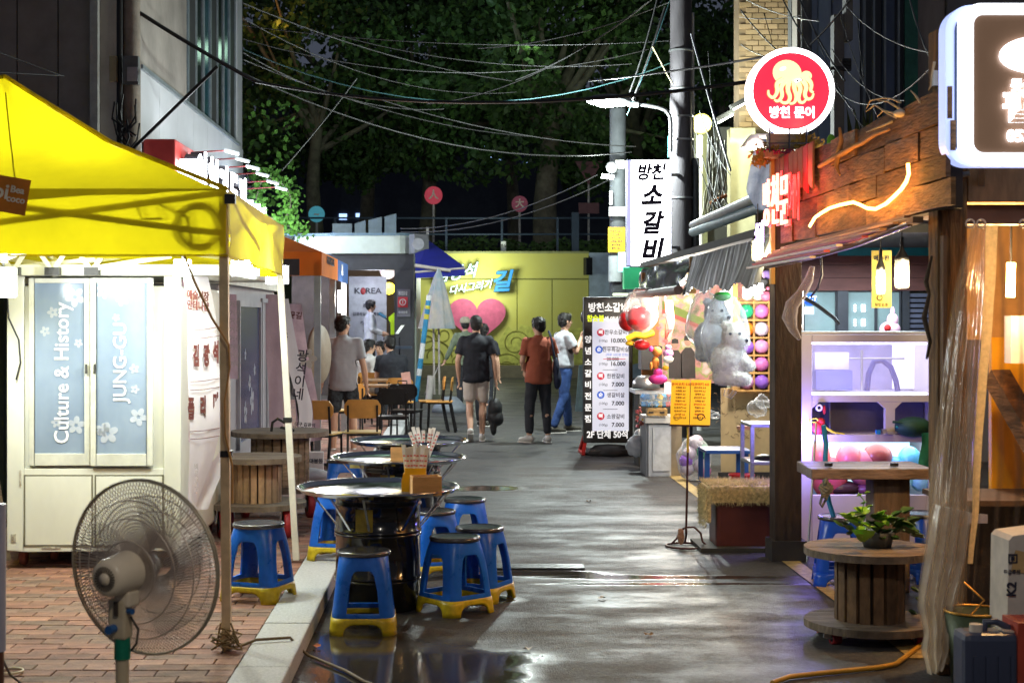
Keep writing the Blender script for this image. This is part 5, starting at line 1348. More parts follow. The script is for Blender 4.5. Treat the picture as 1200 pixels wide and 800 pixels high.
MB().tube([(bgx-.01,20.9,.56),(bgx,20.93,.76),(bgx,20.98,.775),(bgx+.01,21.02,.74),(bgx,21.06,.55)], .008, 6).build('handle', M('black_nylon'), bg_)
# person in dark beside him, further
person('person in black clothes walking just beyond the man with the bag', (PX(566.5,23.8),23.8,0), -8,
    dict(anL=V3(-.08,.16,.085), knL=V3(-.09,.14,.5), anR=V3(.08,-.14,.10), knR=V3(.09,.02,.49)), sh_navy, tr_grey, shoe_d, 1.58, legs='long', hair='full')
person('distant person with pale cap and green sleeve half hidden left of the man in black', (PX(545,29),29,0), 10,
    dict(elL=V3(-.28,.02,1.12), wrL=V3(-.36,.1,.92)), M('shirt_greygreen', (.16,.20,.14), .8), tr_grey, shoe_d, 1.66, legs='long', sleeve='long')
MB().lathe([(0,.11),(.06,.10),(.095,.06),(.104,0),(.10,-.01)], (PX(545,29),29,1.58), 18).build('pale_cap', M('cap_beige', (.38,.34,.27), .8), label='pale beige cap worn by the distant person near the heart', cat='cap', off=(PX(545,29),29,1.58))
# rust shirt, tote bag
m2 = person('person in rust coloured t shirt and charcoal trousers with a dark tote bag', (PX(631,20.8),20.8,0), 14,
    dict(anL=V3(-.14,-.02,.085), knL=V3(-.12,.03,.49), anR=V3(.12,-.05,.085), knR=V3(.11,.02,.49), elL=V3(-.23,.0,1.11), wrL=V3(-.15,.17,.99), elR=V3(.25,-.02,1.12), wrR=V3(.26,.16,1.02), ftL=-28, ftR=4),
    sh_rust, tr_grey, shoe_w, 1.68, legs='mid', hair='bowl', head_yaw=28, girth=1.06)
tb = T('tote_bag', 'dark navy tote bag hanging from the shoulder of the rust shirted person', 'bag', (PX(652,20.8),20.8,.85))
o = MB().ell(P(652,436,20.78),(.045,.13,.20),16,12).ell(P(653,443,20.78),(.055,.14,.15),16,10).build('bag_body', M('tote_navy', (.012,.018,.045), .8), tb)
bake(o, [('REMESH', dict(mode='VOXEL', voxel_size=.012)), ('SMOOTH', dict(iterations=2))]); wob(o, .01, 8)
MB().tube([P(650,420,20.68),P(646,396,20.72),P(643,388,20.8),P(648,400,20.92),P(652,420,20.9)], .016, 6).build('strap', M('tote_navy'), tb)
# man in white shirt and jeans, drinking, facing right
person('man in white polo shirt and blue jeans raising his hand to his mouth', (PX(660,22.6),22.6,0), -68,
    dict(neck=V3(0,.02,1.44), head=V3(0,.035,1.595), elR=V3(.22,.10,1.16), wrR=V3(.10,.24,1.36), hsR=V3(0,0,1), elL=V3(-.20,.14,1.12), wrL=V3(-.08,.32,1.22), hsL=V3(0,0,1), curl=1.3,
         anL=V3(-.16,.17,.085), knL=V3(-.12,.10,.49), anR=V3(.10,-.20,.085), knR=V3(.10,-.04,.49), ftL=0, ftR=0),
    sh_white, denim, shoe_d, 1.74, legs='long', hair='short', skinm=skin2, girth=1.02, untuck=False)
cup_c = P(677,375,22.3)
# someone behind the sign
MB().ell(P(684,371,20.4),(.04,.07,.085)).build('phone', M('black_plastic'), label='dark round thing peeking out at the left edge of the menu board', cat='gadget', off=P(684,371,20.4))
# singer
person('singer in white shirt standing at the microphone on the stage', (PX(434,32),32,.3), -80,
    dict(elL=V3(-.20,.06,1.12), wrL=V3(-.10,.26,1.05), elR=V3(.22,.0,1.12), wrR=V3(.14,.22,1.02)), sh_white, tr_grey, shoe_d, 1.74, legs='long', sleeve='long', hair='full')
# seated people
SJ = dict(pel=V3(0,-.02,.56), chest=V3(0,.02,.88), neck=V3(0,.05,1.05), head=V3(0,.07,1.20), shL=V3(-.17,.02,.99), shR=V3(.17,.02,.99), elL=V3(-.22,.08,.74), elR=V3(.22,.08,.74), wrL=V3(-.15,.30,.78), wrR=V3(.15,.30,.78),
    hipL=V3(-.09,.0,.53), hipR=V3(.09,.0,.53), knL=V3(-.12,.42,.50), knR=V3(.12,.42,.50), anL=V3(-.12,.40,.085), anR=V3(.12,.40,.085))
person('seated person in white t shirt turned right at the wooden table', (PX(431,24.9),24.9,0), -20, SJ, M('shirt_cream', (.52,.51,.50), .8), tr_grey, shoe_d, 1.72, legs='long', hair='full', head_yaw=-50, seated=True)
sb_ = dict(SJ); sb_['head'] = V3(-.03,.06,1.25); sb_['neck'] = V3(0,.03,1.09); sb_['chest'] = V3(0,.0,.90); sb_['shL'] = V3(-.19,.02,1.02); sb_['shR'] = V3(.19,.02,1.02)
person('seated person in black t shirt with back to the street at the wooden table', (PX(459,24.3),24.3,0), 14, sb_, sh_navy, tr_grey, shoe_d, 1.74, legs='long', hair='full', head_yaw=30, girth=1.2, seated=True)
person('seated person with long brown hair between the white and black shirts', (PX(447,26.2),26.2,0), 160, SJ, M('shirt_brown', (.16,.05,.03), .8), tr_grey, shoe_d, 1.66, legs='long', hair='full', seated=True)
# ---------------------------------------------------------------- menu sign board
YM = 19.0
mbk = M('sign_black', (.012,.012,.014), .45, bump=0); msn = T('menu_board', 'tall black lit menu board with white price panel standing in the street', 'sign board', (PX(712,YM),YM,0))
k = YM/F
MB().box(P(712,433,YM), (57*k,.20,170*k)).build('case', mbk, msn, bevel=.01)
pnl = MB().box(P(715.5,439,YM-.102), (42.5*k,.008,131*k)).build('light_panel', emis('menu_panel', (.60,.64,.82), .55, (.5,.5,.5)), msn)
wtx = emis('menu_white', (.9,.9,.9), .55, (.8,.8,.8)); ytx = emis('menu_yellow', (.7,.85,.02), .6, (.7,.8,.02)); inkd = M('ink_dark'); rdk = M('menu_red', (.50,.03,.06), .5, bump=0, emit=(.5,.02,.06), es=.4); blk_ = M('menu_blue', (.02,.10,.5), .5, bump=0, emit=(.02,.1,.55), es=.4)
def mt(s, sz, px, py, mat, bold=.004, u=(1,0,0), xs=1, al='CENTER', y=YM-.108, par=None): return MB().text(s, sz*k, P(px,py,YM)*1.0+Vector((0,y-YM,0)), u, (0,0,1), bold=bold, ext=.001, xs=xs, align=al).build('lettering', mat, par or msn)
mt('방천소갈비', 11.5, 712, 361, wtx, .012, xs=.9); mt('참숯불', 8.2, 697, 373.5, ytx, .012, xs=.9); mt('에 양념소갈비', 6.3, 723, 374, wtx, .004, xs=.85)
for i, c in enumerate('양념소갈비전문점'): mt(c, 9, 688.3, 398+i*13.2, wtx, .006)
mt('2F 단체 50석', 10.2, 711, 508.5, wtx, .010, xs=.9)
for i, (rm_, nm_, pr_) in enumerate(((1,'한우소갈비','10.000'),(0,'한우특갈비살','16.000'),(1,'한판갈비','7.000'),(0,'생갈비살','7.000'),(1,'소왕갈비','7.000'))):
    y = (389.5,409.5,440.5,462.5,487.5)[i]; x = 704 if i != 1 else 702
    MB().cyl(P(x,y,YM-.109), P(x,y,YM-.113), 4.4*k, n=20).build('price_dot', rdk if rm_ else blk_, msn)
    MB().text('뼈' if rm_ else '순', 5.5*k, P(x,y,YM-.115), bold=.002, ext=.001).build('lettering', wtx, msn)
    mt(nm_, 6.2, 720.5 if i != 1 else 720.5, y, inkd, .001, xs=.92); 
    yp = y+(9.5 if i != 1 else 16.5)
    mt(pr_, 6.6, 723, yp, inkd, .006); mt('(100g)', 4, 706, yp, inkd, 0)
    if i < 4: MB().box(P(715,yp+7.2,YM-.108), (17*k,.002,.5*k)).build('rule', inkd, msn)
mt('(하루 10인분 한정)', 3.4, 722, 415.5, blk_, 0); mt('20.000', 5.2, 717, 420.5, inkd, .003); MB().box(P(720,420.5,YM-.111), (26*k,.001,.7*k)).build('strike', rdk, msn)
rf = M('red_frame', (.45,.02,.015), .4)
for s in (-1,1):
    MB().beam(P(712+s*24,500,YM+.1), (PX(712+s*30,YM),YM-.18,0), .04,.03).beam(P(712+s*24,500,YM+.1), (PX(712+s*30,YM),YM+.35,0), .04,.03).beam((PX(712+s*30,YM),YM-.18,.02),(PX(712+s*30,YM),YM+.35,.02),.04,.03).build('leg', rf, msn)
MB().lathe([(0,.13),(.18,.12),(.30,.04),(.31,0),(0,0)], (PX(714,YM),YM-.1,0), 4).build('ballast', M('ballast_black', (.03,.03,.032), .6), msn)
MB().box((PX(722,YM),YM,.04), (.7,.5,.07)).build('rubber_base', M('ballast_black'), msn, bevel=.02)
sbn = MB().prism([(0,0),(.15,0),(.14,.62),(.05,.6)], P(674,482,20.2), (1,0,0),(0,0,1),(0,.03,0)).build('slim_banner', M('slim_blue', (.35,.55,.62), .6, var=.3, scale=9), label='slim pale blue banner stand behind the jeans man', cat='banner', off=P(676,482,20.2))

# ---------------------------------------------------------------- poles
polem = M('pole_concrete2', (.075,.068,.075), .8, var=.25, scale=3, bump=.4, stretch=(1,1,.3)); galv = M('galvanised', (.40,.41,.42), .35, .7)
p1 = T('utility_pole', 'tall concrete utility pole beside the white vertical sign carrying the street lamp', 'pole', (PX(798,21.8),21.8,0))
x1_ = PX(798,21.8)
MB().cyl((x1_,21.8,0),(x1_,21.8,9.5), .165, .145, n=20).build('shaft', polem, p1)
for py in (60,105,137,164,232): MB().cyl(P(798,py+1,21.8),P(798,py-1,21.8),.172,n=20).build('band', galv, p1)
MB().cyl(P(812,300,21.8),P(812,15,21.8),.02,n=6).build('conduit', M('conduit_white', (.6,.6,.6), .5), p1)
MB().cyl((x1_+.20,21.75,1),(x1_+.20,21.75,3.9),.05,n=8).build('riser_pipe', M('riser_black', (.03,.035,.04), .5), p1)
sl = T('street_lamp', 'cool white cobra head street lamp on a curved arm from the utility pole', 'street lamp', P(785,178,21.7))
MB().tube([P(786,178,21.62),P(786,145,21.6),P(785,136,21.6),P(780,129,21.6),P(770,125.5,21.6),P(755,123,21.6),P(742,122,21.6)], .028, 8).build('arm', M('arm_grey', (.09,.09,.095), .5), sl)
o = MB().ell(P(713,117.5,21.6),(.32,.14,.085),20,10).ell(P(724,118.5,21.6),(.22,.12,.08),16,8).build('lamp_head', M('lamp_head_grey', (.13,.135,.14), .5), sl)
MB().cyl(P(736,121.5,21.6),P(748,122.5,21.6),.045,n=10).build('collar', galv, sl)
MB().ell(P(711,121.5,21.6),(.17,.09,.055),16,8).build('lens', emis('street_led', (.85,1,.97), 45), sl)
point('street_light', P(704,137,21.4), 850, (.88,1,.96), .10, sl)
s2 = dup(sl, None, None, 'added street lamp out of view behind the viewer lighting the near pavement')  # unseen lamp, added with its pole to brighten the foreground
s2.location = sl.location+Vector((-1.2,-20.3,0)); p3 = dup(p1, p1.location+Vector((-1.2,-20.3,0)), 0, 'added concrete pole out of view behind the viewer carrying the added street lamp'); s2['group'] = 'cobra head street lamps'; sl['group'] = 'cobra head street lamps'
for c in KIDS(s2):
    if c.type == 'LIGHT': c.data = c.data.copy(); c.data.energy = 170; c.data.color = (1,.90,.76)
p2 = T('utility_pole', 'second concrete utility pole further back carrying a small lamp and yellow notice', 'pole', (PX(724,27),27,0))
x2_ = PX(724,27)
MB().cyl((x2_,27,0),(x2_,27,PZ(128,27)), .15, .14, n=18).build('shaft', M('pole_blue_grey', (.075,.085,.095), .8, var=.2, bump=.3), p2)
MB().box(P(725,248,26.8), (.34,.1,.16)).build('white_band', M('band_white', (.55,.56,.58), .5), p2)
nt2 = T('pole_notice', 'yellow notice sheet fixed round the second utility pole', 'notice', P(722,281,26.8))
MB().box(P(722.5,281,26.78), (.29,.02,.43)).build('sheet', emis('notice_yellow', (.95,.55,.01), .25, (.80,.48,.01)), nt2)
for i in range(6): MB().text(('주정차 금지','안내문','견인지역','과태료 부과','중구청장','문의 053')[i], .045, P(722,271+i*4,26.765), bold=.001).build('lettering', inkd, nt2)
ch = MB().cyl(P(721,330,26.82),P(721,300,26.82),.12,n=12).build('pole_wrap', M('wrap_grey', (.36,.40,.42), .7), p2)
sl2 = T('small_pole_lamp', 'small cool white lamp fitting bracketed to the second utility pole', 'lamp', P(716,200,26.7))
MB().ell(P(717,196,26.6),(.10,.10,.10),12,8).build('camera_dome', M('dome_white', (.5,.52,.55), .4), sl2)
MB().box(P(712,207,26.5),(.20,.10,.06),ry=.12).build('light', emis('small_led', (.9,1,.9), 30), sl2)
MB().box(P(726,193,26.75),(.16,.1,.15)).build('bracket_box', galv, sl2)
point('glow', P(709,213,25.9), 150, (.9,1,.92), .08, sl2)
MB().cyl(P(716,240,26.7),P(716,224,26.7),.03,n=8).build('tube', M('dome_white'), sl2)

# white vertical sign
YS = 21.0; ks = YS/F
vs_ = T('vertical_sign', 'white glowing vertical box sign with brush Korean lettering beside the pole', 'sign', P(761,250,YS))
MB().bb(PX(735,YS),PX(787,YS),YS+.02,YS+.22,PZ(312,YS),PZ(187,YS)).build('case', M('sign_frame_grey', (.25,.26,.33), .5), vs_)
MB().bb(PX(740,YS),PX(786,YS),YS,YS+.018,PZ(311,YS),PZ(188,YS)).build('face', emis('sign_face_white', (.95,.97,1), 7), vs_)
MB().bb(PX(735,YS),PX(739.7,YS),YS+.002,YS+.016,PZ(311,YS),PZ(188,YS)).build('side_face', emis('sign_side', (.55,.55,.9), .7), vs_)
bk = M('brush_ink', (.02,.012,.05), .6, bump=0)
for s, sz, px, py in (('방천',20,762,203),('소',29,763,231),('갈',28,763,263),('비',31,763,296)):
    MB().text(s, sz*ks, P(px,py,YS-.006), (1,0,.02), (0,0,1), bold=.018, ext=.002, shear=.22, xs=.92, bmax=.045).build('lettering', bk, vs_)
MB().beam(P(787,205,YS+.1),P(795,205,21.7),.04,.04).beam(P(787,290,YS+.1),P(795,290,21.7),.04,.04).build('bracket', galv, vs_)
tl = T('teal_wall_light', 'small teal lit box light left below the white vertical sign', 'sign', P(731,308,22))
MB().box(P(731,307,22), (.15,.08,.27)).build('case', emis('teal_glow', (.35,.95,.95), 2.0), tl)
MB().box(P(787,172,22.3), (.10,.1,.3)).build('teal_box', M('teal_paint', (.08,.30,.33), .5), label='small teal box fitting left of the utility pole above the white sign', cat='fitting', off=P(775,172,22.3))
# globe lamp
gl_ = T('globe_lamp', 'round glowing pale yellow globe lamp on a white post', 'lamp', (PX(820,23),23,0))
MB().ell(P(822,145,23),(.148,.148,.148),24,16).build('globe', emis('globe_glow', (1,.86,.16), 1.8), gl_)
MB().cyl((PX(820,23),23,0),P(820,159,23),.045,n=10).build('post', M('post_white', (.75,.75,.7), .5), gl_)
point('glow', P(826,150,22.2), 100, (1,.95,.6), .15, gl_)

# ---------------------------------------------------------------- right hand buildings
bmat = [M('beige_brick_a', (.38,.27,.15), .8, rnd=.2, var=.2, scale=2, bump=.4, bscale=30), M('beige_brick_b', (.44,.31,.18), .8, rnd=.2, var=.2, scale=2, bump=.4, bscale=30)]
bb_ = T('brick_building', 'narrow beige painted brick building right of the utility pole', 'building', (4.9, 24, 0))
YB = 24.0; bx0, bx1 = PX(866,YB), PX(934,YB)
MB().bb(bx0,bx1,YB+.02,YB+.45,0,9).build('wall', M('brick_joint', (.27,.20,.12), .85), bb_)
bme = []
for i in range(4):
    m = MB().box((0,0,0),(.186,.05,.072)).mesh('brick', (0,0,0), .004); m.materials.append(bmat[i%2]); bme.append(m)
rows = 40; cnt = 0
for r in range(rows):
    z = PZ(150,YB)+.05+r*.084; x = bx0+.10+(.10 if r%2 else 0)
    if z > PZ(-8,YB): break
    while x < bx1-.09 and cnt < 290:
        o = bpy.data.objects.new('brick', random.choice(bme)); COL.objects.link(o); o.parent = bb_
        o.location = (x-4.9, YB+.0-24+random.uniform(-.004,.004), z); x += .200; cnt += 1
yellowish = M('cream_wall', (.42,.40,.24), .7, var=.12, bump=.1)
MB().bb(PX(856,YB-.4),PX(885,YB-.4),YB-.4,YB-.1,0,PZ(150,YB-.4)).build('wall_bay', yellowish, bb_)
MB().bb(PX(827,24.5),PX(856,24.5),24.4,24.6,2.2,PZ(150,24.5)).build('dark_backdrop', M('recess_dark', (.03,.03,.025), .8), bb_)  # flat dark slab, the shade of the gap put into its colour
MB().bb(PX(814,24.3),PX(828,24.3),24.2,24.4,1.5,PZ(150,24.3)).build('side_pillar', M('pillar_olive', (.12,.12,.05), .7), bb_)
lmp = emis('facade_lamp', (.9,1,.85), 14)
for px, py in ((849,136),(866,121)):
    t = T('facade_lamp', 'small angled facade floodlight on the brick building '+('beside the globe lamp' if px<860 else 'at the edge of the round red sign'), 'lamp', P(px,py,23.2))
    MB().box(P(px,py,23.2),(.28,.16,.07),ry=-.5).build('housing', blk, t); MB().box(P(px+1,py+3.6,23.2),(.24,.12,.02),ry=-.5).build('light', lmp, t)
    point('glow', P(px+2,py+9,22.8), 14, (.9,1,.8), .06, t)
fl3 = T('white_spot_lamp', 'white round shaded spot lamp left of the planter shelf', 'lamp', P(883,163,11.6))
MB().lathe([(.03,0),(.05,-.02),(.11,-.10),(.105,-.10),(.045,-.02)], P(884,158,11.6), 20).build('shade', M('shade_white', (.7,.68,.66), .4, bump=0), fl3)
MB().ell(P(884,170,11.6),(.05,.05,.035)).build('bulb', emis('spot_bulb', (1,.93,.82), 30), fl3)
MB().cyl(P(886,160,11.6),P(903,160,11.5),.02).build('arm', M('shade_white'), fl3)
point('glow', P(884,178,11.5), 10, (1,.92,.8), .05, fl3)
# blue cloth
cloth([P(884,158,12.2),P(880,190,12.2),P(876,225,12.2),P(884,245,12.2)],[P(903,158,12.3),P(903,190,12.3),P(902,225,12.3),P(900,247,12.3)], n=14, m=6, amp=.02).build('blue_cloth', M('blue_white_cloth', (.10,.22,.50), .7, var=.5, scale=4, col2=(.50,.58,.72), transl=.3), label='blue and white cloth hanging under the round red sign', cat='cloth', off=P(890,160,12.2))
# dark glass building
gb_ = T('dark_building', 'dark blue grey building of tall panels and panes behind the wooden shop front', 'building', (6, 18, 0))
YD = 18.0
cols = [(934,950,(.20,.16,.11)),(950,960,(.16,.20,.28)),(960,976,(.13,.17,.24)),(976,990,(.10,.12,.17)),(990,1010,(.20,.23,.30)),(1010,1035,(.035,.04,.05)),(1035,1050,(.05,.07,.12)),(1050,1073,(.02,.025,.035)),(1073,1110,(.17,.14,.125)),(1110,1260,(.12,.11,.11))]
for a, b, c in cols:
    MB().bb(PX(a,YD)+.006,PX(b,YD)-.006,YD+random.uniform(0,.08),YD+.3,0,7.5).build('wall_panel', M('panel_%d'%a, tuple(min(1,q*(1.2 if a < 960 else 1.7)) for q in c), .6, var=.25, scale=1.2, bump=.15, stretch=(3,3,.6)), gb_)
MB().bb(PX(934,YD),PX(1260,YD),YD+.3,YD+.5,0,7.5).build('wall_core', M('recess_dark'), gb_)
for a in (1012,1023,1036,1052,1060): MB().bb(PX(a,YD)-.012,PX(a,YD)+.012,YD-.05,YD-.005,2.5,7.4).build('mullion', fr, gb_)
gs = MB().bb(PX(1058,YD),PX(1073,YD),YD-.09,YD-.055,PZ(140,YD),7.3).build('green_pane', M('green_glass', (.03,.13,.09), .25), gb_)
dp = T('conduit_pole', 'grey square conduit pole with insulators behind the round red sign', 'pole', (PX(985,15.5),15.5,0))
MB().bb(PX(976,15.5),PX(988,15.5),15.45,15.6,0,PZ(18,15.5)).build('shaft', M('conduit_grey', (.12,.115,.115), .7, bump=.2), dp)
MB().bb(PX(990,15.4),PX(998,15.4),15.35,15.5,PZ(48,15.4),PZ(-30,15.4)).build('upper_pipe', M('conduit_grey'), dp)
for py in (72,76,80): MB().cyl(P(988,py,15.4),P(997,py,15.4),.03).build('insulator', blk, dp)
MB().box(P(985,80,15.35),(.2,.04,.03)).build('clamp', blk, dp)
dp2 = T('conduit_pole', 'dark round pipe pole left of the square conduit pole', 'pole', (PX(945,15.8),15.8,0))
MB().cyl((PX(945,15.8),15.8,0),(PX(945,15.8),15.8,PZ(-20,15.8)),.055).build('shaft', M('conduit_dark', (.07,.075,.08), .6), dp2)
MB().cyl(P(950,110,15.7),P(943,88,15.7),.06).build('junction', blk, dp2)
# palm-like dark plant behind
gr = MB()
for i in range(60):
    a = P(random.uniform(997,1032),random.uniform(175,235),14.5); tp_ = a+Vector((random.uniform(-.12,.12),0,random.uniform(.25,.55)))
    w_ = Vector((.01,0,0)); gr.add([a-w_,a+w_,tp_.lerp(a,.4)+w_*1.3+Vector((0,-.02,0)),tp_,tp_.lerp(a,.4)-w_*1.3], [(0,1,2,3,4)])
gr.build('tall_grass_plant', M('grass_dark', (.045,.06,.02), .6, var=.5), label='dark tall grass like plant behind the wooden fascia', cat='plant', off=P(1015,230,14.5), kind=None)

# ---------------------------------------------------------------- wooden shop front
plankm = [wood('plank_a', (.15,.075,.032), .75, (2.5,1.6,9), 1.0, .75), wood('plank_b', (.10,.050,.025), .8, (2.5,1.4,8), 1.0, .8), wood('plank_c', (.20,.105,.045), .75, (2.5,1.6,10), 1.0, .7)]
XF = 2.215
sf = T('wooden_shop_fascia', 'rough brown plank fascia with curling orange light tube over the shop front', 'shop front', (XF,8.8,0))
MB().bb(XF+.03,XF+.10,7.1,10.55,2.17,2.70).build('backing', M('backing_dark', (.03,.018,.01), .9), sf)
z = 2.17
for row, hh in enumerate((.13,.12,.14,.15)):
    y = 7.1-random.random()*.2
    while y < 10.5:
        L_ = random.uniform(.35,1.2); y2 = min(y+L_, 10.55); d = random.uniform(.0,.022)
        a0_ = random.uniform(-.008,.008); a1_ = random.uniform(-.008,.008)
        MB().prism([(y+.004,a0_),(y2-.004,a1_),(y2-.004,hh-.006+a1_),(y+(y2-y)*.5,hh+random.uniform(-.01,.006)),(y+.004,hh-.006+a0_)], (XF-.0+.028-d,0,z), (0,1,0),(0,0,1),(-.022,0,0)).build('plank', random.choice(plankm), sf)
        y = y2
    z += hh
# twisted root along the top
top = [PS(px, py, 2.16) for px, py in ((962,188),(985,172),(1000,165),(1012,160),(1035,152),(1060,150))]
MB().tube([PS(px,py,2.17) for px,py in ((960,195),(975,186),(990,178),(1000,172),(1010,168),(1025,158),(1042,152))], [.012,.016,.018,.014,.012,.010,.006], 6).build('twisted_root', M('root_wood', (.42,.22,.09), .8, bump=.6), sf)
MB().tube([PS(984,150,2.17),PS(986,165,2.17),PS(983,178,2.17),PS(980,196,2.17),PS(984,205,2.17)], [.008,.014,.018,.014,.006], 6).build('twisted_root', M('root_wood'), sf)
# orange tube
tube_ = [(949,265),(955,255),(962,250),(972,244),(985,240),(1000,237),(1008,240),(1016,244),(1026,245),(1038,239),(1048,230),(1056,222),(1062,213),(1065,204),(1064,192)]
lt_ = T('orange_light_tube', 'glowing orange neon tube bent in a wavy line on the plank fascia', 'neon light', PS(1000,237,2.17))
tp_ = [PS(px,py,2.165) for px,py in tube_]
MB().tube(tp_, .0085, 8).build('tube', emis('neon_orange', (1,.42,.07), 16, (1,.5,.2)), lt_)
for i in (2,5,9,12): 
    c = tp_[i]; point('glow', (c.x-.11,c.y,c.z+.02), 2.4, (1,.42,.08), .06, lt_)
# neon letters
nl = T('neon_letter_sign', 'red and white neon Korean letters at the far end of the plank fascia', 'neon sign', (2.12,10.3,2.4))
nr = emis('neon_red', (1,.03,.03), 1.3); nw_ = emis('neon_pinkwhite', (1,.36,.24), 2.6); nv = emis('neon_violet', (.65,.5,1), 5)
for s, y, z, sz, mt_, sx in (('방',10.52,2.42,.30,nw_,.62),('천',10.24,2.42,.32,nw_,.62),('문',9.96,2.40,.32,nw_,.62),('어',9.72,2.40,.26,nr,.62)):
    MB().text(s, sz*1.15, (2.10,y,z), (0,-1,0), (0,0,1), bold=-.001, ext=.008, xs=sx*1.2).build('lettering', mt_, nl)
    MB().text(s, sz*1.2, (2.125,y,z), (0,-1,0), (0,0,1), bold=.006, ext=.003, xs=sx*1.2).build('letter_halo', nr, nl)
MB().text('소리', .16, (2.07,10.62,2.24), (0,-1,0), (0,0,1), bold=.002, ext=.006).build('lettering', nv, nl)
point('glow', (1.98,10.3,2.35), 6, (1,.12,.08), .15, nl); point('glow', (2.1,9.6,2.52), 3, (1,.1,.08), .06, nl)
# cloth scraps shingles behind letters
for i in range(9):
    y = 10.75-.14*i; MB().prism([(0,0),(.13,.01),(.12,-.24-random.random()*.06),(.01,-.22-random.random()*.05)], (2.19,y,2.74), (0,-1,0),(0,0,1),(-.012,0,0)).build('scrap_shingle', [M('scrap_brown', (.25,.12,.08), .8), M('scrap_red', (.35,.02,.03), .7)][i in (3,7)], sf)
# lower eave of long strips
evm = [M('strip_wood', (.45,.27,.12), .6, var=.3, stretch=(1,1,8)), M('strip_red', (.40,.06,.05), .6), M('strip_cream', (.58,.48,.38), .5), M('strip_dark', (.16,.09,.05), .7)]
for i in range(7):
    xa = 1.945+.038*i; zz = 2.0+.022*i; y1_ = 10.45-random.uniform(0,.12); y0_ = 8.5-.12*(6-i)*0+i*-.18+random.uniform(-.15,.15)
    MB().beam((xa,y1_,zz),(xa+.0,y0_,zz+.004*i),.034,.012).build('eave_strip', evm[(2,1,2,1,0,0,3)[i]], sf)
MB().beam((2.16,10.5,2.04),(2.17,7.3,2.13),.05,.03).build('eave_board', M('strip_dark'), sf)
MB().tube([(2.0,10.0,2.0),(2.06,9.2,2.02),(2.13,8.3,2.06),(2.16,7.4,2.12)], .018, 6).build('eave_pipe', M('pipe_brown', (.20,.13,.09), .35, .4), sf)
# posts
postm = wood('post_wood', (.12,.07,.04), .8, (5,5,1.2), .8, .6)
ps1 = T('dark_post', 'dark weathered wooden post at the far corner of the shop front', 'post', (2.28,10.72,0))
MB().bb(2.185,2.37,10.66,10.85,0,2.75).build('post', wood('post_dark', (.045,.028,.02), .8, (5,5,1.2), .8, .6), ps1, bevel=.008)
MB().bb(2.155,2.183,10.64,10.70,1.9,2.85).build('batten', M('batten_ochre', (.45,.32,.08), .7), ps1)
MB().bb(2.16,2.40,10.63,10.87,0,.14).build('plinth', M('plinth_dark', (.035,.03,.028), .8), ps1)
MB().cyl((2.37,10.5,.02),(2.46,10.62,.95),.008,n=6).build('leaning_rod', galv, ps1)
ps2 = T('rough_post', 'thick rough wooden post lit orange between the shop front and the curtain', 'post', (PX(1112,7.3),7.3,0))
o = MB().bb(PX(1095,7.3),PX(1130,7.3),7.25,7.40,0,PZ(35,7.3)).build('post', wood('post_lit', (.19,.095,.03), .75, (12,12,1.2), 1.2, .9), ps2, bevel=.01)
MB().cyl(P(1120,206,7.24),P(1120,206,7.2),.024).cyl(P(1122,206,7.21),P(1136,203,7.18),.012).build('iron_fitting', galv, ps2)
MB().box(P(1097,92,7.24),(.03,.03,.07)).build('hinge_plate', galv, ps2)
MB().tube([P(1092,300,7.3),P(1085,330,7.35),P(1089,345,7.3),P(1083,372,7.3),P(1090,400,7.3),P(1086,420,7.35)], [.006,.012,.008,.013,.009,.006], 7).build('bark_edge', M('bark_dark', (.07,.05,.035), .9, bump=1), ps2)
MB().bb(PX(1096,7.32),PX(1100,7.32),7.2,7.25,.1,2.05).build('edge_batten', M('strip_dark'), ps2)

# shelf with dried plants and round sign
sh = T('planter_shelf', 'small wooden shelf with dried plants above the neon letters', 'shelf', P(925,182,10.7))
MB().bb(PX(893,10.6),PX(958,10.6),10.5,10.75,PZ(186,10.6),PZ(179,10.6)).build('board', wood('shelf_wood', (.26,.18,.11), .8, (6,2,2)), sh)
for px in (902,925,945): MB().cyl(P(px,179,10.5),P(px,150,10.5),.006,n=5).build('rod', M('iron_blue', (.05,.06,.12), .4), sh)
MB().tube([P(900,168,10.5),P(950,168,10.5)],.005,5).build('rail', M('iron_blue'), sh)
MB().box(P(918,166,10.62),(.22,.08,.10)).build('plank_box', wood('pale_board', (.50,.40,.30), .7, (2,2,12)), sh)
dr = MB()
for i in range(420):
    cx, cz = random.choice(((945,165),(935,170),(955,170),(890,186),(895,180),(905,178)))
    a = P(random.gauss(cx,5),random.gauss(cz,4.5),10.55+random.random()*.15); d = Vector((random.gauss(0,1),random.gauss(0,.5),random.gauss(0,1))).normalized()*.022; e = d.orthogonal()*.5
    dr.quad(a-d,a-e,a+d,a+e)
dr.build('dried_flowers', M('dry_plant', (.50,.33,.08), .8, var=.5, scale=20), sh, kind='stuff')
pk = MB()
for i in range(60):
    a = P(random.gauss(922,12),random.gauss(178,1.5),10.5); pk.ell(a,.008,5,4)
pk.build('berries', M('berry', (.35,.03,.10), .6), sh, kind='stuff')
MB().box(P(975,172,10.2),(.06,.06,.045)).build('white_tin', M('cream_plastic'), sh); MB().ell(P(974,166,10.3),(.03,.02,.05)).build('green_leaf', M('leaf_bright', (.15,.45,.03), .5), sh)
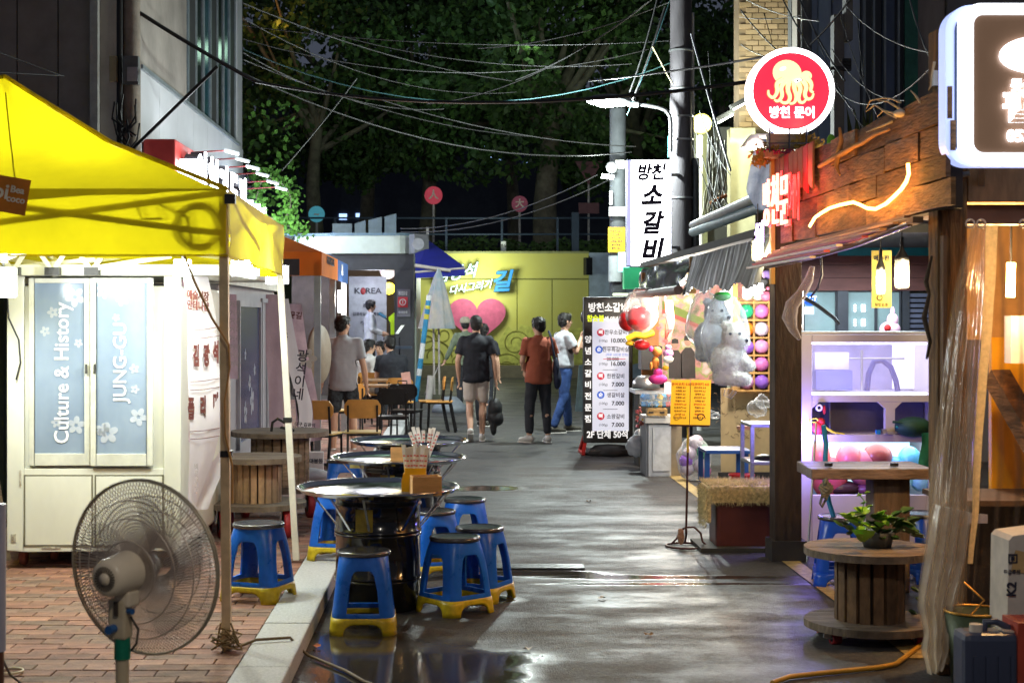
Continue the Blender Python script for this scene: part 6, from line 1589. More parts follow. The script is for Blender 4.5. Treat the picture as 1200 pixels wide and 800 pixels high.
# straw bits on the fascia top
st = MB()
for pts in (((1055,117),(1045,113),(1035,112),(1020,115),(1015,125)),((1060,128),(1040,116),(1028,115)),((1050,130),(1035,127),(1028,134)),((1095,70),(1092,85),(1091,98),(1088,103)),((1079,117),(1072,108),(1067,103)),((1045,140),(1025,148),(1015,152)),((1050,135),(1040,130),(1025,120),(1015,128))):
    st.tube([PS(px,py+3,2.2) for px,py in pts], [.007]+[.005]*(len(pts)-2)+[.002], 5)
st.build('dried_vine', M('straw_pale', (.60,.50,.33), .8), label='pale dried vine tendrils sticking up from the plank fascia', cat='dried plant', off=PS(1055,120,2.2))
MB().ell(PS(1054,133,2.18),(.03,.04,.02)).build('white_stone', M('stone_white', (.6,.58,.55), .7), label='small pale stone resting on top of the plank fascia', cat='stone', off=PS(1054,133,2.18))

YR = 10.9; kr = YR/F
rsn = T('round_sign', 'round red glowing octopus sign with white Korean name and white rim', 'sign', P(927,107,YR))
MB().lathe([(0,.12),(51*kr,.12),(51*kr,.0),(0,0)], P(927,107,YR), 64, ax=(0,1,0)).build('case', emis('rim_glow', (1,.86,.9), 2.4), rsn)
MB().lathe([(44.8*kr,-.004),(51*kr,-.004),(51.2*kr,.02)], P(927,107,YR), 64, ax=(0,1,0)).build('rim', emis('rim_white', (1,.93,.94), 6), rsn)
MB().lathe([(0,-.006),(44.8*kr,-.006),(45*kr,.002)], P(927,107,YR), 64, ax=(0,1,0)).build('face', emis('octo_red', (.92,.025,.06), 1.0, (.7,.02,.05)), rsn)
oct_ = emis('octo_yellow', (1,.80,.42), 1.0, (.8,.6,.3)); oc2 = emis('octo_line', (.75,.35,.08), .6)
def disc(mb, px, py, rx, ry, n=24, rot=0, d=.010):
    pts = []
    for i in range(n):
        q = 2*math.pi*i/n; x_, y_ = rx*math.cos(q), ry*math.sin(q)
        pts.append(P(px+x_*math.cos(rot)-y_*math.sin(rot), py+x_*math.sin(rot)+y_*math.cos(rot), YR)+Vector((0,-d,0)))
    mb.add(pts, [tuple(range(n))])
mb = MB(); disc(mb, 922,86,17,15.2, rot=.2, d=.012); disc(mb, 944.5,89.5,6.5,6, d=.012)
oh = mb.build('octopus_head', oct_, rsn)
mb = MB(); disc(mb, 917,81,4,2.2, rot=-.4, d=.014); mb.build('head_shine', emis('octo_hi', (1,.95,.7), 1.2), oh)
def ten(pts, r0, r1, mat, nm, d):
    q = [P(px,py,YR)+Vector((0,-d,0)) for px,py in pts]; n = len(q)
    # smooth
    for _ in range(2):
        q2 = [q[0]]
        for a, b in zip(q[:-1], q[1:]): q2 += [a.lerp(b,.25), a.lerp(b,.75)]
        q = q2+[q[-1]]
    n = len(q); MB().tube(q, [(r0+(r1-r0)*i/(n-1))*kr for i in range(n)], 6).build(nm, mat, oh)
tent = [((917,94),(909,98),(911,108),(906,116),(900,112),(900,106)),((920,95),(914,103),(917,113),(911,120),(907,117)),((924,96),(922,106),(926,114),(923,121),(916,121),(914,117)),((930,96),(930,104),(933,113),(931,121),(925,122)),
        ((934,97),(938,104),(935,113),(936,120),(941,121),(944,117)),((940,95),(945,102),(942,111),(945,117),(951,116),(953,110)),((945,92),(951,99),(949,107),(953,109))]
for i, tt in enumerate(tent):
    ten(tt, 4.0, 1.6, oc2, 'tentacle_outline', .006); ten(tt, 3.4, 1.1, oct_, 'tentacle', .011)
mb = MB(); disc(mb, 932.5,95.5,3,2, d=.03); disc(mb, 936.5,94.5,2,1.6, d=.03); ey = mb.build('octopus_eye', emis('white_soft', (1,1,1), 1.2), oh)
mb = MB(); disc(mb, 933.5,95.5,1,1,8, d=.033); mb.build('pupil', M('ink_dark'), ey)
MB().text('방천 문어', 14.5*kr, P(928,133,YR)+Vector((0,-.012,0)), bold=.006, ext=.002, xs=.95).build('lettering', emis('octo_text', (1,.93,.9), 2.2), rsn)
for q in (905,945): MB().cyl(P(q,150,YR+.05),P(q,182,YR+.05),.012).build('stand', M('iron_blue'), rsn)

# ---------------------------------------------------------------- top right sign
YT = 6.9; kt = YT/F
ts = T('rounded_sign', 'big rounded brown shop sign with thick glowing white border at the upper right', 'sign', P(1210,97,YT))
sw, shh = 198*kt, 190*kt; cx_ = P(1212,98,YT)
def ring_(w1, h1, r1, w2, h2, r2, mat, nm, y, dep):
    a = rrect(w1,h1,r1,8); b = rrect(w2,h2,r2,8); n = len(a); vs = []
    for (x,z) in a: vs.append((cx_.x+x,y,cx_.z+z))
    for (x,z) in b: vs.append((cx_.x+x,y,cx_.z+z))
    vs += [(v[0],v[1]+dep,v[2]) for v in vs[:2*n]]
    fs = []
    for i in range(n):
        j = (i+1)%n; fs += [(i,j,n+j,n+i),(i,2*n+i,2*n+j,j),(n+i,n+j,3*n+j,3*n+i),(2*n+i,3*n+i,3*n+j,2*n+j)]
    return MB().add(vs,fs).build(nm, mat, ts)
ring_(sw,shh,30*kt, sw-22*kt,shh-14*kt,24*kt, emis('neon_cool_outer', (.45,.55,1), .75), 'outer_border', YT+.06, .10)
ring_(sw-21*kt,shh-13*kt,25*kt, sw-28*kt,shh-20*kt,23*kt, M('border_gap', (.01,.04,.12), .5), 'border_gap', YT+.05, .08)
ring_(sw-26*kt,shh-2*kt-0*kt,24*kt, sw-56*kt,shh-28*kt,12*kt, emis('neon_cool', (.86,.90,1), 1.8), 'inner_border', YT, .06)
MB().prism(rrect(sw-54*kt,shh-26*kt,12*kt,6), (cx_.x,YT+.012,cx_.z), (1,0,0),(0,0,1),(0,.05,0)).build('face', M('sign_brown', (.16,.10,.065), .35, var=.15, scale=2, bump=.02, emit=(.13,.075,.045), es=.5), ts)
MB().prism([(x*1,z) for x,z in [(math.cos(q*.2617)*.155, math.sin(q*.2617)*(.085 if q<12 else .075)) for q in range(24)]], P(1212,66,YT)+Vector((.0,.004,0)), (1,0,0),(0,0,1),(0,-.01,0)).build('emblem', emis('white_glow', (.96,.95,1), 4), ts)
wg = emis('white_glow', (.96,.95,1), 4)
MB().text('못골', 16*kt, P(1199,101,YT-.002), bold=.003, ext=.003).build('lettering', wg, ts)
MB().text('팸', 40*kt, P(1193,128,YT-.002), bold=.009, ext=.003).build('lettering', wg, ts)
MB().text('053-423', 19*kt, P(1180,160,YT-.002), bold=.005, ext=.003, align='LEFT').build('lettering', wg, ts)
MB().beam(P(1150,180,YT+.1),P(1150,225,YT+.5),.03,.03).build('bracket', galv, ts)

# ---------------------------------------------------------------- near booth on the right
nb_ = T('snack_booth', 'near wooden booth with orange lit board behind a clear plastic curtain', 'booth', (2.7,7.6,0))
warmw = wood('booth_wood', (.42,.25,.11), .65, (8,2,2), .3, .3)
MB().bb(PX(1131,7.35),PX(1300,7.35),7.3,7.36,PZ(237,7.35),PZ(196,7.35)).build('header_board', warmw, nb_)
MB().bb(PX(1131,7.34),PX(1300,7.34),7.38,7.5,PZ(262,7.34),PZ(239,7.34)).build('header_rail', M('rail_brown', (.14,.08,.06), .3, .2, bump=.3, bscale=9), nb_)
MB().bb(PX(1133,9),4,9.0,9.05,PZ(398,9),PZ(240,9)).build('back_panel', M('back_wood', (.50,.30,.13), .7, var=.2, bump=.2), nb_)
MB().bb(PX(1162,8.9),4,8.9,8.95,PZ(575,8.9),PZ(395,8.9)).build('orange_board', M('board_orange', (.85,.42,.01), .5, var=.1, bump=.05), nb_)
MB().beam(P(1168,440,8.6),P(1225,540,8.2),.12,.10).build('brace', M('plank_b'), nb_)
MB().bb(PX(1100,8.9),4,8.9,8.94,.02,PZ(575,8.9)).build('counter_front', M('dark_wood', (.10,.055,.03), .6, var=.3, bump=.3), nb_)
MB().bb(PX(1120,8.3),4,8.3,8.9,PZ(578,8.9),PZ(572,8.9)).build('counter_top', M('dark_wood'), nb_)
MB().bb(PX(1177,8.2),PX(1200,8.2),8.1,8.2,PZ(425,8.2),PZ(370,8.2)).build('fan_heater', M('heater_white', (.5,.48,.5), .4), nb_)
MB().bb(2.40,4.2,7.52,9.1,2.24,2.28).build('ceiling', M('back_wood'), nb_)
wl2 = T('booth_lamp', 'warm hanging tube lamp glowing behind the plastic curtain', 'lamp', P(1184,328,8.0))
MB().cyl(P(1184,348,8.0),P(1185,308,8.0),.022,n=14).build('bulb', emis('warm_bulb', (1,.62,.22), 40), wl2); MB().cyl(P(1185,308,8.0),P(1185,255,8.0),.006,n=6).build('cord', blk, wl2)
point('glow', P(1184,330,7.85), 44, (1,.60,.24), .06, wl2)
point('glow', P(1150,300,7.75), 9, (1,.58,.22), .06, wl2)  # extra point light without a bulb, added to brighten the curtain
# cup in counter region
plas = M('clear_vinyl', (.85,.60,.38), .10, var=.25, scale=3, bump=.8, bscale=11, spec=1.0, film=(.07,.50))
ctn = T('vinyl_curtain', 'crumpled clear vinyl curtain gathered and hanging in front of the near booth', 'curtain', P(1135,240,7.15))
def curtain(Lp, Rp, nfold, amp, seed, mat, nm, n=30, m=60, par=ctn):
    mb = cloth([P(*p) for p in Lp],[P(*p) for p in Rp], n=n, m=m, amp=0, seed=seed)
    k = m+1
    for i in range(n+1):
        for j in range(k):
            v = Vector(mb.v[i*k+j]); s = j/m; tt = i/n
            v.y += amp*(.5+.7*tt)*math.sin(s*nfold*6.28+.9*math.sin(tt*4+seed)) + .03*noise.noise(Vector((s*4,tt*5,seed))); v.x += .006*noise.noise(Vector((s*5,tt*7,seed+3)))
            mb.v[i*k+j] = tuple(v)
    return mb.build(nm, mat, par)
curtain([(1138,262,7.15),(1118,340,7.15),(1106,430,7.15),(1092,540,7.15),(1082,620,7.1),(1074,705,7.1),(1084,752,7.05),(1088,788,7.0)],[(1158,262,7.1),(1156,340,7.1),(1152,430,7.1),(1146,540,7.05),(1140,620,7.0),(1130,705,7.0),(1112,752,7.0),(1108,776,7.0)],5,.035,1,plas,'gathered_sheet')
vl2 = M('vinyl_inner', (.80,.56,.36), .12, var=.2, bump=.9, bscale=8, spec=1.0, film=(.14,.72))
curtain([(1140,262,7.19),(1124,340,7.19),(1112,430,7.19),(1098,540,7.19),(1087,620,7.17),(1079,705,7.15),(1088,752,7.12)],[(1156,262,7.19),(1152,340,7.19),(1147,430,7.19),(1140,540,7.18),(1134,620,7.15),(1122,705,7.12),(1108,752,7.1)],4,.03,7,vl2,'inner_sheet')
vl3 = M('vinyl_hem', (.70,.58,.44), .2, var=.2, bump=.8, bscale=10, spec=.9, film=(.34,.9))
curtain([(1092,590,7.06),(1082,650,7.05),(1075,708,7.04),(1084,740,7.0),(1082,765,7.0),(1088,790,6.97)],[(1138,600,7.0),(1130,655,6.99),(1118,705,6.98),(1112,740,6.97),(1112,765,6.96),(1102,784,6.95)],4,.028,5,vl3,'lower_sheet',n=22,m=44)
curtain([(1148,258,7.2),(1150,400,7.2),(1150,560,7.2),(1140,705,7.15)],[(1215,258,7.3),(1216,400,7.3),(1216,560,7.3),(1214,705,7.25)],3,.02,4,M('clear_vinyl_2', (.42,.30,.18), .12, var=.1, bump=.25, bscale=5, spec=.9, film=(.05,.6)),'flat_sheet')
zz_ = MB(); pts = [(1163,265),(1161,330),(1156,400),(1150,470),(1146,530),(1143,600),(1137,660)]
k0 = [P(px,py,7.0) for px,py in pts]
cloth([p+Vector((-.030+.003*i_,0,0)) for i_, p in enumerate(k0)],[p+Vector((.024-.002*i_,-.0,0)) for i_, p in enumerate(k0)], n=70, m=4, amp=.0015, seed=3).build('zip_strip', M('zip_cream', (.78,.60,.34), .6, var=.2, scale=40, bump=.6, bscale=25, transl=.5), ctn)
for px, yy in ((1137,7.1),(1150,7.1),(1200,7.15)): MB().tube(circle_pts(P(px,262,yy),.02,12), .004, 5, closed=True).build('hook', M('hook_white', (.6,.5,.4), .4), ctn)
# containers at the bottom right
bkt = T('metal_bucket', 'dark green bucket with brass coloured rim behind the jerrycan', 'bucket', (PX(1143,6.95),6.95,0))
xb_ = PX(1143,6.95); zr = PZ(715,6.95)
MB().lathe([(0,.0),(.10,0),(.134,zr),(.130,zr),(.098,.01),(0,.01)], (xb_,6.95,0), 32).build('pail', M('pail_green', (.05,.07,.035), .5, .2), bkt)
MB().tube(circle_pts((xb_,6.95,zr), .134, 36, (1,0,0),(0,1,0)), .006, 6, closed=True).build('rim', M('rim_brass', (.70,.38,.08), .3, .8), bkt)
MB().tube([(xb_-.02,6.95,zr-.02),(xb_+.05,6.98,zr+.04),(xb_+.0,7.1,zr+.1)], .005,5).build('handle', M('rim_brass'), bkt)
jc = T('jerrycan', 'grey blue plastic jerrycan with moulded handle and pale cap', 'jerrycan', (PX(1156,6.35),6.35,0))
xj = PX(1156,6.35); zj = PZ(738,6.35)
jm = M('jerry_blue', (.055,.065,.11), .35, var=.1, bump=.08, bscale=20)
MB().box((xj,6.35,zj/2),(.235,.16,zj)).build('body', jm, jc, bevel=.028)
for i in range(4): MB().box((xj-.075+i*.05,6.264,zj*.5),(.012,.008,zj*.55)).build('rib', jm, jc)
MB().tube([(xj-.01,6.35,zj-.01),(xj-.005,6.35,zj+.035),(xj+.04,6.35,zj+.035),(xj+.10,6.35,zj+.005)], .014, 8).build('handle', jm, jc)
MB().cyl((xj-.05,6.33,zj),(xj-.05,6.33,zj+.03),.026).build('cap', M('cap_white', (.65,.55,.45), .5), jc)
MB().box((xj+.075,6.33,zj+.004),(.05,.06,.006),ry=.05).build('label', M('cap_white'), jc)
cbx = T('carton', 'tall white carton box with black print at the right edge beside the jerrycan', 'box', (PX(1192,6.7),6.75,0))
xc = PX(1197,6.7)
MB().prism([(0,0),(.26,0),(.26,.75),(.03,.72),(.012,.70)], (xc-.095,6.62,.02), (1,0,0),(0,0,1),(0,.22,0)).build('box_body', M('carton_white', (.66,.58,.50), .7, bump=.1), cbx)
MB().box((PX(1193,6.6)+.02,6.615,.63),(.07,.004,.09),ry=.2).build('flap', M('carton_tan', (.60,.38,.16), .7), cbx)
for s, px, py, sz in (('▣',1187,655,.05),('취급주의',1186,670,.02),('K2',1186,690,.055)):
    MB().text(s, sz, P(px,py,6.61), (0.05,0,1) if s=='K2' else (1,0,0), (-1,0,.05) if s=='K2' else (0,0,1), bold=.002, ext=.001).build('lettering', inkd, cbx)
crt = MB().box((PX(1203,6.3),6.35,.22),(.10,.18,.44)).build('red_crate', M('crate_red', (.45,.06,.03), .5), label='red plastic crate edge at the lower right corner', cat='crate', off=(PX(1203,6.3),6.35,0))
gc = MB().bb(PX(1096,8.4),PX(1150,8.4),8.3,8.35,PZ(610,8.4),PZ(600,8.4)).build('shelf_edge', M('shelf_grey', (.3,.3,.42), .4), nb_)

hose = [P(905,798,7.05)]+[Vector((PX(px,F*CAMH/(py-372)),F*CAMH/(py-372),.014)) for px,py in ((925,796),(960,792),(1000,788),(1030,785),(1050,781),(1062,772),(1072,764),(1080,758))]
hose[0].z = .014
MB().tube(hose, .0125, 8).build('garden_hose', M('hose_orange', (.52,.27,.03), .45, var=.15), label='orange yellow hose curving over the road to the near spool table', cat='hose', off=hose[3])
ro = [Vector((PX(px,Y_),Y_,z_)) for px,Y_,z_ in ((262,7.3,pz+.02),(285,7.45,pz+.012),(300,7.5,pz+.026),(340,7.55,pz+.026),(352,7.6,.05),(362,7.62,.012),(385,7.45,.012),(405,7.3,.012),(425,7.1,.012),(440,7.0,.012))]
MB().tube(ro, .0075, 6).build('road_cable', M('cable_brown', (.14,.09,.04), .6), label='brown cable running from the tent leg over the kerb into the puddle', cat='cable', off=ro[3])

# ---------------------------------------------------------------- near spool with plants, plank table
spool((PX(1022,8.05),8.1), .335, .335, .475, .10, .165, 'low cable spool table with orange lit slats and green plants in the right foreground', slats=16, smat=wood('spool_slat_dark', (.14,.08,.04), .7, (6,6,2.5), .4, .5), cz=0, cr=.028)
pl_ = T('leafy_plant', 'green leafy potted plant standing on the near spool table', 'plant', (PX(1028,8.1),8.1,.475))
MB().lathe([(0,0),(.07,0),(.09,.08),(.085,.08),(0,.07)], (PX(1028,8.1),8.1,.476), 20).build('pot', M('pot_dark', (.05,.05,.045), .6), pl_)
lf = [M('leaf_fresh', (.24,.52,.04), .4, var=.3, bump=.1), M('leaf_deep', (.03,.10,.02), .45, var=.3)]
def leaf(c, d, wdt, mat):
    d = Vector(d); s = d.cross(Vector((0,0,1))).normalized()*wdt; c = Vector(c); up = Vector((0,0,.35*wdt))
    m = MB().add([c, c+d*.25+s*.8+up, c+d*.6+s+up, c+d, c+d*.6-s+up, c+d*.25-s*.8+up, c+d*.3-up, c+d*.65-up], [(0,6,1),(1,6,7,2),(2,7,3),(3,7,4),(4,7,6,5),(5,6,0)], True)
    return m.build('leaf', mat, pl_)
for i in range(64):
    a = random.uniform(0,6.28); r = random.uniform(.02,.14); z = .50+random.uniform(.03,.15)
    c = (PX(1018+random.choice((0,0,18)),8.1)+r*math.cos(a), 8.1+r*.6*math.sin(a), z); L_ = random.uniform(.05,.10)
    leaf(c, (L_*math.cos(a), L_*math.sin(a), random.uniform(-.03,.04)), L_*.42, lf[0] if c[0] < PX(1030,8.1) and i%3 else lf[1])
leaf((PX(1003,7.95),7.92,.54), (.05,-.05,.03), .06, lf[0]); leaf((PX(1010,7.95),7.9,.53), (-.02,-.05,.07), .06, lf[0])
MB().tube([(PX(1012,8.1),8.1,.55),(PX(1008,8.1),8.1,.62),(PX(1010,8.1),8.05,.72),(PX(1003,8.1),8.05,.76)], .003, 5).build('stem', lf[0], pl_)
for px, py in ((1008,590),(1015,594),(1003,581),(1012,578)): leaf(P(px,py,8.05), (.035,-.01,.012), .014, lf[0])
for px, py in ((1066,688),(1072,700),(1064,715),(1068,640),(1063,610),(1050,618),(1072,625)): leaf(P(px,py,8.25), (.05,-.02,-.02), .028, lf[1])
pt_ = T('plank_table', 'thick rough plank table on a trunk pedestal in front of the claw machine', 'table', (PX(1040,9.5),9.55,0))
tw = wood('slab_wood', (.15,.11,.10), .45, (2,8,8), .7, .4)
for i in range(3): MB().bb(PX(951,9.3)+.01*i,PX(1096,9.3),9.3+.17*i,9.46+.17*i,.70,.765).build('plank', tw, pt_, bevel=.008)
MB().bb(PX(1025,9.4),PX(1068,9.4),9.42,9.62,0,.70).build('pedestal', wood('trunk_wood', (.13,.09,.065), .8, (8,8,1), .8, .4), pt_, bevel=.012)
for px in (971,1048): MB().cyl(P(px,546,9.4),P(px,542,9.4),.025).build('knob', blk, pt_)
rp = MB(); 
for i in range(9):
    q = i*.8; rp.tube([P(963+3*math.cos(q),562+i*2,9.28),P(968+5*math.sin(q),566+i*2.5,9.25),P(972-4*math.cos(q),560+i*3,9.27)], .010, 6)
rp.tube([P(965,575,9.27),P(961,590,9.26),P(963,594,9.26),P(970,580,9.27)], .008, 6)
rp.build('rope_bundle', M('rope_grey', (.16,.16,.14), .85, bump=.5), label='grey rope bundle tied at the left corner of the plank table', cat='rope', off=P(968,565,9.27))
MB().tube([P(965,498,9.9),P(968,520,9.9),P(966,560,9.85),P(972,590,9.8),P(979,612,9.75)], .016, 4).build('blue_strap', M('strap_blue', (.01,.22,.50), .5), label='bright blue strap hanging down beside the plank table', cat='strap', off=P(968,520,9.9))

# ---------------------------------------------------------------- claw machine
YQ = 11.3
cm = T('claw_machine', 'white claw machine cabinet with lavender lit glass tank and prize bins', 'claw machine', (PX(1020,YQ),YQ,0))
wm = M('machine_white', (.60,.56,.56), .4, var=.05, bump=.02)
X_0, X_1 = PX(938,YQ), PX(1104,YQ)
def zz(py): return PZ(py,YQ)
fd = .9
MB().bb(X_0,X_0+.085,YQ,YQ+.06,.03,zz(392)).build('frame_post', wm, cm, bevel=.006)
MB().bb(X_1-.085,X_1,YQ,YQ+.06,.03,zz(392)).build('frame_post', wm, cm, bevel=.006)
for nm, a, b in (('frame_rail',392,401),('frame_rail',463,471),('frame_rail',509,518),('lower_panel',580,641)):
    MB().bb(X_0+.087,X_1-.087,YQ+.003,YQ+.06,zz(b),zz(a)).build(nm, wm, cm, bevel=.004)
MB().bb(PX(1038,YQ),PX(1049,YQ),YQ+.006,YQ+.06,zz(509),zz(471)).build('frame_post', wm, cm)
for px, sx in ((951.5,1),(1038,-1),(1049,1)):
    for py in (470,):
        MB().prism([(0,0),(sx*.06,0),(0,-.055)], (PX(px,YQ),YQ+.006,zz(py)), (1,0,0),(0,0,1),(0,.05,0)).build('corner_gusset', wm, cm)
MB().bb(X_0,X_1,YQ+fd,YQ+fd+.03,.03,zz(392)).build('rear_panel', M('tank_back', (.50,.48,.70), .5), cm)
MB().bb(X_0,X_0+.02,YQ+.06,YQ+fd,.03,zz(470)).build('side_panel', wm, cm)
MB().bb(X_1-.02,X_1,YQ+.06,YQ+fd,.03,zz(392)).build('side_panel', wm, cm)
MB().bb(X_0,X_1,YQ+.06,YQ+fd,zz(391.5),zz(389)).build('top_panel', wm, cm)
MB().bb(X_0+.02,X_1-.02,YQ+.06,YQ+fd,zz(467),zz(463)).build('tank_floor', M('tank_white', (.75,.72,.85), .4), cm)
MB().bb(X_0+.02,X_1-.02,YQ+.06,YQ+fd,zz(513),zz(509)).build('shelf', wm, cm)
glassm = M('tank_glass', (.85,.88,1), .04, bump=0, alpha=.18, spec=.8)
MB().bb(X_0+.08,X_1-.08,YQ+.03,YQ+.036,zz(463),zz(401)).build('tank_pane', glassm, cm)
MB().bb(X_0+.004,X_0+.010,YQ+.07,YQ+fd,zz(463),zz(394)).build('side_pane', glassm, cm)
vi = emis('violet_tube', (.66,.64,1), 8)
for a in ((X_0+.09,X_1-.09,YQ+.07,YQ+.09,zz(403.5),zz(401.5)),(X_0+.09,X_1-.09,YQ+.07,YQ+.09,zz(462.5),zz(460)),(X_0+.088,X_0+.10,YQ+.07,YQ+.09,zz(459),zz(404))):
    MB().bb(*a).build('led_strip', vi, cm)
area('tank_light', ((X_0+X_1)/2,YQ+.45,zz(393.5)), 4, .8,.5, (0,0,0), (.72,.72,1), cm)
point('side_glow', (X_0+.02,YQ-.12,.80), 17, (.25,.20,1), .08, cm)
# machine innards seen in tank
MB().bb(PX(955,YQ+.6),PX(997,YQ+.6),YQ+.55,YQ+.7,zz(461),zz(437)).build('prize_chute', M('chute_blue', (.22,.25,.60), .4), cm)
MB().bb(PX(955,YQ+.6),PX(995,YQ+.6),YQ+.6,YQ+.65,zz(436),zz(415)).build('white_panel', M('tank_white'), cm)
MB().bb(PX(1048,YQ+.6),PX(1090,YQ+.6),YQ+.62,YQ+.66,zz(460),zz(403)).build('white_panel', emis('tank_white_lit', (.8,.8,1), .8), cm)
arch_ = MB().tube([P(1016,458,YQ+.5),P(1018,438,YQ+.5),P(1024,424,YQ+.5),P(1034,422,YQ+.5),P(1044,430,YQ+.5),P(1050,446,YQ+.5),P(1052,458,YQ+.5)], .022, 8).build('claw_arch', M('claw_dark', (.10,.10,.30), .3), cm)
MB().cyl(P(1010,458,YQ+.45),P(1010,410,YQ+.45),.01).cyl(P(995,420,YQ+.45),P(1060,420,YQ+.45),.008).build('claw_rail', galv, cm)
# bins
binm = M('bin_grey', (.17,.18,.25), .35, bump=.03)
MB().bb(X_0+.03,X_1-.03,YQ+.35,YQ+.38,zz(509),zz(467)).build('bin_back', binm, cm)
MB().bb(PX(975,YQ),PX(976.5,YQ),YQ+.08,YQ+.35,zz(508),zz(471)).build('bin_divider', binm, cm)
tq = M('toy_mixed', (.55,.55,.6), .5)
spk = emis('low_window', (.55,.85,.95), .8)
MB().bb(X_0+.09,X_1-.09,YQ+.5,YQ+.52,zz(580),zz(518)).build('low_back', spk, cm)
cols_ = [(972,560,22,26,(.60,.10,.13)),(995,540,16,22,(.65,.16,.18)),(1012,548,20,22,(.50,.14,.20)),(1028,535,18,17,(.30,.07,.06)),(1047,548,14,14,(.05,.28,.55)),(1066,540,14,18,(.10,.45,.65)),(1078,560,12,16,(.35,.75,.80)),(960,535,13,20,(.75,.20,.16)),(985,572,24,10,(.05,.02,.025)),(1020,573,22,9,(.14,.04,.10)),(1052,570,14,10,(.10,.5,.6))]
for i, (px, py, rx, ry, c) in enumerate(cols_):
    t = T('prize_balloon', ('pink red','rosy pink','dusty red','dark maroon','deep blue','sky blue','pale cyan','coral','black brown','plum','teal')[i]+' round toy in the lower window of the claw machine', 'toy', P(px,py,YQ+.3))
    MB().ell(P(px,py,YQ+.28),(rx*YQ/F,.11,ry*YQ/F),18,12).build('ball', M('prize_%d'%i, c, .3, var=.15, bump=.05), t)
area('bin_light', ((X_0+X_1)/2,YQ+.25,zz(519.5)), 3, .9,.25, (0,0,0), (.85,.9,1), cm)
# odds on the shelf
def odd(nm, mb, mat, lab, cat, px, py, Y): return mb.build(nm, mat, label=lab, cat=cat, off=P(px,py,Y))
ro_ = MB().ell(P(959,501,YQ-.02),(.045,.04,.05)).ell(P(962,494,YQ-.02),(.03,.03,.03))
odd('red_plush', ro_, M('plush_red', (.50,.02,.02), .8), 'small red plush on the left end of the claw machine shelf', 'plush toy', 959,500,YQ)
yo = MB().tube([P(947,500,YQ-.03),P(949,491,YQ-.03),P(957,490,YQ-.03),P(962,498,YQ-.03),P(975,506,YQ-.03),P(990,508.5,YQ-.03)], .006, 5).tube([P(946,506,YQ-.03),P(948,494,YQ-.03),P(960,495,YQ-.03),P(980,508,YQ-.03)], .005, 5)
odd('plastic_rope', yo, M('cord_yellow', (.75,.62,.03), .5), 'yellow plastic cord tangled on the claw machine shelf', 'cord', 955,500,YQ)
odd('ring_toy', MB().tube(circle_pts(P(960,477.5,YQ-.02), .019, 16), .008, 6, closed=True), M('ring_white', (.7,.68,.65), .4), 'small white ring hanging in the left bin opening', 'ring', 960,477,YQ)
odd('red_tag', MB().ell(P(966,480,YQ-.01),(.012,.01,.035)), M('plush_red'), 'tiny red tag beside the white ring in the bin opening', 'tag', 966,480,YQ)
odd('felt_hat', MB().ell(P(1070,500,YQ-.02),(.135,.12,.075)).tube([P(1046,494,YQ-.05),P(1060,496,YQ-.08),P(1080,497,YQ-.06)],.010,6), M('cap_green', (.012,.06,.035), .7), 'dark green cap lying on the right part of the shelf', 'cap', 1070,500,YQ)
odd('green_cloth', cloth([P(1080,508,10.2),P(1078,530,10.2),P(1079,556,10.2)],[P(1096,505,10.2),P(1098,530,10.2),P(1094,560,10.2)], n=10, m=5, amp=.02), M('cloth_green', (.01,.16,.07), .7, transl=.2), 'dark green cloth draped over the right end of the plank table', 'cloth', 1085,520,10.2)
odd('small_parts', MB().box(P(1043,507,YQ-.02),(.05,.04,.02)).box(P(1036,505,YQ-.02),(.03,.03,.03)), M('chain_grey', (.3,.28,.26), .5), 'little grey hardware piece on the middle of the shelf', 'hardware', 1043,507,YQ)
odd('teal_stick', MB().tube([P(1050,500,YQ-.06),P(1062,503,YQ-.06),P(1074,507,YQ-.06)],.008,5), M('teal_plastic', (.02,.35,.4), .4), 'teal plastic stick lying before the green cap', 'stick', 1060,503,YQ)
odd('blue_block', MB().box(P(1029,506,YQ-.02),(.03,.03,.03)), M('strap_blue'), 'tiny blue block on the claw machine shelf', 'block', 1029,506,YQ)

# back wall of the shop
YW2 = 13.4
bw = T('shop_back_wall', 'brown beam and aluminium windows at the back of the claw machine shop', 'wall', (3.7,YW2,0))
brn = M('beam_brown', (.13,.05,.045), .7, var=.2, bump=.2, stretch=(1,1,4))
for i in range(3): MB().bb(PX(938,YW2),PX(1130,YW2),YW2-.04-.004*i,YW2+.05,PZ(341-i*15,YW2)+.003,PZ(326-i*15,YW2)).build('beam_board', brn, bw)
MB().bb(PX(938,YW2+.4),PX(1130,YW2),YW2+.4,YW2+.45,0,PZ(290,YW2)).build('inner_wall', M('inner_cyan', (.30,.38,.40), .6, var=.25, scale=1.5), bw)
MB().bb(PX(980,YW2),PX(1130,YW2),YW2-.06,YW2-.05,PZ(300,YW2),PZ(286,YW2)).build('teal_board', M('teal_board', (.01,.20,.26), .5), bw)
MB().bb(PX(938,YW2),PX(1130,YW2),YW2-.07,YW2-.04,PZ(285,YW2),PZ(276,YW2)).build('beam_board', M('beam_red', (.30,.12,.07), .6), bw)
aluf = M('window_bar', (.055,.06,.075), .4, .3, bump=0)
wnds = [(941,980),(992,1026),(1026,1055)]
wg_ = M('shop_window_glass', (.35,.48,.50), .08, var=.3, scale=2, bump=0, alpha=.55)
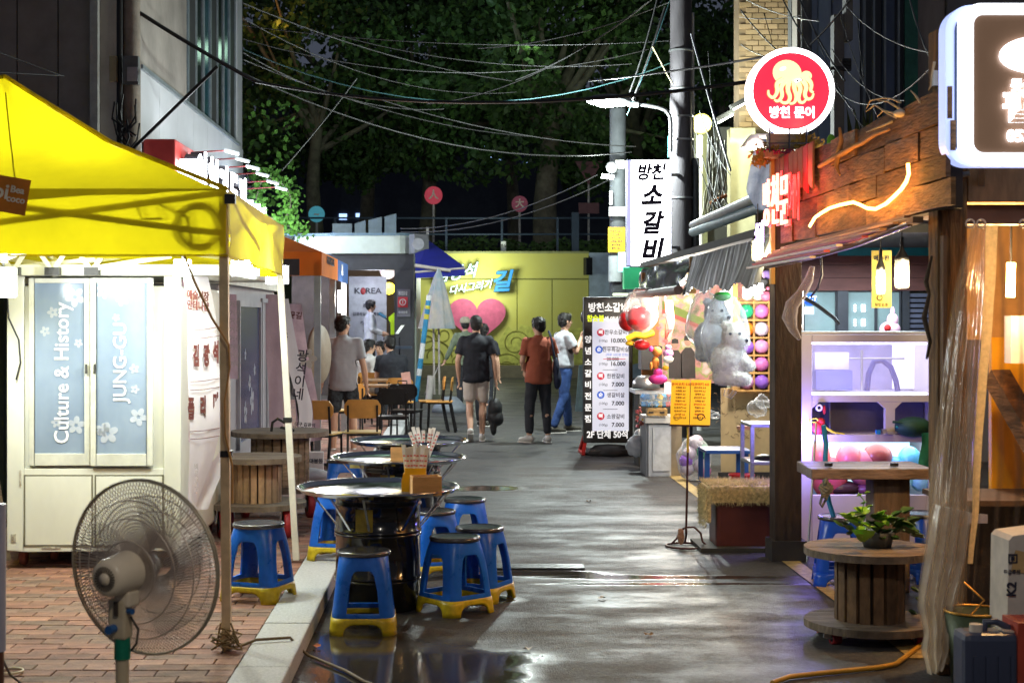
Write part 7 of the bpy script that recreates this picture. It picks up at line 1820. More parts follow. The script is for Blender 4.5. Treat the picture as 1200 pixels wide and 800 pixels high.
for a, b in wnds:
    f_ = MB().bb(PX(a,YW2),PX(a+1.5,YW2),YW2-.02,YW2+.02,PZ(396,YW2),PZ(341,YW2)).bb(PX(b-1.5,YW2),PX(b,YW2),YW2-.02,YW2+.02,PZ(396,YW2),PZ(341,YW2)).build('window', aluf, bw)
    MB().bb(PX(a+1.5,YW2),PX(b-1.5,YW2),YW2,YW2+.006,PZ(396,YW2),PZ(341,YW2)).build('pane', wg_, f_)
MB().bb(PX(980,YW2),PX(992,YW2),YW2-.05,YW2+.03,PZ(396,YW2),PZ(341,YW2)).build('mullion', aluf, bw)
MB().bb(PX(1056,YW2),PX(1064,YW2),YW2-.05,YW2+.03,PZ(396,YW2),PZ(341,YW2)).build('mullion', aluf, bw)
MB().bb(PX(939,YW2),PX(1130,YW2),YW2,YW2+.05,0,PZ(396,YW2)).build('lower_wall', M('inner_wall'), bw)
for i in range(9): MB().bb(PX(1065,YW2),PX(1095,YW2),YW2-.03,YW2+.0,PZ(348+i*6,YW2),PZ(344+i*6,YW2)).build('shutter_slat', M('shutter_blue', (.10,.11,.17), .4), bw)
MB().bb(PX(1064,YW2),PX(1096,YW2),YW2+.01,YW2+.03,PZ(398,YW2),PZ(341,YW2)).build('shutter_back', M('recess_dark'), bw)
pkm = M('pink_ball', (.60,.15,.25), .4)
for px, py, r, c, lab in ((955,372,14,pkm,'pink balloon behind the left shop window'),(948,386,10,M('pink_ball2', (.5,.35,.35), .4),'dull rose balloon low behind the left shop window')):
    MB().ell(P(px,py,YW2+.2),r*YW2/F).build('balloon', c, label=lab, cat='balloon', off=P(px,py,YW2+.2))
pls = T('pink_plush', 'white and pink plush with a red heart hanging before the shop window', 'plush toy', P(1043,382,13.0))
MB().ell(P(1043,386,13),(.09,.06,.07)).ell(P(1046,375,13),(.05,.04,.06)).ell(P(1046,366,13),(.02,.02,.05)).build('body', M('plush_pink', (.75,.45,.60), .7), pls); MB().ell(P(1040,384,12.93),(.03,.02,.03)).build('heart', M('plush_red'), pls)
dsm = emis('led_dots', (.9,.95,1), 3)
dm = T('led_dot_sign', 'little columns of white LED dots on the shop window', 'light sign', P(1008,370,YW2))
for px in (1002,1010.5,1013):
    for py in (358,361,364,375,378,381): MB().ell(P(px,py,YW2-.01),.010,6,4).build('dot', dsm, dm)
stk = T('window_sticker', 'round blue sticker with white letters on the left shop window', 'sticker', P(949,350,12.9))
MB().cyl(P(949,351,12.9),P(949,351,12.89),7.5*12.9/F,n=24).build('disc', M('sticker_blue', (.01,.07,.40), .4), stk); MB().text('ACT', .05, P(950,350,12.88), bold=.003).build('lettering', wtx, stk)
MB().box(P(948,364,12.9),(.08,.004,.06)).build('paper', M('paper_white'), stk)
kb_ = MB().tube([P(941,348,12.0),P(958,358,12.0),P(978,373,12.0),P(983,380,12.0)], .017, 5).build('slanting_bar', aluf, label='dark slanting metal bar above the left end of the claw machine', cat='bar', off=P(960,360,12))
area('shop_light', (3.2,12.6,2.15), 30, 1.2,.4, (0,0,0), (.8,.95,1), bw)
# crumpled vinyl roll by the dark post
vn = MB().tube([P(952,312,10.4),P(948,328,10.4),P(938,345,10.4),P(928,357,10.4),P(925,372,10.4),P(930,386,10.4),P(937,397,10.4)], [.02,.03,.035,.045,.045,.03,.012], 12)
o = vn.build('rolled_vinyl', M('vinyl_roll', (.50,.46,.52), .10, bump=.9, bscale=16, film=(.25,.9)), label='crumpled clear vinyl sheet tied back beside the dark post', cat='vinyl sheet', off=P(935,350,10.4)); wob(o, .02, 14)
MB().tube([P(962,300,10.2),P(963,322,10.2),P(958,338,10.2),P(950,348,10.2)], .008, 6).build('hanging_wire', M('wire_blue', (.03,.04,.12), .4), label='dark blue wire drooping from the shop eave', cat='wire', off=P(960,320,10.2))
# bottle lamps
def bottle(px, pt_, pb_, Y, wd, lab, e, split=.45, board=None):
    t = T('bottle_lamp', lab, 'lamp', P(px,pt_,Y)); k = Y/F; r = wd*k/2
    zt_, zb_2 = PZ(pt_,Y), PZ(pb_,Y); h = zt_-zb_2; x = PX(px,Y)
    MB().lathe([(0,0),(.012,0),(.012,-.22*h),(r*.9,-.38*h),(r,-.45*h),(r*.85,-.45*h),(0,-.44*h)], (x,Y,zt_), 20).build('cap', blk, t)
    MB().lathe([(r*.96,-.452*h),(r,-.6*h),(r,-.97*h),(r*.6,-1.0*h),(0,-1.0*h)], (x,Y,zt_), 24).build('glass', M('lamp_glass', (1,.9,.7), .05, bump=0, alpha=.25), t)
    MB().cyl((x,Y,zt_-h*.58),(x,Y,zt_-h*.93), r*.8, n=16).build('bulb', emis('bottle_glow', (1,.86,.55), 22), t)
    MB().cyl((x,Y,zt_),(x,Y,zt_+.14), .004, n=5).build('cord', blk, t)
    point('glow', (x,Y-.09,zt_-h*.75), e, (1,.78,.45), .04, t)
bottle(1032,292,345,10.6,11,'left bottle lamp hanging before the yellow tablet board',12)
bottle(1057,278,338,10.4,17,'larger bottle lamp with square shade near the rough post',13)
bottle(888,262,306,11.0,14,'bottle lamp hanging left of the shop eave under the blue cloth',11)
tbd = T('yellow_tablet', 'small yellow board with black print hanging behind the left bottle lamp', 'board', P(1033,327,10.75))
MB().box(P(1033,327,10.75), (23*10.75/F,.012,67*10.75/F)).build('board', M('tablet_yellow', (.66,.52,.12), .6, emit=(.6,.45,.1), es=.15), tbd)
MB().tube(circle_pts(P(1031,348.5,10.735), .018, 16), .003, 5, closed=True).build('ring_print', inkd, tbd)
MB().text('메뉴판', .04, P(1033,303,10.74), bold=.001).build('lettering', inkd, tbd); MB().text('맛있는집', .025, P(1033,357,10.74)).build('lettering', inkd, tbd)
# warm trim light under the eave

flm = [M('fallen_leaf_orange', (.50,.14,.03), .6, var=.4), M('fallen_leaf_brown', (.20,.11,.04), .7, var=.4), M('paper_scrap', (.6,.58,.54), .7)]
for i, (px, py, k_, lab) in enumerate(((371,759,0,'orange fallen leaf lying in the puddle beside the kerb'),(352,738,1,'brown fallen leaf at the foot of the kerb'),(618,762,2,'pale paper scrap on the wet road at the bottom centre'),(705,702,2,'small pale paper scrap on the road below the drain grate'),(760,745,1,'brown fallen leaf on the open road at the lower right'),(585,618,1,'brown fallen leaf on the road right of the stools'),(690,588,1,'tiny brown leaf on the road beyond the drain grate'))):
    Y = F*CAMH/(py-372); x = PX(px,Y); a = i*1.3
    vs = [(x+.028*math.cos(a+q)*(1 if j%2 else .7), Y+.028*math.sin(a+q)*(1 if j%2 else .7), .009+.006*(j%3)) for j, q in enumerate([k*math.pi/4 for k in range(8)])]
    MB().add(vs+[(x,Y,.011)], [(j,(j+1)%8,8) for j in range(8)]).build('fallen_leaf' if k_<2 else 'paper_scrap', flm[k_], label=lab, cat='leaf' if k_<2 else 'paper scrap', off=(x,Y,.01))
# ---------------------------------------------------------------- game stall
st = T('game_stall', 'wooden balloon game stall with grey corrugated awning and bright lamps', 'stall', (2.8,15.5,0))
ochre = wood('frame_ochre', (.45,.24,.07), .7, (5,5,2), .3, .3)
# awning sheets
aw1 = M('tarp_grey', (.13,.14,.14), .45, var=.3, scale=5, bump=.5, bscale=8)
n = 90; vs = []
ya_, yb_ = 14.75, 10.95
for i in range(n+1):
    y = ya_+(yb_-ya_)*i/n
    for j in range(9):
        s = j/8; z = 2.25-(.34+.03*math.sin(i*.25)+.012*math.sin(i*2.4))*s
        vs.append((2.24-.10*s+.016*math.sin(i*1.75)+.01*math.sin(s*3+i*.1), y, z))
MB().add(vs, [(i*9+j,(i+1)*9+j,(i+1)*9+j+1,i*9+j+1) for i in range(n) for j in range(8)], True).build('tarp_curtain', aw1, st)
n = 26; vs = []
for i in range(n+1):
    y = 18.6+(14.75-18.6)*i/n
    for j in range(7):
        s = j/6; vs.append((2.24-.10*s+.05*noise.noise(Vector((y*2.5,s*3,2))), y, 2.25-.30*s+.02*noise.noise(Vector((y*3,s*2,5)))))
MB().add(vs, [(i*7+j,(i+1)*7+j,(i+1)*7+j+1,i*7+j+1) for i in range(n) for j in range(6)], True).build('vinyl_valance', M('vinyl_dark', (.10,.11,.12), .18, var=.5, scale=6, bump=.8, bscale=7), st)
MB().tube([(2.10,18.7,1.93),(2.10,14.7,1.93)], .045, 10).build('rolled_edge', M('roll_brown', (.22,.15,.13), .6, bump=.4), st)
MB().bb(2.22,5.2,10.95,18.8,2.27,2.33).build('roof', M('roof_dark', (.06,.06,.06), .8), st)
for x, y in ((2.25,18.6),(2.25,14.8)): MB().bb(x-.03,x+.03,y-.03,y+.03,0 if y > 15 else 1.9,2.25).build('post', ochre, st)
# rear scenery
YP = 18.3
sc_m = bpy.data.materials.new('garden_poster'); sc_m.use_nodes = True; nt = sc_m.node_tree
v_ = nt.nodes.new('ShaderNodeTexNoise'); v_.inputs['Scale'].default_value = 5; v_.inputs['Detail'].default_value = 6; cr = nt.nodes.new('ShaderNodeValToRGB'); tcn = nt.nodes.new('ShaderNodeTexCoord')
nt.links.new(tcn.outputs['Object'], v_.inputs[0]); nt.links.new(v_.outputs[0], cr.inputs[0]); nt.links.new(cr.outputs[0], nt.nodes['Principled BSDF'].inputs['Base Color'])
el = cr.color_ramp.elements; el[0].position = .32; el[0].color = (.03,.06,.02,1); el[1].position = .72; el[1].color = (.80,.75,.72,1)
for p, c in ((.42,(.25,.22,.10,1)),(.50,(.70,.30,.32,1)),(.56,(.35,.45,.12,1)),(.63,(.75,.55,.50,1))):
    e = el.new(p); e.color = c
nt.nodes['Principled BSDF'].inputs['Roughness'].default_value = .4
po = MB().bb(PX(772,YP),PX(880,YP),YP,YP+.04,.9,2.2).build('garden_poster', sc_m, st)
dk2 = M('figure_jacket', (.06,.05,.05), .6); fs_ = M('figure_skin', (.55,.33,.25), .6)
for px, w_, s in ((806,8,1),(791,7,.92)):
    MB().prism([(-.08*s,0),(.09*s,0),(.085*s,.30*s),(.04*s,.36*s),(-.03*s,.36*s),(-.08*s,.30*s)], P(px,443,YP-.005), (1,0,0),(0,0,1),(0,-.004,0)).build('printed_figure', dk2, po)
    mq = MB(); mq.prism([(.042*s*math.cos(q*.5236),.052*s*math.sin(q*.5236)) for q in range(12)], P(px,443,YP-.005)+Vector((0,0,.43*s)), (1,0,0),(0,0,1),(0,-.004,0)); mq.build('printed_face', fs_, po)
    MB().prism([(-.045*s,.0),(.045*s,.0),(.04*s,.05*s),(0,.065*s),(-.04*s,.05*s)], P(px,443,YP-.010)+Vector((0,0,.445*s)), (1,0,0),(0,0,1),(0,-.004,0)).build('printed_hair', hairm, po)
MB().prism([(0,.0),(.95,-.42),(.95,-.5),(0,-.1)], P(776,352,YP-.01), (1,0,0),(0,0,1),(0,-.01,0)).build('printed_beam', M('print_green', (.22,.30,.06), .6), po)
MB().prism([(0,-.1),(.95,-.5),(.95,-.55),(0,-.15)], P(776,352,YP-.01), (1,0,0),(0,0,1),(0,-.01,0)).build('printed_beam', M('print_red', (.5,.12,.10), .6), po)
MB().bb(PX(752,YP),PX(772,YP),YP,YP+.05,0,2.2).build('side_board', M('side_orange', (.60,.25,.08), .6), st)
MB().bb(PX(748,18.2),PX(772,18.2),17.9,18.2,PZ(432,18.2),PZ(405,18.2)).build('black_box', blk, st)
# balloon lattice
YL = 15.6; kl = YL/F
lat = T('balloon_board', 'wooden lattice board filled with coloured balloons', 'game board', (PX(900,YL),YL,1))
xs_ = [866+i*17.6 for i in range(6)]
for i in range(6):
    MB().bb(PX(xs_[i]-1,YL),PX(xs_[i]+1,YL),YL,YL+.10,PZ(457,YL),PZ(352,YL)).build('upright', ochre, lat)
for j in range(6):
    z = PZ(354.5+j*20.6,YL); MB().bb(PX(865,YL),PX(956,YL),YL-.004,YL+.09,z-.009,z+.009).build('shelf_bar', ochre, lat)
MB().bb(PX(864,YL),PX(957,YL),YL+.12,YL+.15,PZ(458,YL),PZ(350,YL)).build('backing', M('lattice_back', (.30,.18,.10), .8), lat)
bc = {'green':(.03,.45,.20),'pink':(.75,.22,.55),'orange':(.85,.28,.02),'white':(.72,.62,.72),'red':(.75,.06,.12),'violet':(.35,.15,.70),'rose':(.80,.35,.60)}
bmt = {c: M('balloon_'+c, v, .22, var=.05, bump=0, transl=.3) for c, v in bc.items()}
grid = [['green','pink','orange','violet','green'],['orange','white','red','pink','white'],['violet','rose','white','green','red'],['pink','pink','violet','orange','pink'],['rose','violet','orange','white','green']]
rown = ['top','second','third','fourth','lowest']
for j in range(5):
    for i in range(5):
        c = P(xs_[i]+8.8, 364.8+j*20.6, YL+.02); co = grid[j][i]
        MB().lathe([(0,.076),(.035,.070),(.062,.046),(.073,.010),(.068,-.028),(.045,-.062),(.018,-.080),(.010,-.086),(.013,-.092),(0,-.092)], c, 18, ax=(.2*math.sin(i*3+j),-1,.3*math.cos(i+j*2))).build('balloon', bmt[co], label='%s balloon in the %s row of the lattice, %s from its left edge'%(co,rown[j],('first','second','third','fourth','fifth')[i]), cat='balloon', group='balloons in the lattice board', off=c)
MB().bb(PX(772,16.4)+1.0*0+.0+(PX(834,16.4)-PX(772,16.4)),PX(960,16.4),YL+.2,YL+.24,.10,PZ(456,YL)).build('front_panel', wood('ply_panel', (.56,.40,.20), .6, (2,2,1), .1, .15), st)
MB().bb(PX(834,16.2),PX(960,16.2),YL+.17,YL+.196,.0,.10).build('plinth', M('plinth_dark'), st)
scr = MB()
for i in range(46):
    c = Vector((random.uniform(PX(838,YL),PX(902,YL)), YL+.196, random.uniform(.45,.92))); r = random.uniform(.015,.035)
    scr.tube([c+Vector((r*math.cos(q*1.1),0,r*math.sin(q*1.1+i))) for q in range(4)], .0022, 3)
scr.build('scribble', M('scribble_ink', (.16,.10,.05), .8), st, kind='stuff')
# uprights and top
MB().bb(PX(858,YL),PX(864,YL),YL-.03,YL+.03,PZ(457,YL),2.2).build('post', ochre, st)
MB().bb(PX(851,YL-.1),PX(857,YL-.1),YL-.1,YL-.05,PZ(440,YL),PZ(325,YL)).build('sloping_board', M('pale_lit_wood', (.7,.55,.45), .6), st)
# plushes on top of lattice
wp_ = M('plush_white', (.85,.82,.74), .9, bump=.6, bscale=60)
def plush(lab, parts, eye=None, off=None):
    t = T('plush_toy', lab, 'plush toy', off)
    for nm, m, c, r in parts: MB().ell(c, r, 14, 10).build(nm, m, t)
    return t
for px, lab in ((876,'left fluffy white plush dog sitting on the balloon board'),(889,'right fluffy white plush dog sitting on the balloon board')):
    plush(lab, [('body',wp_,P(px,345,YL+.05),(.055,.05,.06)),('head',wp_,P(px+1,336,YL),(.05,.05,.045)),('ear',wp_,P(px-4,338,YL),(.018,.02,.03)),('ear',wp_,P(px+6,338,YL),(.018,.02,.03)),('nose',M('ink_dark'),P(px+1,337,YL-.05),(.008,.008,.006))], off=P(px,350,YL))
plush('pink plush pig at the right end above the balloon board', [('body',pkm,P(898,347,YL),(.06,.05,.05)),('snout',M('plush_pink'),P(893,343,YL-.04),(.02,.02,.018)),('ear',pkm,P(900,338,YL),(.02,.02,.02))], off=P(898,350,YL))
plush('small purple grey plush cat under the stall roof', [('body',M('plush_violet', (.25,.16,.42), .8),P(899,322,YL),(.05,.04,.05)),('head',M('plush_dark', (.07,.07,.07), .8),P(895,330,YL-.05),(.045,.04,.035))], off=P(898,330,YL))
# lamps of the stall
def tubel(a, b, r, e, lab, col=(1,.95,.85), es=26):
    a = Vector(a); b = Vector(b); t = T('stall_lamp', lab, 'lamp', (a+b)/2)
    MB().cyl(a,b,r,n=12).build('tube', emis('stall_tube_%d%d'%(int(col[2]*100),es), col, es), t); MB().cyl(b,b+Vector((0,0,.06)),r*1.1,n=10).build('socket', M('conduit_white'), t)
    point('glow', (a+b)/2-Vector((.04,.14,.17)), e, col, .06, t)
tubel(P(768,372,17.2),P(769,346,17.2),.022,4,'warm upright tube lamp at the far corner post of the stall',(1,.75,.42))
tubel(P(786,331,16.5),P(800,328,16.5),.05,60,'round white lamp under the far awning of the stall',(1,.97,.92),20)
tubel(P(805,333,16.4),P(846,321,16.0),.03,95,'long warm white fluorescent tube under the stall awning',(1,.88,.68),22)
tubel(P(876,341,14.9),P(890,339,14.9),.05,50,'bright white lamp above the balloon board',(1,.98,.95),28)
tubel(P(845,345,15.2),P(850,342,15.2),.03,14,'small warm bulb beside the hanging white bear',(1,.85,.6),14)
# hanging bags
bagm = M('clear_bag', (.88,.90,.92), .10, var=.05, bump=.6, bscale=12, spec=.8, film=(.03,.65))
def hang_bag(c, r, top, lab, mat=bagm):
    t = T('plush_bag', lab, 'plush toy', top); prof = []
    H_ = top[2]-(c[2]-r[2])
    for i in range(15):
        s = i/14
        q = (math.sin(math.pi*min(1,s*1.02))**.6)*(1 if s > .5 else (s*2)**.7)
        prof.append((max(.012, q*r[0]*1.08), -H_*s))
    prof = [(.02,.0),(.03,-.05*H_)]+[(max(.03,r[0]*1.06*math.sin(math.pi*(.12+.86*s))**.8),-H_*(.08+.92*s)) for s in [i/12 for i in range(13)]]
    m = MB().lathe(prof, top, 26); o = m.build('bag', mat, t); wob(o, .025, 7); wob(o, .008, 24)
    return t
yb_2 = 13.0
for lab, cx, cy, s, dy in (('big white plush bear in a clear bag lower right of the pair',854,412,1.0,0),('big grey white plush bear in a clear bag behind on the left',833,385,.95,.35)):
    Y = yb_2+dy; m_ = wp_ if dy == 0 else M('plush_greywhite', (.62,.64,.68), .9, bump=.6, bscale=60)
    t = hang_bag(P(cx,cy,Y), (.19*s,.16,.28*s), P(cx-4,338,Y), lab)
    bb = MB(); bb.ell(P(cx,cy+12,Y),(.15*s,.13,.17*s),20,14); bb.ell(P(cx+6,cy-18,Y-.02),(.105*s,.10,.115*s),18,12); bb.ell(P(cx+17,cy-13,Y-.08),(.055,.06,.05)); bb.ell(P(cx-4,cy-31,Y),(.04,.03,.04)); bb.ell(P(cx+12,cy-32,Y),(.035,.03,.035)); bb.cap(P(cx+10,cy+2,Y-.05),P(cx+24,cy+16,Y-.10),.05,.05); bb.cap(P(cx-10,cy+30,Y),P(cx+18,cy+32,Y-.12),.065,.06)
    o = bb.build('bear_body', m_, t); bake(o, [('REMESH', dict(mode='VOXEL', voxel_size=.012)), ('SMOOTH', dict(iterations=8))]); wob(o, .006, 30)
    for nm, px_, py_, dd, r in (('eye',cx+13,cy-21,.118,.014),('nose',cx+21,cy-13,.137,.017),('eye',cx+2,cy-21,.122,.013)): MB().ell(P(px_,py_,Y-dd),(r,.008,r*.9),10,7).build(nm, M('ink_dark'), t)
    fz = MB(); me = o.data; n_ = len(me.vertices)
    for q in range(4200):
        v = me.vertices[random.randrange(n_)]; p = v.co+root_loc(t); nn = Vector(v.normal); a_ = nn.orthogonal().normalized()*.0035; d_ = (nn*.7+Vector((random.gauss(0,.5),random.gauss(0,.5),random.gauss(-.2,.5)))).normalized()*random.uniform(.012,.022)
        fz.add([p-a_,p+a_,p+d_], [(0,1,2)])
    fz.build('fur', m_, t, kind='stuff')
MB().ell(P(847,347,13.0),(.075,.07,.04)).build('green_hat', M('felt_green', (.05,.42,.06), .7), label='bright green felt hat on top of the bagged bears', cat='hat', off=P(847,347,13))
MB().tube([P(852,456,12.95),P(850,462,12.95),P(856,465,12.95),P(861,458,12.95)], .02, 8).build('bag_knot', bagm, label='twisted plastic knot under the bagged bear', cat='bag', off=P(855,460,12.95))
t = hang_bag(P(749,375,17.0), (.17,.15,.20), P(752,335,17.0), 'red lantern shaped plush ball with yellow scarf in a clear bag')
o = MB().ell(P(749,373,17),(.145,.14,.135),22,14).build('red_ball', M('satin_red', (.62,.02,.025), .35, bump=.2), t)
MB().tube([P(735,397,16.9),P(745,392,16.86),P(755,394,16.86),P(765,390,16.9)], .035, 8).ell(P(738,402,16.95),(.05,.04,.03)).build('yellow_scarf', M('felt_yellow', (.85,.50,.02), .6), t)
MB().ell(P(752,404,16.98),(.09,.08,.06)).build('red_foot', M('satin_red'), t)
t2 = hang_bag(P(735,378,17.6), (.12,.1,.16), P(742,345,17.6), 'second red plush ball in a bag half hidden behind the first')
MB().ell(P(736,376,17.6),(.11,.11,.12)).build('red_ball', M('satin_red'), t2)
MB().cyl((PX(744,16.9),16.9,1.98),(2.12,16.9,1.98),.012).build('hanging_rod', galv, st)
# plush cluster
pk2 = M('plush_hotpink', (.80,.05,.30), .8); pko = M('plush_orange', (.65,.22,.04), .8); pkl = M('plush_lilac', (.62,.30,.55), .8)
plush('hot pink plush bottom of the hanging toy bunch', [('body',pk2,P(771,444,16.3),(.10,.08,.055)),('body',pk2,P(771,437,16.3),(.05,.05,.05))], off=P(771,440,16.3))
plush('orange brown plush monkey in the hanging toy bunch', [('body',pko,P(768,425,16.3),(.04,.04,.07)),('head',pko,P(770,412,16.3),(.05,.05,.055)),('arm',pko,P(763,429,16.25),(.018,.02,.045)),('ear',pk2,P(763,409,16.3),(.025,.02,.03))], off=P(768,420,16.3))
plush('lilac faced plush with white beard in the hanging toy bunch', [('head',pkl,P(783,414,16.2),(.055,.05,.05)),('beard',wp_,P(783,421,16.17),(.055,.045,.04)),('hat',pkl,P(783,407,16.2),(.035,.03,.03)),('nose',pk2,P(783,415,16.15),(.010,.01,.01)),('foot',M('felt_yellow'),P(780,431,16.2),(.035,.03,.025))], off=P(783,414,16.2))
hr = T('heart_garland', 'string of red hearts and pink ribbon hanging in the stall', 'garland', P(780,345,16.4))
MB().tube([P(779,338,16.4),P(780,370,16.4),P(784,388,16.4),P(780,402,16.4)], .006, 5).build('string', M('garland_red', (.6,.05,.05), .5), hr)
for px, py in ((780,370),(785,388),(780,400),(783,404),(772,385)): MB().prism([(x*.028,y_*.024) for x,y_ in hp], P(px,py,16.38), (1,0,0),(0,0,1),(0,.02,0)).build('heart', M('garland_red'), hr)
cloth([P(781,352,16.45),P(779,375,16.45),P(780,398,16.45)],[P(788,352,16.45),P(790,378,16.45),P(786,400,16.45)], n=8, m=3, amp=.02).build('ribbon', M('ribbon_salmon', (.85,.25,.18), .5, transl=.4), hr)
# counter goods
wc = T('white_cabinet', 'small white and grey cabinet with papers taped on its front', 'cabinet', (PX(775,16.3),16.4,0))
MB().bb(PX(760,16.3),PX(787,16.3),16.32,16.75,.0,PZ(497,16.3)).build('body', M('cabinet_white', (.52,.54,.56), .5, var=.1), wc, bevel=.008)
MB().bb(PX(787,16.3)+.003,PX(800,16.3),16.36,16.75,.0,PZ(499,16.3)).build('side_panel', M('cabinet_brown', (.30,.24,.16), .5, .2), wc)
MB().bb(PX(754,16.6),PX(760,16.3)-.003,16.34,16.9,0,PZ(497,16.3)).build('side_panel', M('cabinet_grey', (.20,.21,.23), .5), wc)
MB().bb(PX(765,16.3),PX(785,16.3),16.305,16.315,.06,PZ(501,16.3)).build('paper', M('paper_grey', (.60,.62,.64), .6, var=.15, scale=12), wc)
MB().bb(PX(756,16.3),PX(796,16.3),16.28,16.8,PZ(495.5,16.3),PZ(488,16.3)).build('tray', M('tray_white', (.62,.60,.56), .5), wc)
tb_ = T('toy_case', 'clear plastic case of blue wrapped toys on the counter', 'toy box', P(771,470,16.3))
MB().box(P(771,467,16.4),(.36,.22,.13)).build('case', M('case_clear', (.75,.85,.9), .1, bump=0, alpha=.25), tb_)
for i in range(16):
    px = 754+(i%8)*4.9; py = 473-(i//8)*8
    MB().box(P(px,py,16.36+.03*(i%3)),(.04,.05,.045),rz=i*.7,rx=i*.3).build('toy', [M('toy_blue', (.02,.22,.55), .4), M('toy_white', (.65,.7,.75), .4), M('toy_yellow', (.7,.5,.05), .4), M('toy_red', (.6,.05,.05), .4)][(0,0,1,0,2,0,3,0)[i%8]], tb_)
wbx = T('small_wooden_chest', 'little wooden box with dark slots on the white tray', 'box', P(769,482,16.2))
MB().box(P(769.5,482.5,16.3),(.21,.12,.075)).build('body', wood('chest_wood', (.50,.30,.10), .5, (3,3,8)), wbx, bevel=.004)
for px in (763,776): MB().box(P(px,483,16.236),(.05,.006,.02)).build('slot', M('vent_dark'), wbx)
by_ = MB()
for i in range(70): by_.box(P(random.uniform(752,795),random.uniform(489.5,493),16.3+random.random()*.2),(.014,.014,.014),rz=i)
by_.build('loose_toys', M('toy_yellow'), label='scatter of tiny yellow toys spread over the white tray', cat='small toys', kind='stuff', off=P(771,491,16.3))
tg2 = MB()
for i in range(14): tg2.box(P(random.uniform(746,754),random.uniform(478,500),16.6),(.03,.02,.03),rz=i,ry=i)
tg2.build('hanging_trinkets', M('trinket', (.35,.55,.08), .4, var=.8, scale=30, col2=(.75,.1,.2)), label='bunch of small coloured trinkets hanging at the left of the counter', cat='trinkets', kind='stuff', off=P(750,488,16.6))
ctr = T('steel_counter', 'steel topped dark counter behind the toy case', 'counter', (PX(765,17.6),17.6,0))
MB().bb(PX(741,17.6),PX(790,17.6),17.3,17.9,.82,.86).build('top', M('counter_steel', (.5,.52,.54), .3, .7), ctr)
MB().bb(PX(741,17.6)+.05,PX(790,17.6)-.05,17.4,17.85,0,.82).build('base', M('recess_dark'), ctr)
MB().lathe([(0,.15),(.09,.14),(.15,.08),(.16,0),(0,0)], P(757,455,17.4), 20).build('pan_lid', M('lid_steel', (.4,.42,.45), .3, .8), label='round dull steel lid standing behind the counter', cat='lid', off=P(757,455,17.4))
MB().box(P(786,456,16.6),(.14,.03,.15)).build('leaflet_box', M('leaflet_white', (.65,.63,.68), .5), label='white leaflet box behind the toy case', cat='box', off=P(786,456,16.6))
for cx, cy, r, Y, lab in ((746,522,.10,16.9,'white plastic bag slumped beside the cabinet'),(752,513,.09,17.0,'second crumpled plastic bag above the slumped one'),(741,524,.07,17.2,'small grey plastic bag at the left of the slumped bags')):
    z_ = max(PZ(cy,Y), r*.9); o = MB().ell((PX(cx,Y),Y,z_),(r,r*.8,r*1.15),20,14).build('plastic_bag', M('bag_milky', (.62,.66,.72), .2, bump=.8, bscale=14, alpha=.75), label=lab, cat='bag', off=(PX(cx,Y),Y,z_)); wob(o, .04, 14); wob(o, .015, 40)
bg2 = T('balloon_bag', 'large clear bag of pale balloons on the ground behind the menu stand', 'bag', (PX(815,15.9),15.9,0))
o = MB().ell((PX(814,15.9),15.9,.22),(.18,.15,.24),24,16).build('bag', M('clear_bag'), bg2); wob(o, .03, 9)
for dx, dz, c in ((-.08,.12,'white'),(.06,.16,'white'),(-.05,.28,'white'),(.09,.30,'green'),(.02,.40,'white'),(-.09,.2,'violet'),(.1,.1,'rose')):
    MB().ell((PX(814,15.9)+dx,15.9,dz),.072,14,10).build('balloon_inside', bmt[c], bg2)
for px, py, r in ((889,478,.10),(835,485,.05),(895,470,.08)):
    o = MB().ell(P(px,py,15.2),(r,r*.6,r*.8),18,12).build('plastic_bag', bagm, label='clear crumpled plastic bag '+{889:'hanging above the steel trolley',835:'caught behind the yellow menu stand',895:'hung highest beside the dark post'}[px], cat='bag', off=P(px,py,15.2)); wob(o, .05, 16); wob(o, .02, 40)
# menu stand
YN = 11.3; kn_ = YN/F
mn = T('menu_stand', 'yellow lit open menu on a thin iron stand with scrolled foot', 'menu stand', (PX(804,YN),YN,0))
iron = M('iron_brown', (.07,.025,.02), .5, .4)
MB().cyl((PX(804,YN),YN,.10),(PX(806,YN),YN,PZ(530,YN)),.0085,n=8).build('pole', iron, mn)
MB().cyl((PX(806,YN),YN,PZ(530,YN)),(PX(806.5,YN),YN,PZ(498,YN)),.0095,n=8).build('upper_pole', M('pole_ochre', (.55,.38,.03), .5), mn)
MB().tube(circle_pts((PX(804,YN),YN,.012), .145, 32, (1,0,0),(0,1,0)), .009, 6, closed=True).build('foot_ring', iron, mn)
MB().tube([(PX(804,YN),YN,.145),(PX(813,YN),YN-.02,.15),(PX(820,YN),YN-.04,.11),(PX(822,YN),YN-.05,.05),(PX(828,YN),YN-.08,.015)], .008, 6).tube([(PX(804,YN),YN,.145),(PX(798,YN),YN+.03,.12),(PX(795,YN),YN+.06,.06),(PX(788,YN),YN+.06,.015)], .008, 6).tube([(PX(804,YN),YN,.145),(PX(806,YN),YN+.06,.1),(PX(806,YN),YN+.14,.015)], .008, 6).build('scroll_leg', iron, mn)
o = MB().ell((PX(797,YN),YN-.02,.085),(.024,.02,.055),12,8).build('dried_ornament', M('ornament_tan', (.35,.20,.13), .8, bump=1), mn); wob(o, .015, 60)
o_ = P(786,497,YN); u_ = Vector((1,.0,.0)); v_t = Vector((.06,.25,.95)).normalized()
ym = emis('menu_sheet', (1,.55,.02), .35, (.85,.48,.02))
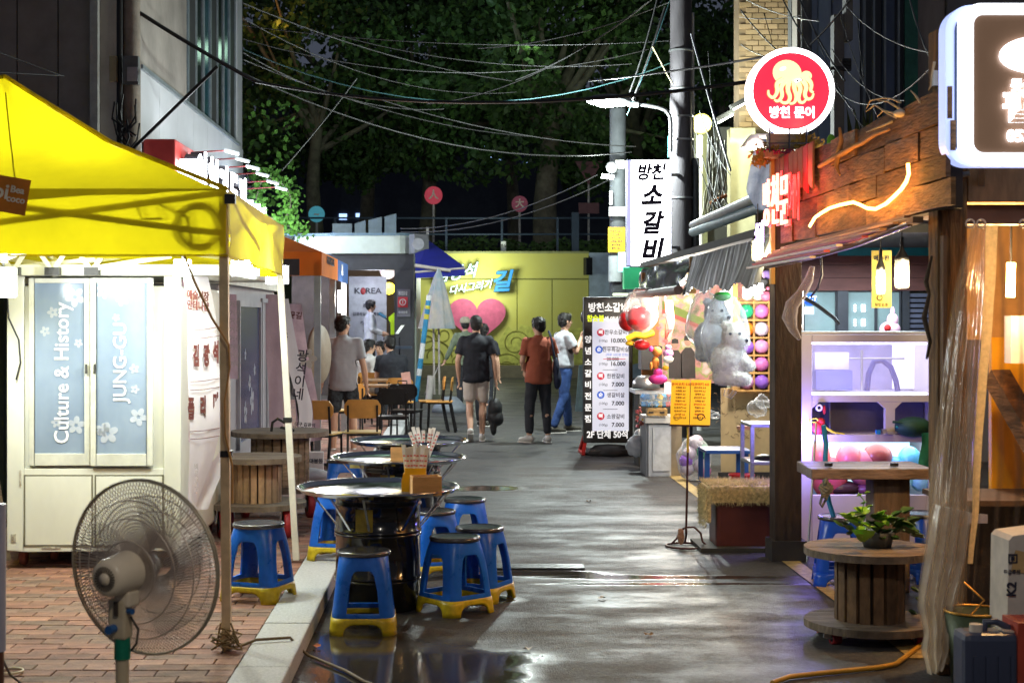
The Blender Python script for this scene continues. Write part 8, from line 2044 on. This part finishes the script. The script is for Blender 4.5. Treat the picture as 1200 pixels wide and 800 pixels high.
for i in range(2):
    uu = Vector((1,.10 if i else -.06,-.02 if i else 0)).normalized(); oo = P(785.5 if i == 0 else 808.5,497.5,YN)
    pg = MB().prism([(0,0),(.136 if i == 0 else .150,0),(.136 if i == 0 else .150,.335),(0,.335)], oo, uu, v_t, (0,.008,0)).build('menu_page', ym, mn)
    nn = uu.cross(v_t).normalized()
    for j in range(11):
        MB().text(random.choice(('문어꼬치 5.0','타코야끼 4.0','치즈구이 3.5','생맥주 4.5','떡볶이 4.0','모듬세트 15.0','어묵탕 8.0')), .017 if j else .026, oo+uu*.068+v_t*(.30-j*.025)+nn*.003, uu, v_t, bold=.0006, ext=.0004).build('lettering', [M('menu_brown', (.25,.06,.01), .6), M('menu_redtxt', (.6,.08,.01), .6)][j in (0,6,9)], pg)
MB().beam(P(784,498,YN-.01),P(831,499,YN-.02),.03,.012).build('tray', iron, mn)
for s in (0,1):
    c = P(793+s*28,489,YN-.03); MB().tube([c+Vector((.03*math.cos(a)*(1-.08*a),0,.03*math.sin(a)*(1-.08*a))) for a in [i*.5 for i in range(14)]], .004, 5).build('scroll', [M('gold_scroll', (.8,.5,.02), .4), iron][s], mn)
# blue bench, red stool, trolley
bn2 = T('blue_bench', 'low blue painted steel bench beside the steel trolley', 'bench', (PX(855,13.5),13.5,0))
bpm = M('bench_blue', (.02,.09,.28), .45)
zb3 = PZ(527,13.4)
MB().bb(PX(826,13.4),PX(880,13.4),13.35,13.8,zb3-.03,zb3).build('seat', bpm, bn2, bevel=.004)
for px in (828.5,874):
    for yy in (13.4,13.75): MB().bb(PX(px,13.4)-.02,PX(px,13.4)+.02,yy-.02,yy+.02,0,zb3-.03).build('leg', bpm, bn2)
rs_ = stool('red plastic stool with arched legs beside the blue bench', M('stool_red', (.55,.015,.02), .3, bump=.04), M('stool_red'))
for c in KIDS(rs_):
    if c.name.startswith('seat'): c.data = c.data.copy(); c.data.materials[0] = M('stool_red')
rs_.location = (PX(869,13.3),13.3,0); rs_.scale = (.78,.78,.78); rs_.rotation_euler = (0,0,R(80))
tl_ = T('steel_trolley', 'grey steel two tier trolley beside the dark post', 'trolley', (PX(893,12.2),12.2,0))
gm = M('trolley_grey', (.28,.30,.31), .35, .5, var=.2)
for zt_, nm in ((PZ(497,12),'top_shelf'),(PZ(541,12),'lower_shelf')): MB().bb(PX(880,12),PX(925,12),12.0,12.45,zt_-.025,zt_).build(nm, gm, tl_, bevel=.004)
for px in (882,922):
    for yy in (12.02,12.43): MB().bb(PX(px,12)-.014,PX(px,12)+.014,yy-.014,yy+.014,0,PZ(497,12)-.02).build('leg', gm, tl_)
MB().ell(P(898,537,12.2),(.10,.1,.035)).build('black_cloth_bundle', blk, label='dark bundle of rags on the lower trolley shelf', cat='rags', off=P(898,537,12.2))
MB().box(P(873,501,12.8),(.12,.10,.03)).build('wooden_tray', wood('tray_wood', (.45,.20,.10), .6, (3,3,3)), label='small brown wooden tray left of the trolley top', cat='tray', off=P(873,501,12.8))
# tub with straw mat
tb3 = T('brown_tub', 'large dark red brown plastic tub standing on the yellow line', 'tub', (PX(872,11.15),11.2,0))
xt = PX(873,11.1)
MB().box((xt,11.3,.21),(.40,.34,.40)).build('tub_body', M('tub_brown', (.085,.022,.018), .35, var=.15, bump=.05), tb3, bevel=.03)
MB().box((xt,11.3,.417),(.43,.37,.03)).build('rim', M('tub_brown'), tb3, bevel=.01)
MB().box((xt+.05,11.28,.018),(.75,.5,.03)).build('mat', M('mat_dark', (.05,.045,.035), .8), label='dark flat mat under the brown tub', cat='mat', off=(xt,11.28,0))
sm3 = T('straw_mat', 'shaggy straw matting draped over the brown tub', 'straw mat', (xt,11.3,.44))
def straw_pt(s, t):
    # s across (0 left drape .. 1 right), t from front to back
    xx = xt-.27+.52*s; z = .475+.012*math.sin(s*9); yy = 11.10+.40*t
    return Vector((xx,yy,z))
sh_m = M('straw', (.66,.54,.28), .85, var=.45, scale=40, bump=.8, bscale=60)
mb = MB(); mb.box((xt,11.29,.452),(.50,.42,.035))
mb.box((xt-.255,11.27,.33),(.03,.34,.26)); mb.box((xt,11.095,.40),(.48,.03,.10)); mb.build('mat_body', sh_m, sm3, bevel=.012)
sw_ = MB()
for i in range(5200):
    r_ = random.random()
    if r_ < .45: p = Vector((xt+random.uniform(-.27,.25),11.29+random.uniform(-.21,.21),.470)); d = Vector((random.gauss(0,.5),random.gauss(0,.5),random.uniform(-.1,.9)))
    elif r_ < .72: p = Vector((xt+random.uniform(-.27,.25),11.078,random.uniform(.35,.465))); d = Vector((random.gauss(0,.35),-random.uniform(.1,.7),random.uniform(-1.2,-.1)))
    else: p = Vector((xt-.275,11.27+random.uniform(-.18,.16),random.uniform(.17 if random.random()<.4 else .25,.465))); d = Vector((-random.uniform(.1,.6),random.gauss(0,.4),random.uniform(-1.2,0)))
    d = d.normalized()*random.uniform(.02,.045); e = d.cross(Vector((random.random(),random.random(),.3))).normalized()*.0022
    sw_.add([p-e,p+e,p+d], [(0,1,2)])
sw_.build('straw_fringe', sh_m, sm3, kind='stuff')
# pipes above stall, green box etc
MB().cyl(P(812,264,17),P(898,226,13.2),.045,n=10).build('white_duct', M('duct_white', (.55,.58,.60), .5), label='white pipe running above the stall roof', cat='pipe', off=P(850,248,15))
MB().cyl(P(812,272,17),P(898,240,13.4),.05,n=10).build('cyan_duct', M('duct_cyan', (.30,.46,.50), .5), label='pale cyan pipe under the white pipe above the stall', cat='pipe', off=P(850,256,15))
gsg = T('green_shop_sign', 'green shop sign box between the menu board and the stall awning', 'sign', P(742,325,21.5))
MB().box(P(748,326,21.8),(.42,.2,.30)).build('box', M('sign_green', (.02,.28,.12), .5, emit=(.01,.20,.08), es=.3), gsg); MB().box(P(742,345,21.8),(.55,.2,.03)).build('lit_edge', emis('green_edge', (.9,1,.7), 1.5), gsg)
MB().text('G', .09, P(752,321,21.68), bold=.004).build('lettering', wtx, gsg)
hvm = T('hanging_wire_tangle', 'tangle of pale cables bundled beside the globe lamp post', 'cables', P(838,200,20))
for i in range(16):
    x0_ = random.uniform(828,850); pts = [P(x0_+random.uniform(-9,9)*(j/5), 165+j*20+random.uniform(-5,5), 20+random.uniform(-.3,.3)) for j in range(6)]
    MB().tube(pts, .011, 4).build('strand', M(['wire_pale','wire_white','wire_dim'][i%3], [(.22,.21,.13),(.28,.28,.25),(.08,.08,.06)][i%3], .6, bump=0), hvm)
MB().tube([P(832,238,19.8),P(842,233,19.8),P(852,229,19.8)], .02, 5).build('orange_strap', M('strap_orange', (.55,.18,.05), .6), hvm)

# ---------------------------------------------------------------- overhead wires
wdim = M('wire_black', (.012,.012,.012), .5, bump=0); wgy = M('wire_grey', (.04,.04,.042), .6, bump=0); wcy = M('wire_teal', (.03,.09,.10), .5, bump=0)
def wire(a, b, s, mat, lab, r=.012, grp='overhead cables'):
    pts = sag(P(*a), P(*b), s); MB().tube(pts, r*.78, 5).build('overhead_cable', mat, label=lab, cat='cable', group=grp, off=P(*a))
ORD = ('highest where it leaves the white building','second highest at the white building and dropping steeply','third at the white building, nearly level','fourth at the white building, long and slack','fifth at the white building, ending mid air among leaves','sixth at the white building, crossing to the middle pole','lowest at the white building, reaching the vertical sign',
'rising right from mid frame to the pole top','rising to the pole top highest of the rising ones','faint one starting among the leaves mid left','starting mid left and ending at the second pole','rising steeply right to the pole top','second level one reaching the utility pole','upper of the low pair rising from the stage roof','lower of the low pair rising from the stage roof')
GEN = 'thin sagging grey cable crossing the street in front of the park trees'
for a, b, s, mt_, r in (
    ((285,4,22),(600,95,26),.15,wgy,.012), ((285,22,22),(605,108,26),.35,wgy,.009), ((285,46,22),(760,58,24),.42,wgy,.009),
    ((285,58,22),(800,68,23),.70,wcy,.011), ((285,62,22),(520,128,25),.25,wgy,.011), ((285,70,22),(620,160,28),.20,wgy,.012),
    ((285,86,22),(740,178,26),.45,wgy,.014), ((500,122,25),(760,2,22),.30,wgy,.010), ((560,57,24),(800,-4,21.8),.15,wgy,.010),
    ((390,40,23),(740,75,23),.20,wgy,.008), ((440,115,24),(745,172,25),.15,wgy,.011), ((604,94,23),(770,-5,22),.12,wgy,.010),
    ((285,30,22),(785,48,21.8),.15,wgy,.008), ((470,268,31),(700,205,27),.25,wgy,.014), ((470,272,31),(735,200,27),.30,wgy,.014)):
    WI = globals().get('WI', 0)+1; wire(a, b, s, mt_, 'thin grey street cable, '+ORD[WI-1], r)
wire((165,18,20),(900,62,14),-.0,wdim,'heavy black cable running level across the whole street near the top',.018) if False else None
wire((163,15,20),(300,96,20.5),.02,M('cable_black2',(.008,.008,.008),.5),'thick black cable bundle running from the left pole towards the street',.035)
wire((300,96,20.5),(905,92,14.5),.25,wdim,'long heavy black cable crossing to the right above the street lamp',.026)
wire((690,95,20),(925,62,12),.02,wdim,'black cable rising to the right past the utility pole',.014)
wire((418,92,22),(330,200,20),.03,wgy,'single taut pale cable slanting down left before the dark trees',.013)
wire((0,62,18),(75,90,19),.0,wgy,'short pale cable end across the concrete wall above the tent',.010)
wire((0,85,18),(75,89,19),.0,wgy,'second pale cable below it across the concrete wall',.010)
wire((810,40,21),(856,200,18),.02,M('wire_bright',(.2,.2,.22),.5,bump=0),'bright taut guy wire slanting down from the utility pole to the right',.018)
wire((780,8,21.5),(742,118,21.4),.05,wgy,'pale cable bundle hanging down beside the utility pole to the street lamp',.03)
wire((783,10,21.5),(765,57,21.4),-.05,wgy,'looser pale cable beside the bundle near the pole top',.015)
wire((765,55,21.4),(788,98,21.3),0,M('wire_cream',(.25,.22,.12),.5,bump=0),'short cream cable slanting to the utility pole',.016)
wire((735,135,21.4),(785,1,21.4),.05,wcy,'thin teal cable near the pole bundle',.010)
wire((770,0,21.4),(738,108,21.5),.08,wgy,'outer pale cable left of the pole bundle',.016)
ORD2 = ('from the brick wall top to above the red round sign','steeper one from the brick wall to the round sign','short level one across the brick wall top','low short one behind the round sign rim','long one falling right of the round sign','thick one falling past the conduit pole','thickest one slanting down left to the pole','vertical loop on the brick wall',
'long pale one reaching the rough post','falling to the rough post from the top','slackest loop ending at the rough post','falling from the conduit pole to the fascia','falling from the round pipe pole to the fascia','short vertical one beside the insulators','slack one from the clamp to the dried vine')
RG = 'thin dark cable strung before the dark building at the upper right'
for a, b, s, r in (((866,-5,17),(960,25,14),.05,.009),((868,12,17),(925,72,14),.03,.012),((866,20,17),(940,18,15),.03,.006),((868,52,17),(915,68,15),.04,.009),((915,-5,15),(1000,130,12),.06,.012),((935,-5,15),(990,95,13),.05,.014),((1000,-5,13),(950,52,14),.02,.016),((895,15,16),(905,50,16),.0,.008),
        ((990,5,14),(1092,62,9),.08,.008),((1065,-5,12),(1092,72,9),.04,.010),((960,80,14),(1095,75,9),.28,.008),((985,20,13),(1035,150,11),.05,.007),((950,25,14),(1020,160,12),.1,.008),((1005,20,13),(1012,90,12),.03,.010),((975,58,14),(1060,118,11),.12,.008)):
    WJ = globals().get('WJ', 0)+1; wire(a, b, s, wgy if r < .009 else wdim, 'thin dark cable, '+ORD2[WJ-1], r*.75, 'cables at the upper right building')
for a, b, s in (((820,130,20),(856,205,18),.1),((830,60,20),(838,170,19),.0),((815,150,20),(850,250,18),.15),((812,170,19),(860,260,17),.2),((846,165,19),(832,250,18),.1)):
    WK = globals().get('WK', 0)+1; wire(a, b, s, wgy, 'thin pale cable beside the globe lamp, '+('from the pole to the awning','straight one close to the pole','lowest slack one','slackest one near the yellow wall bay','short one right of the globe')[WK-1], .008, 'cables near the globe lamp')
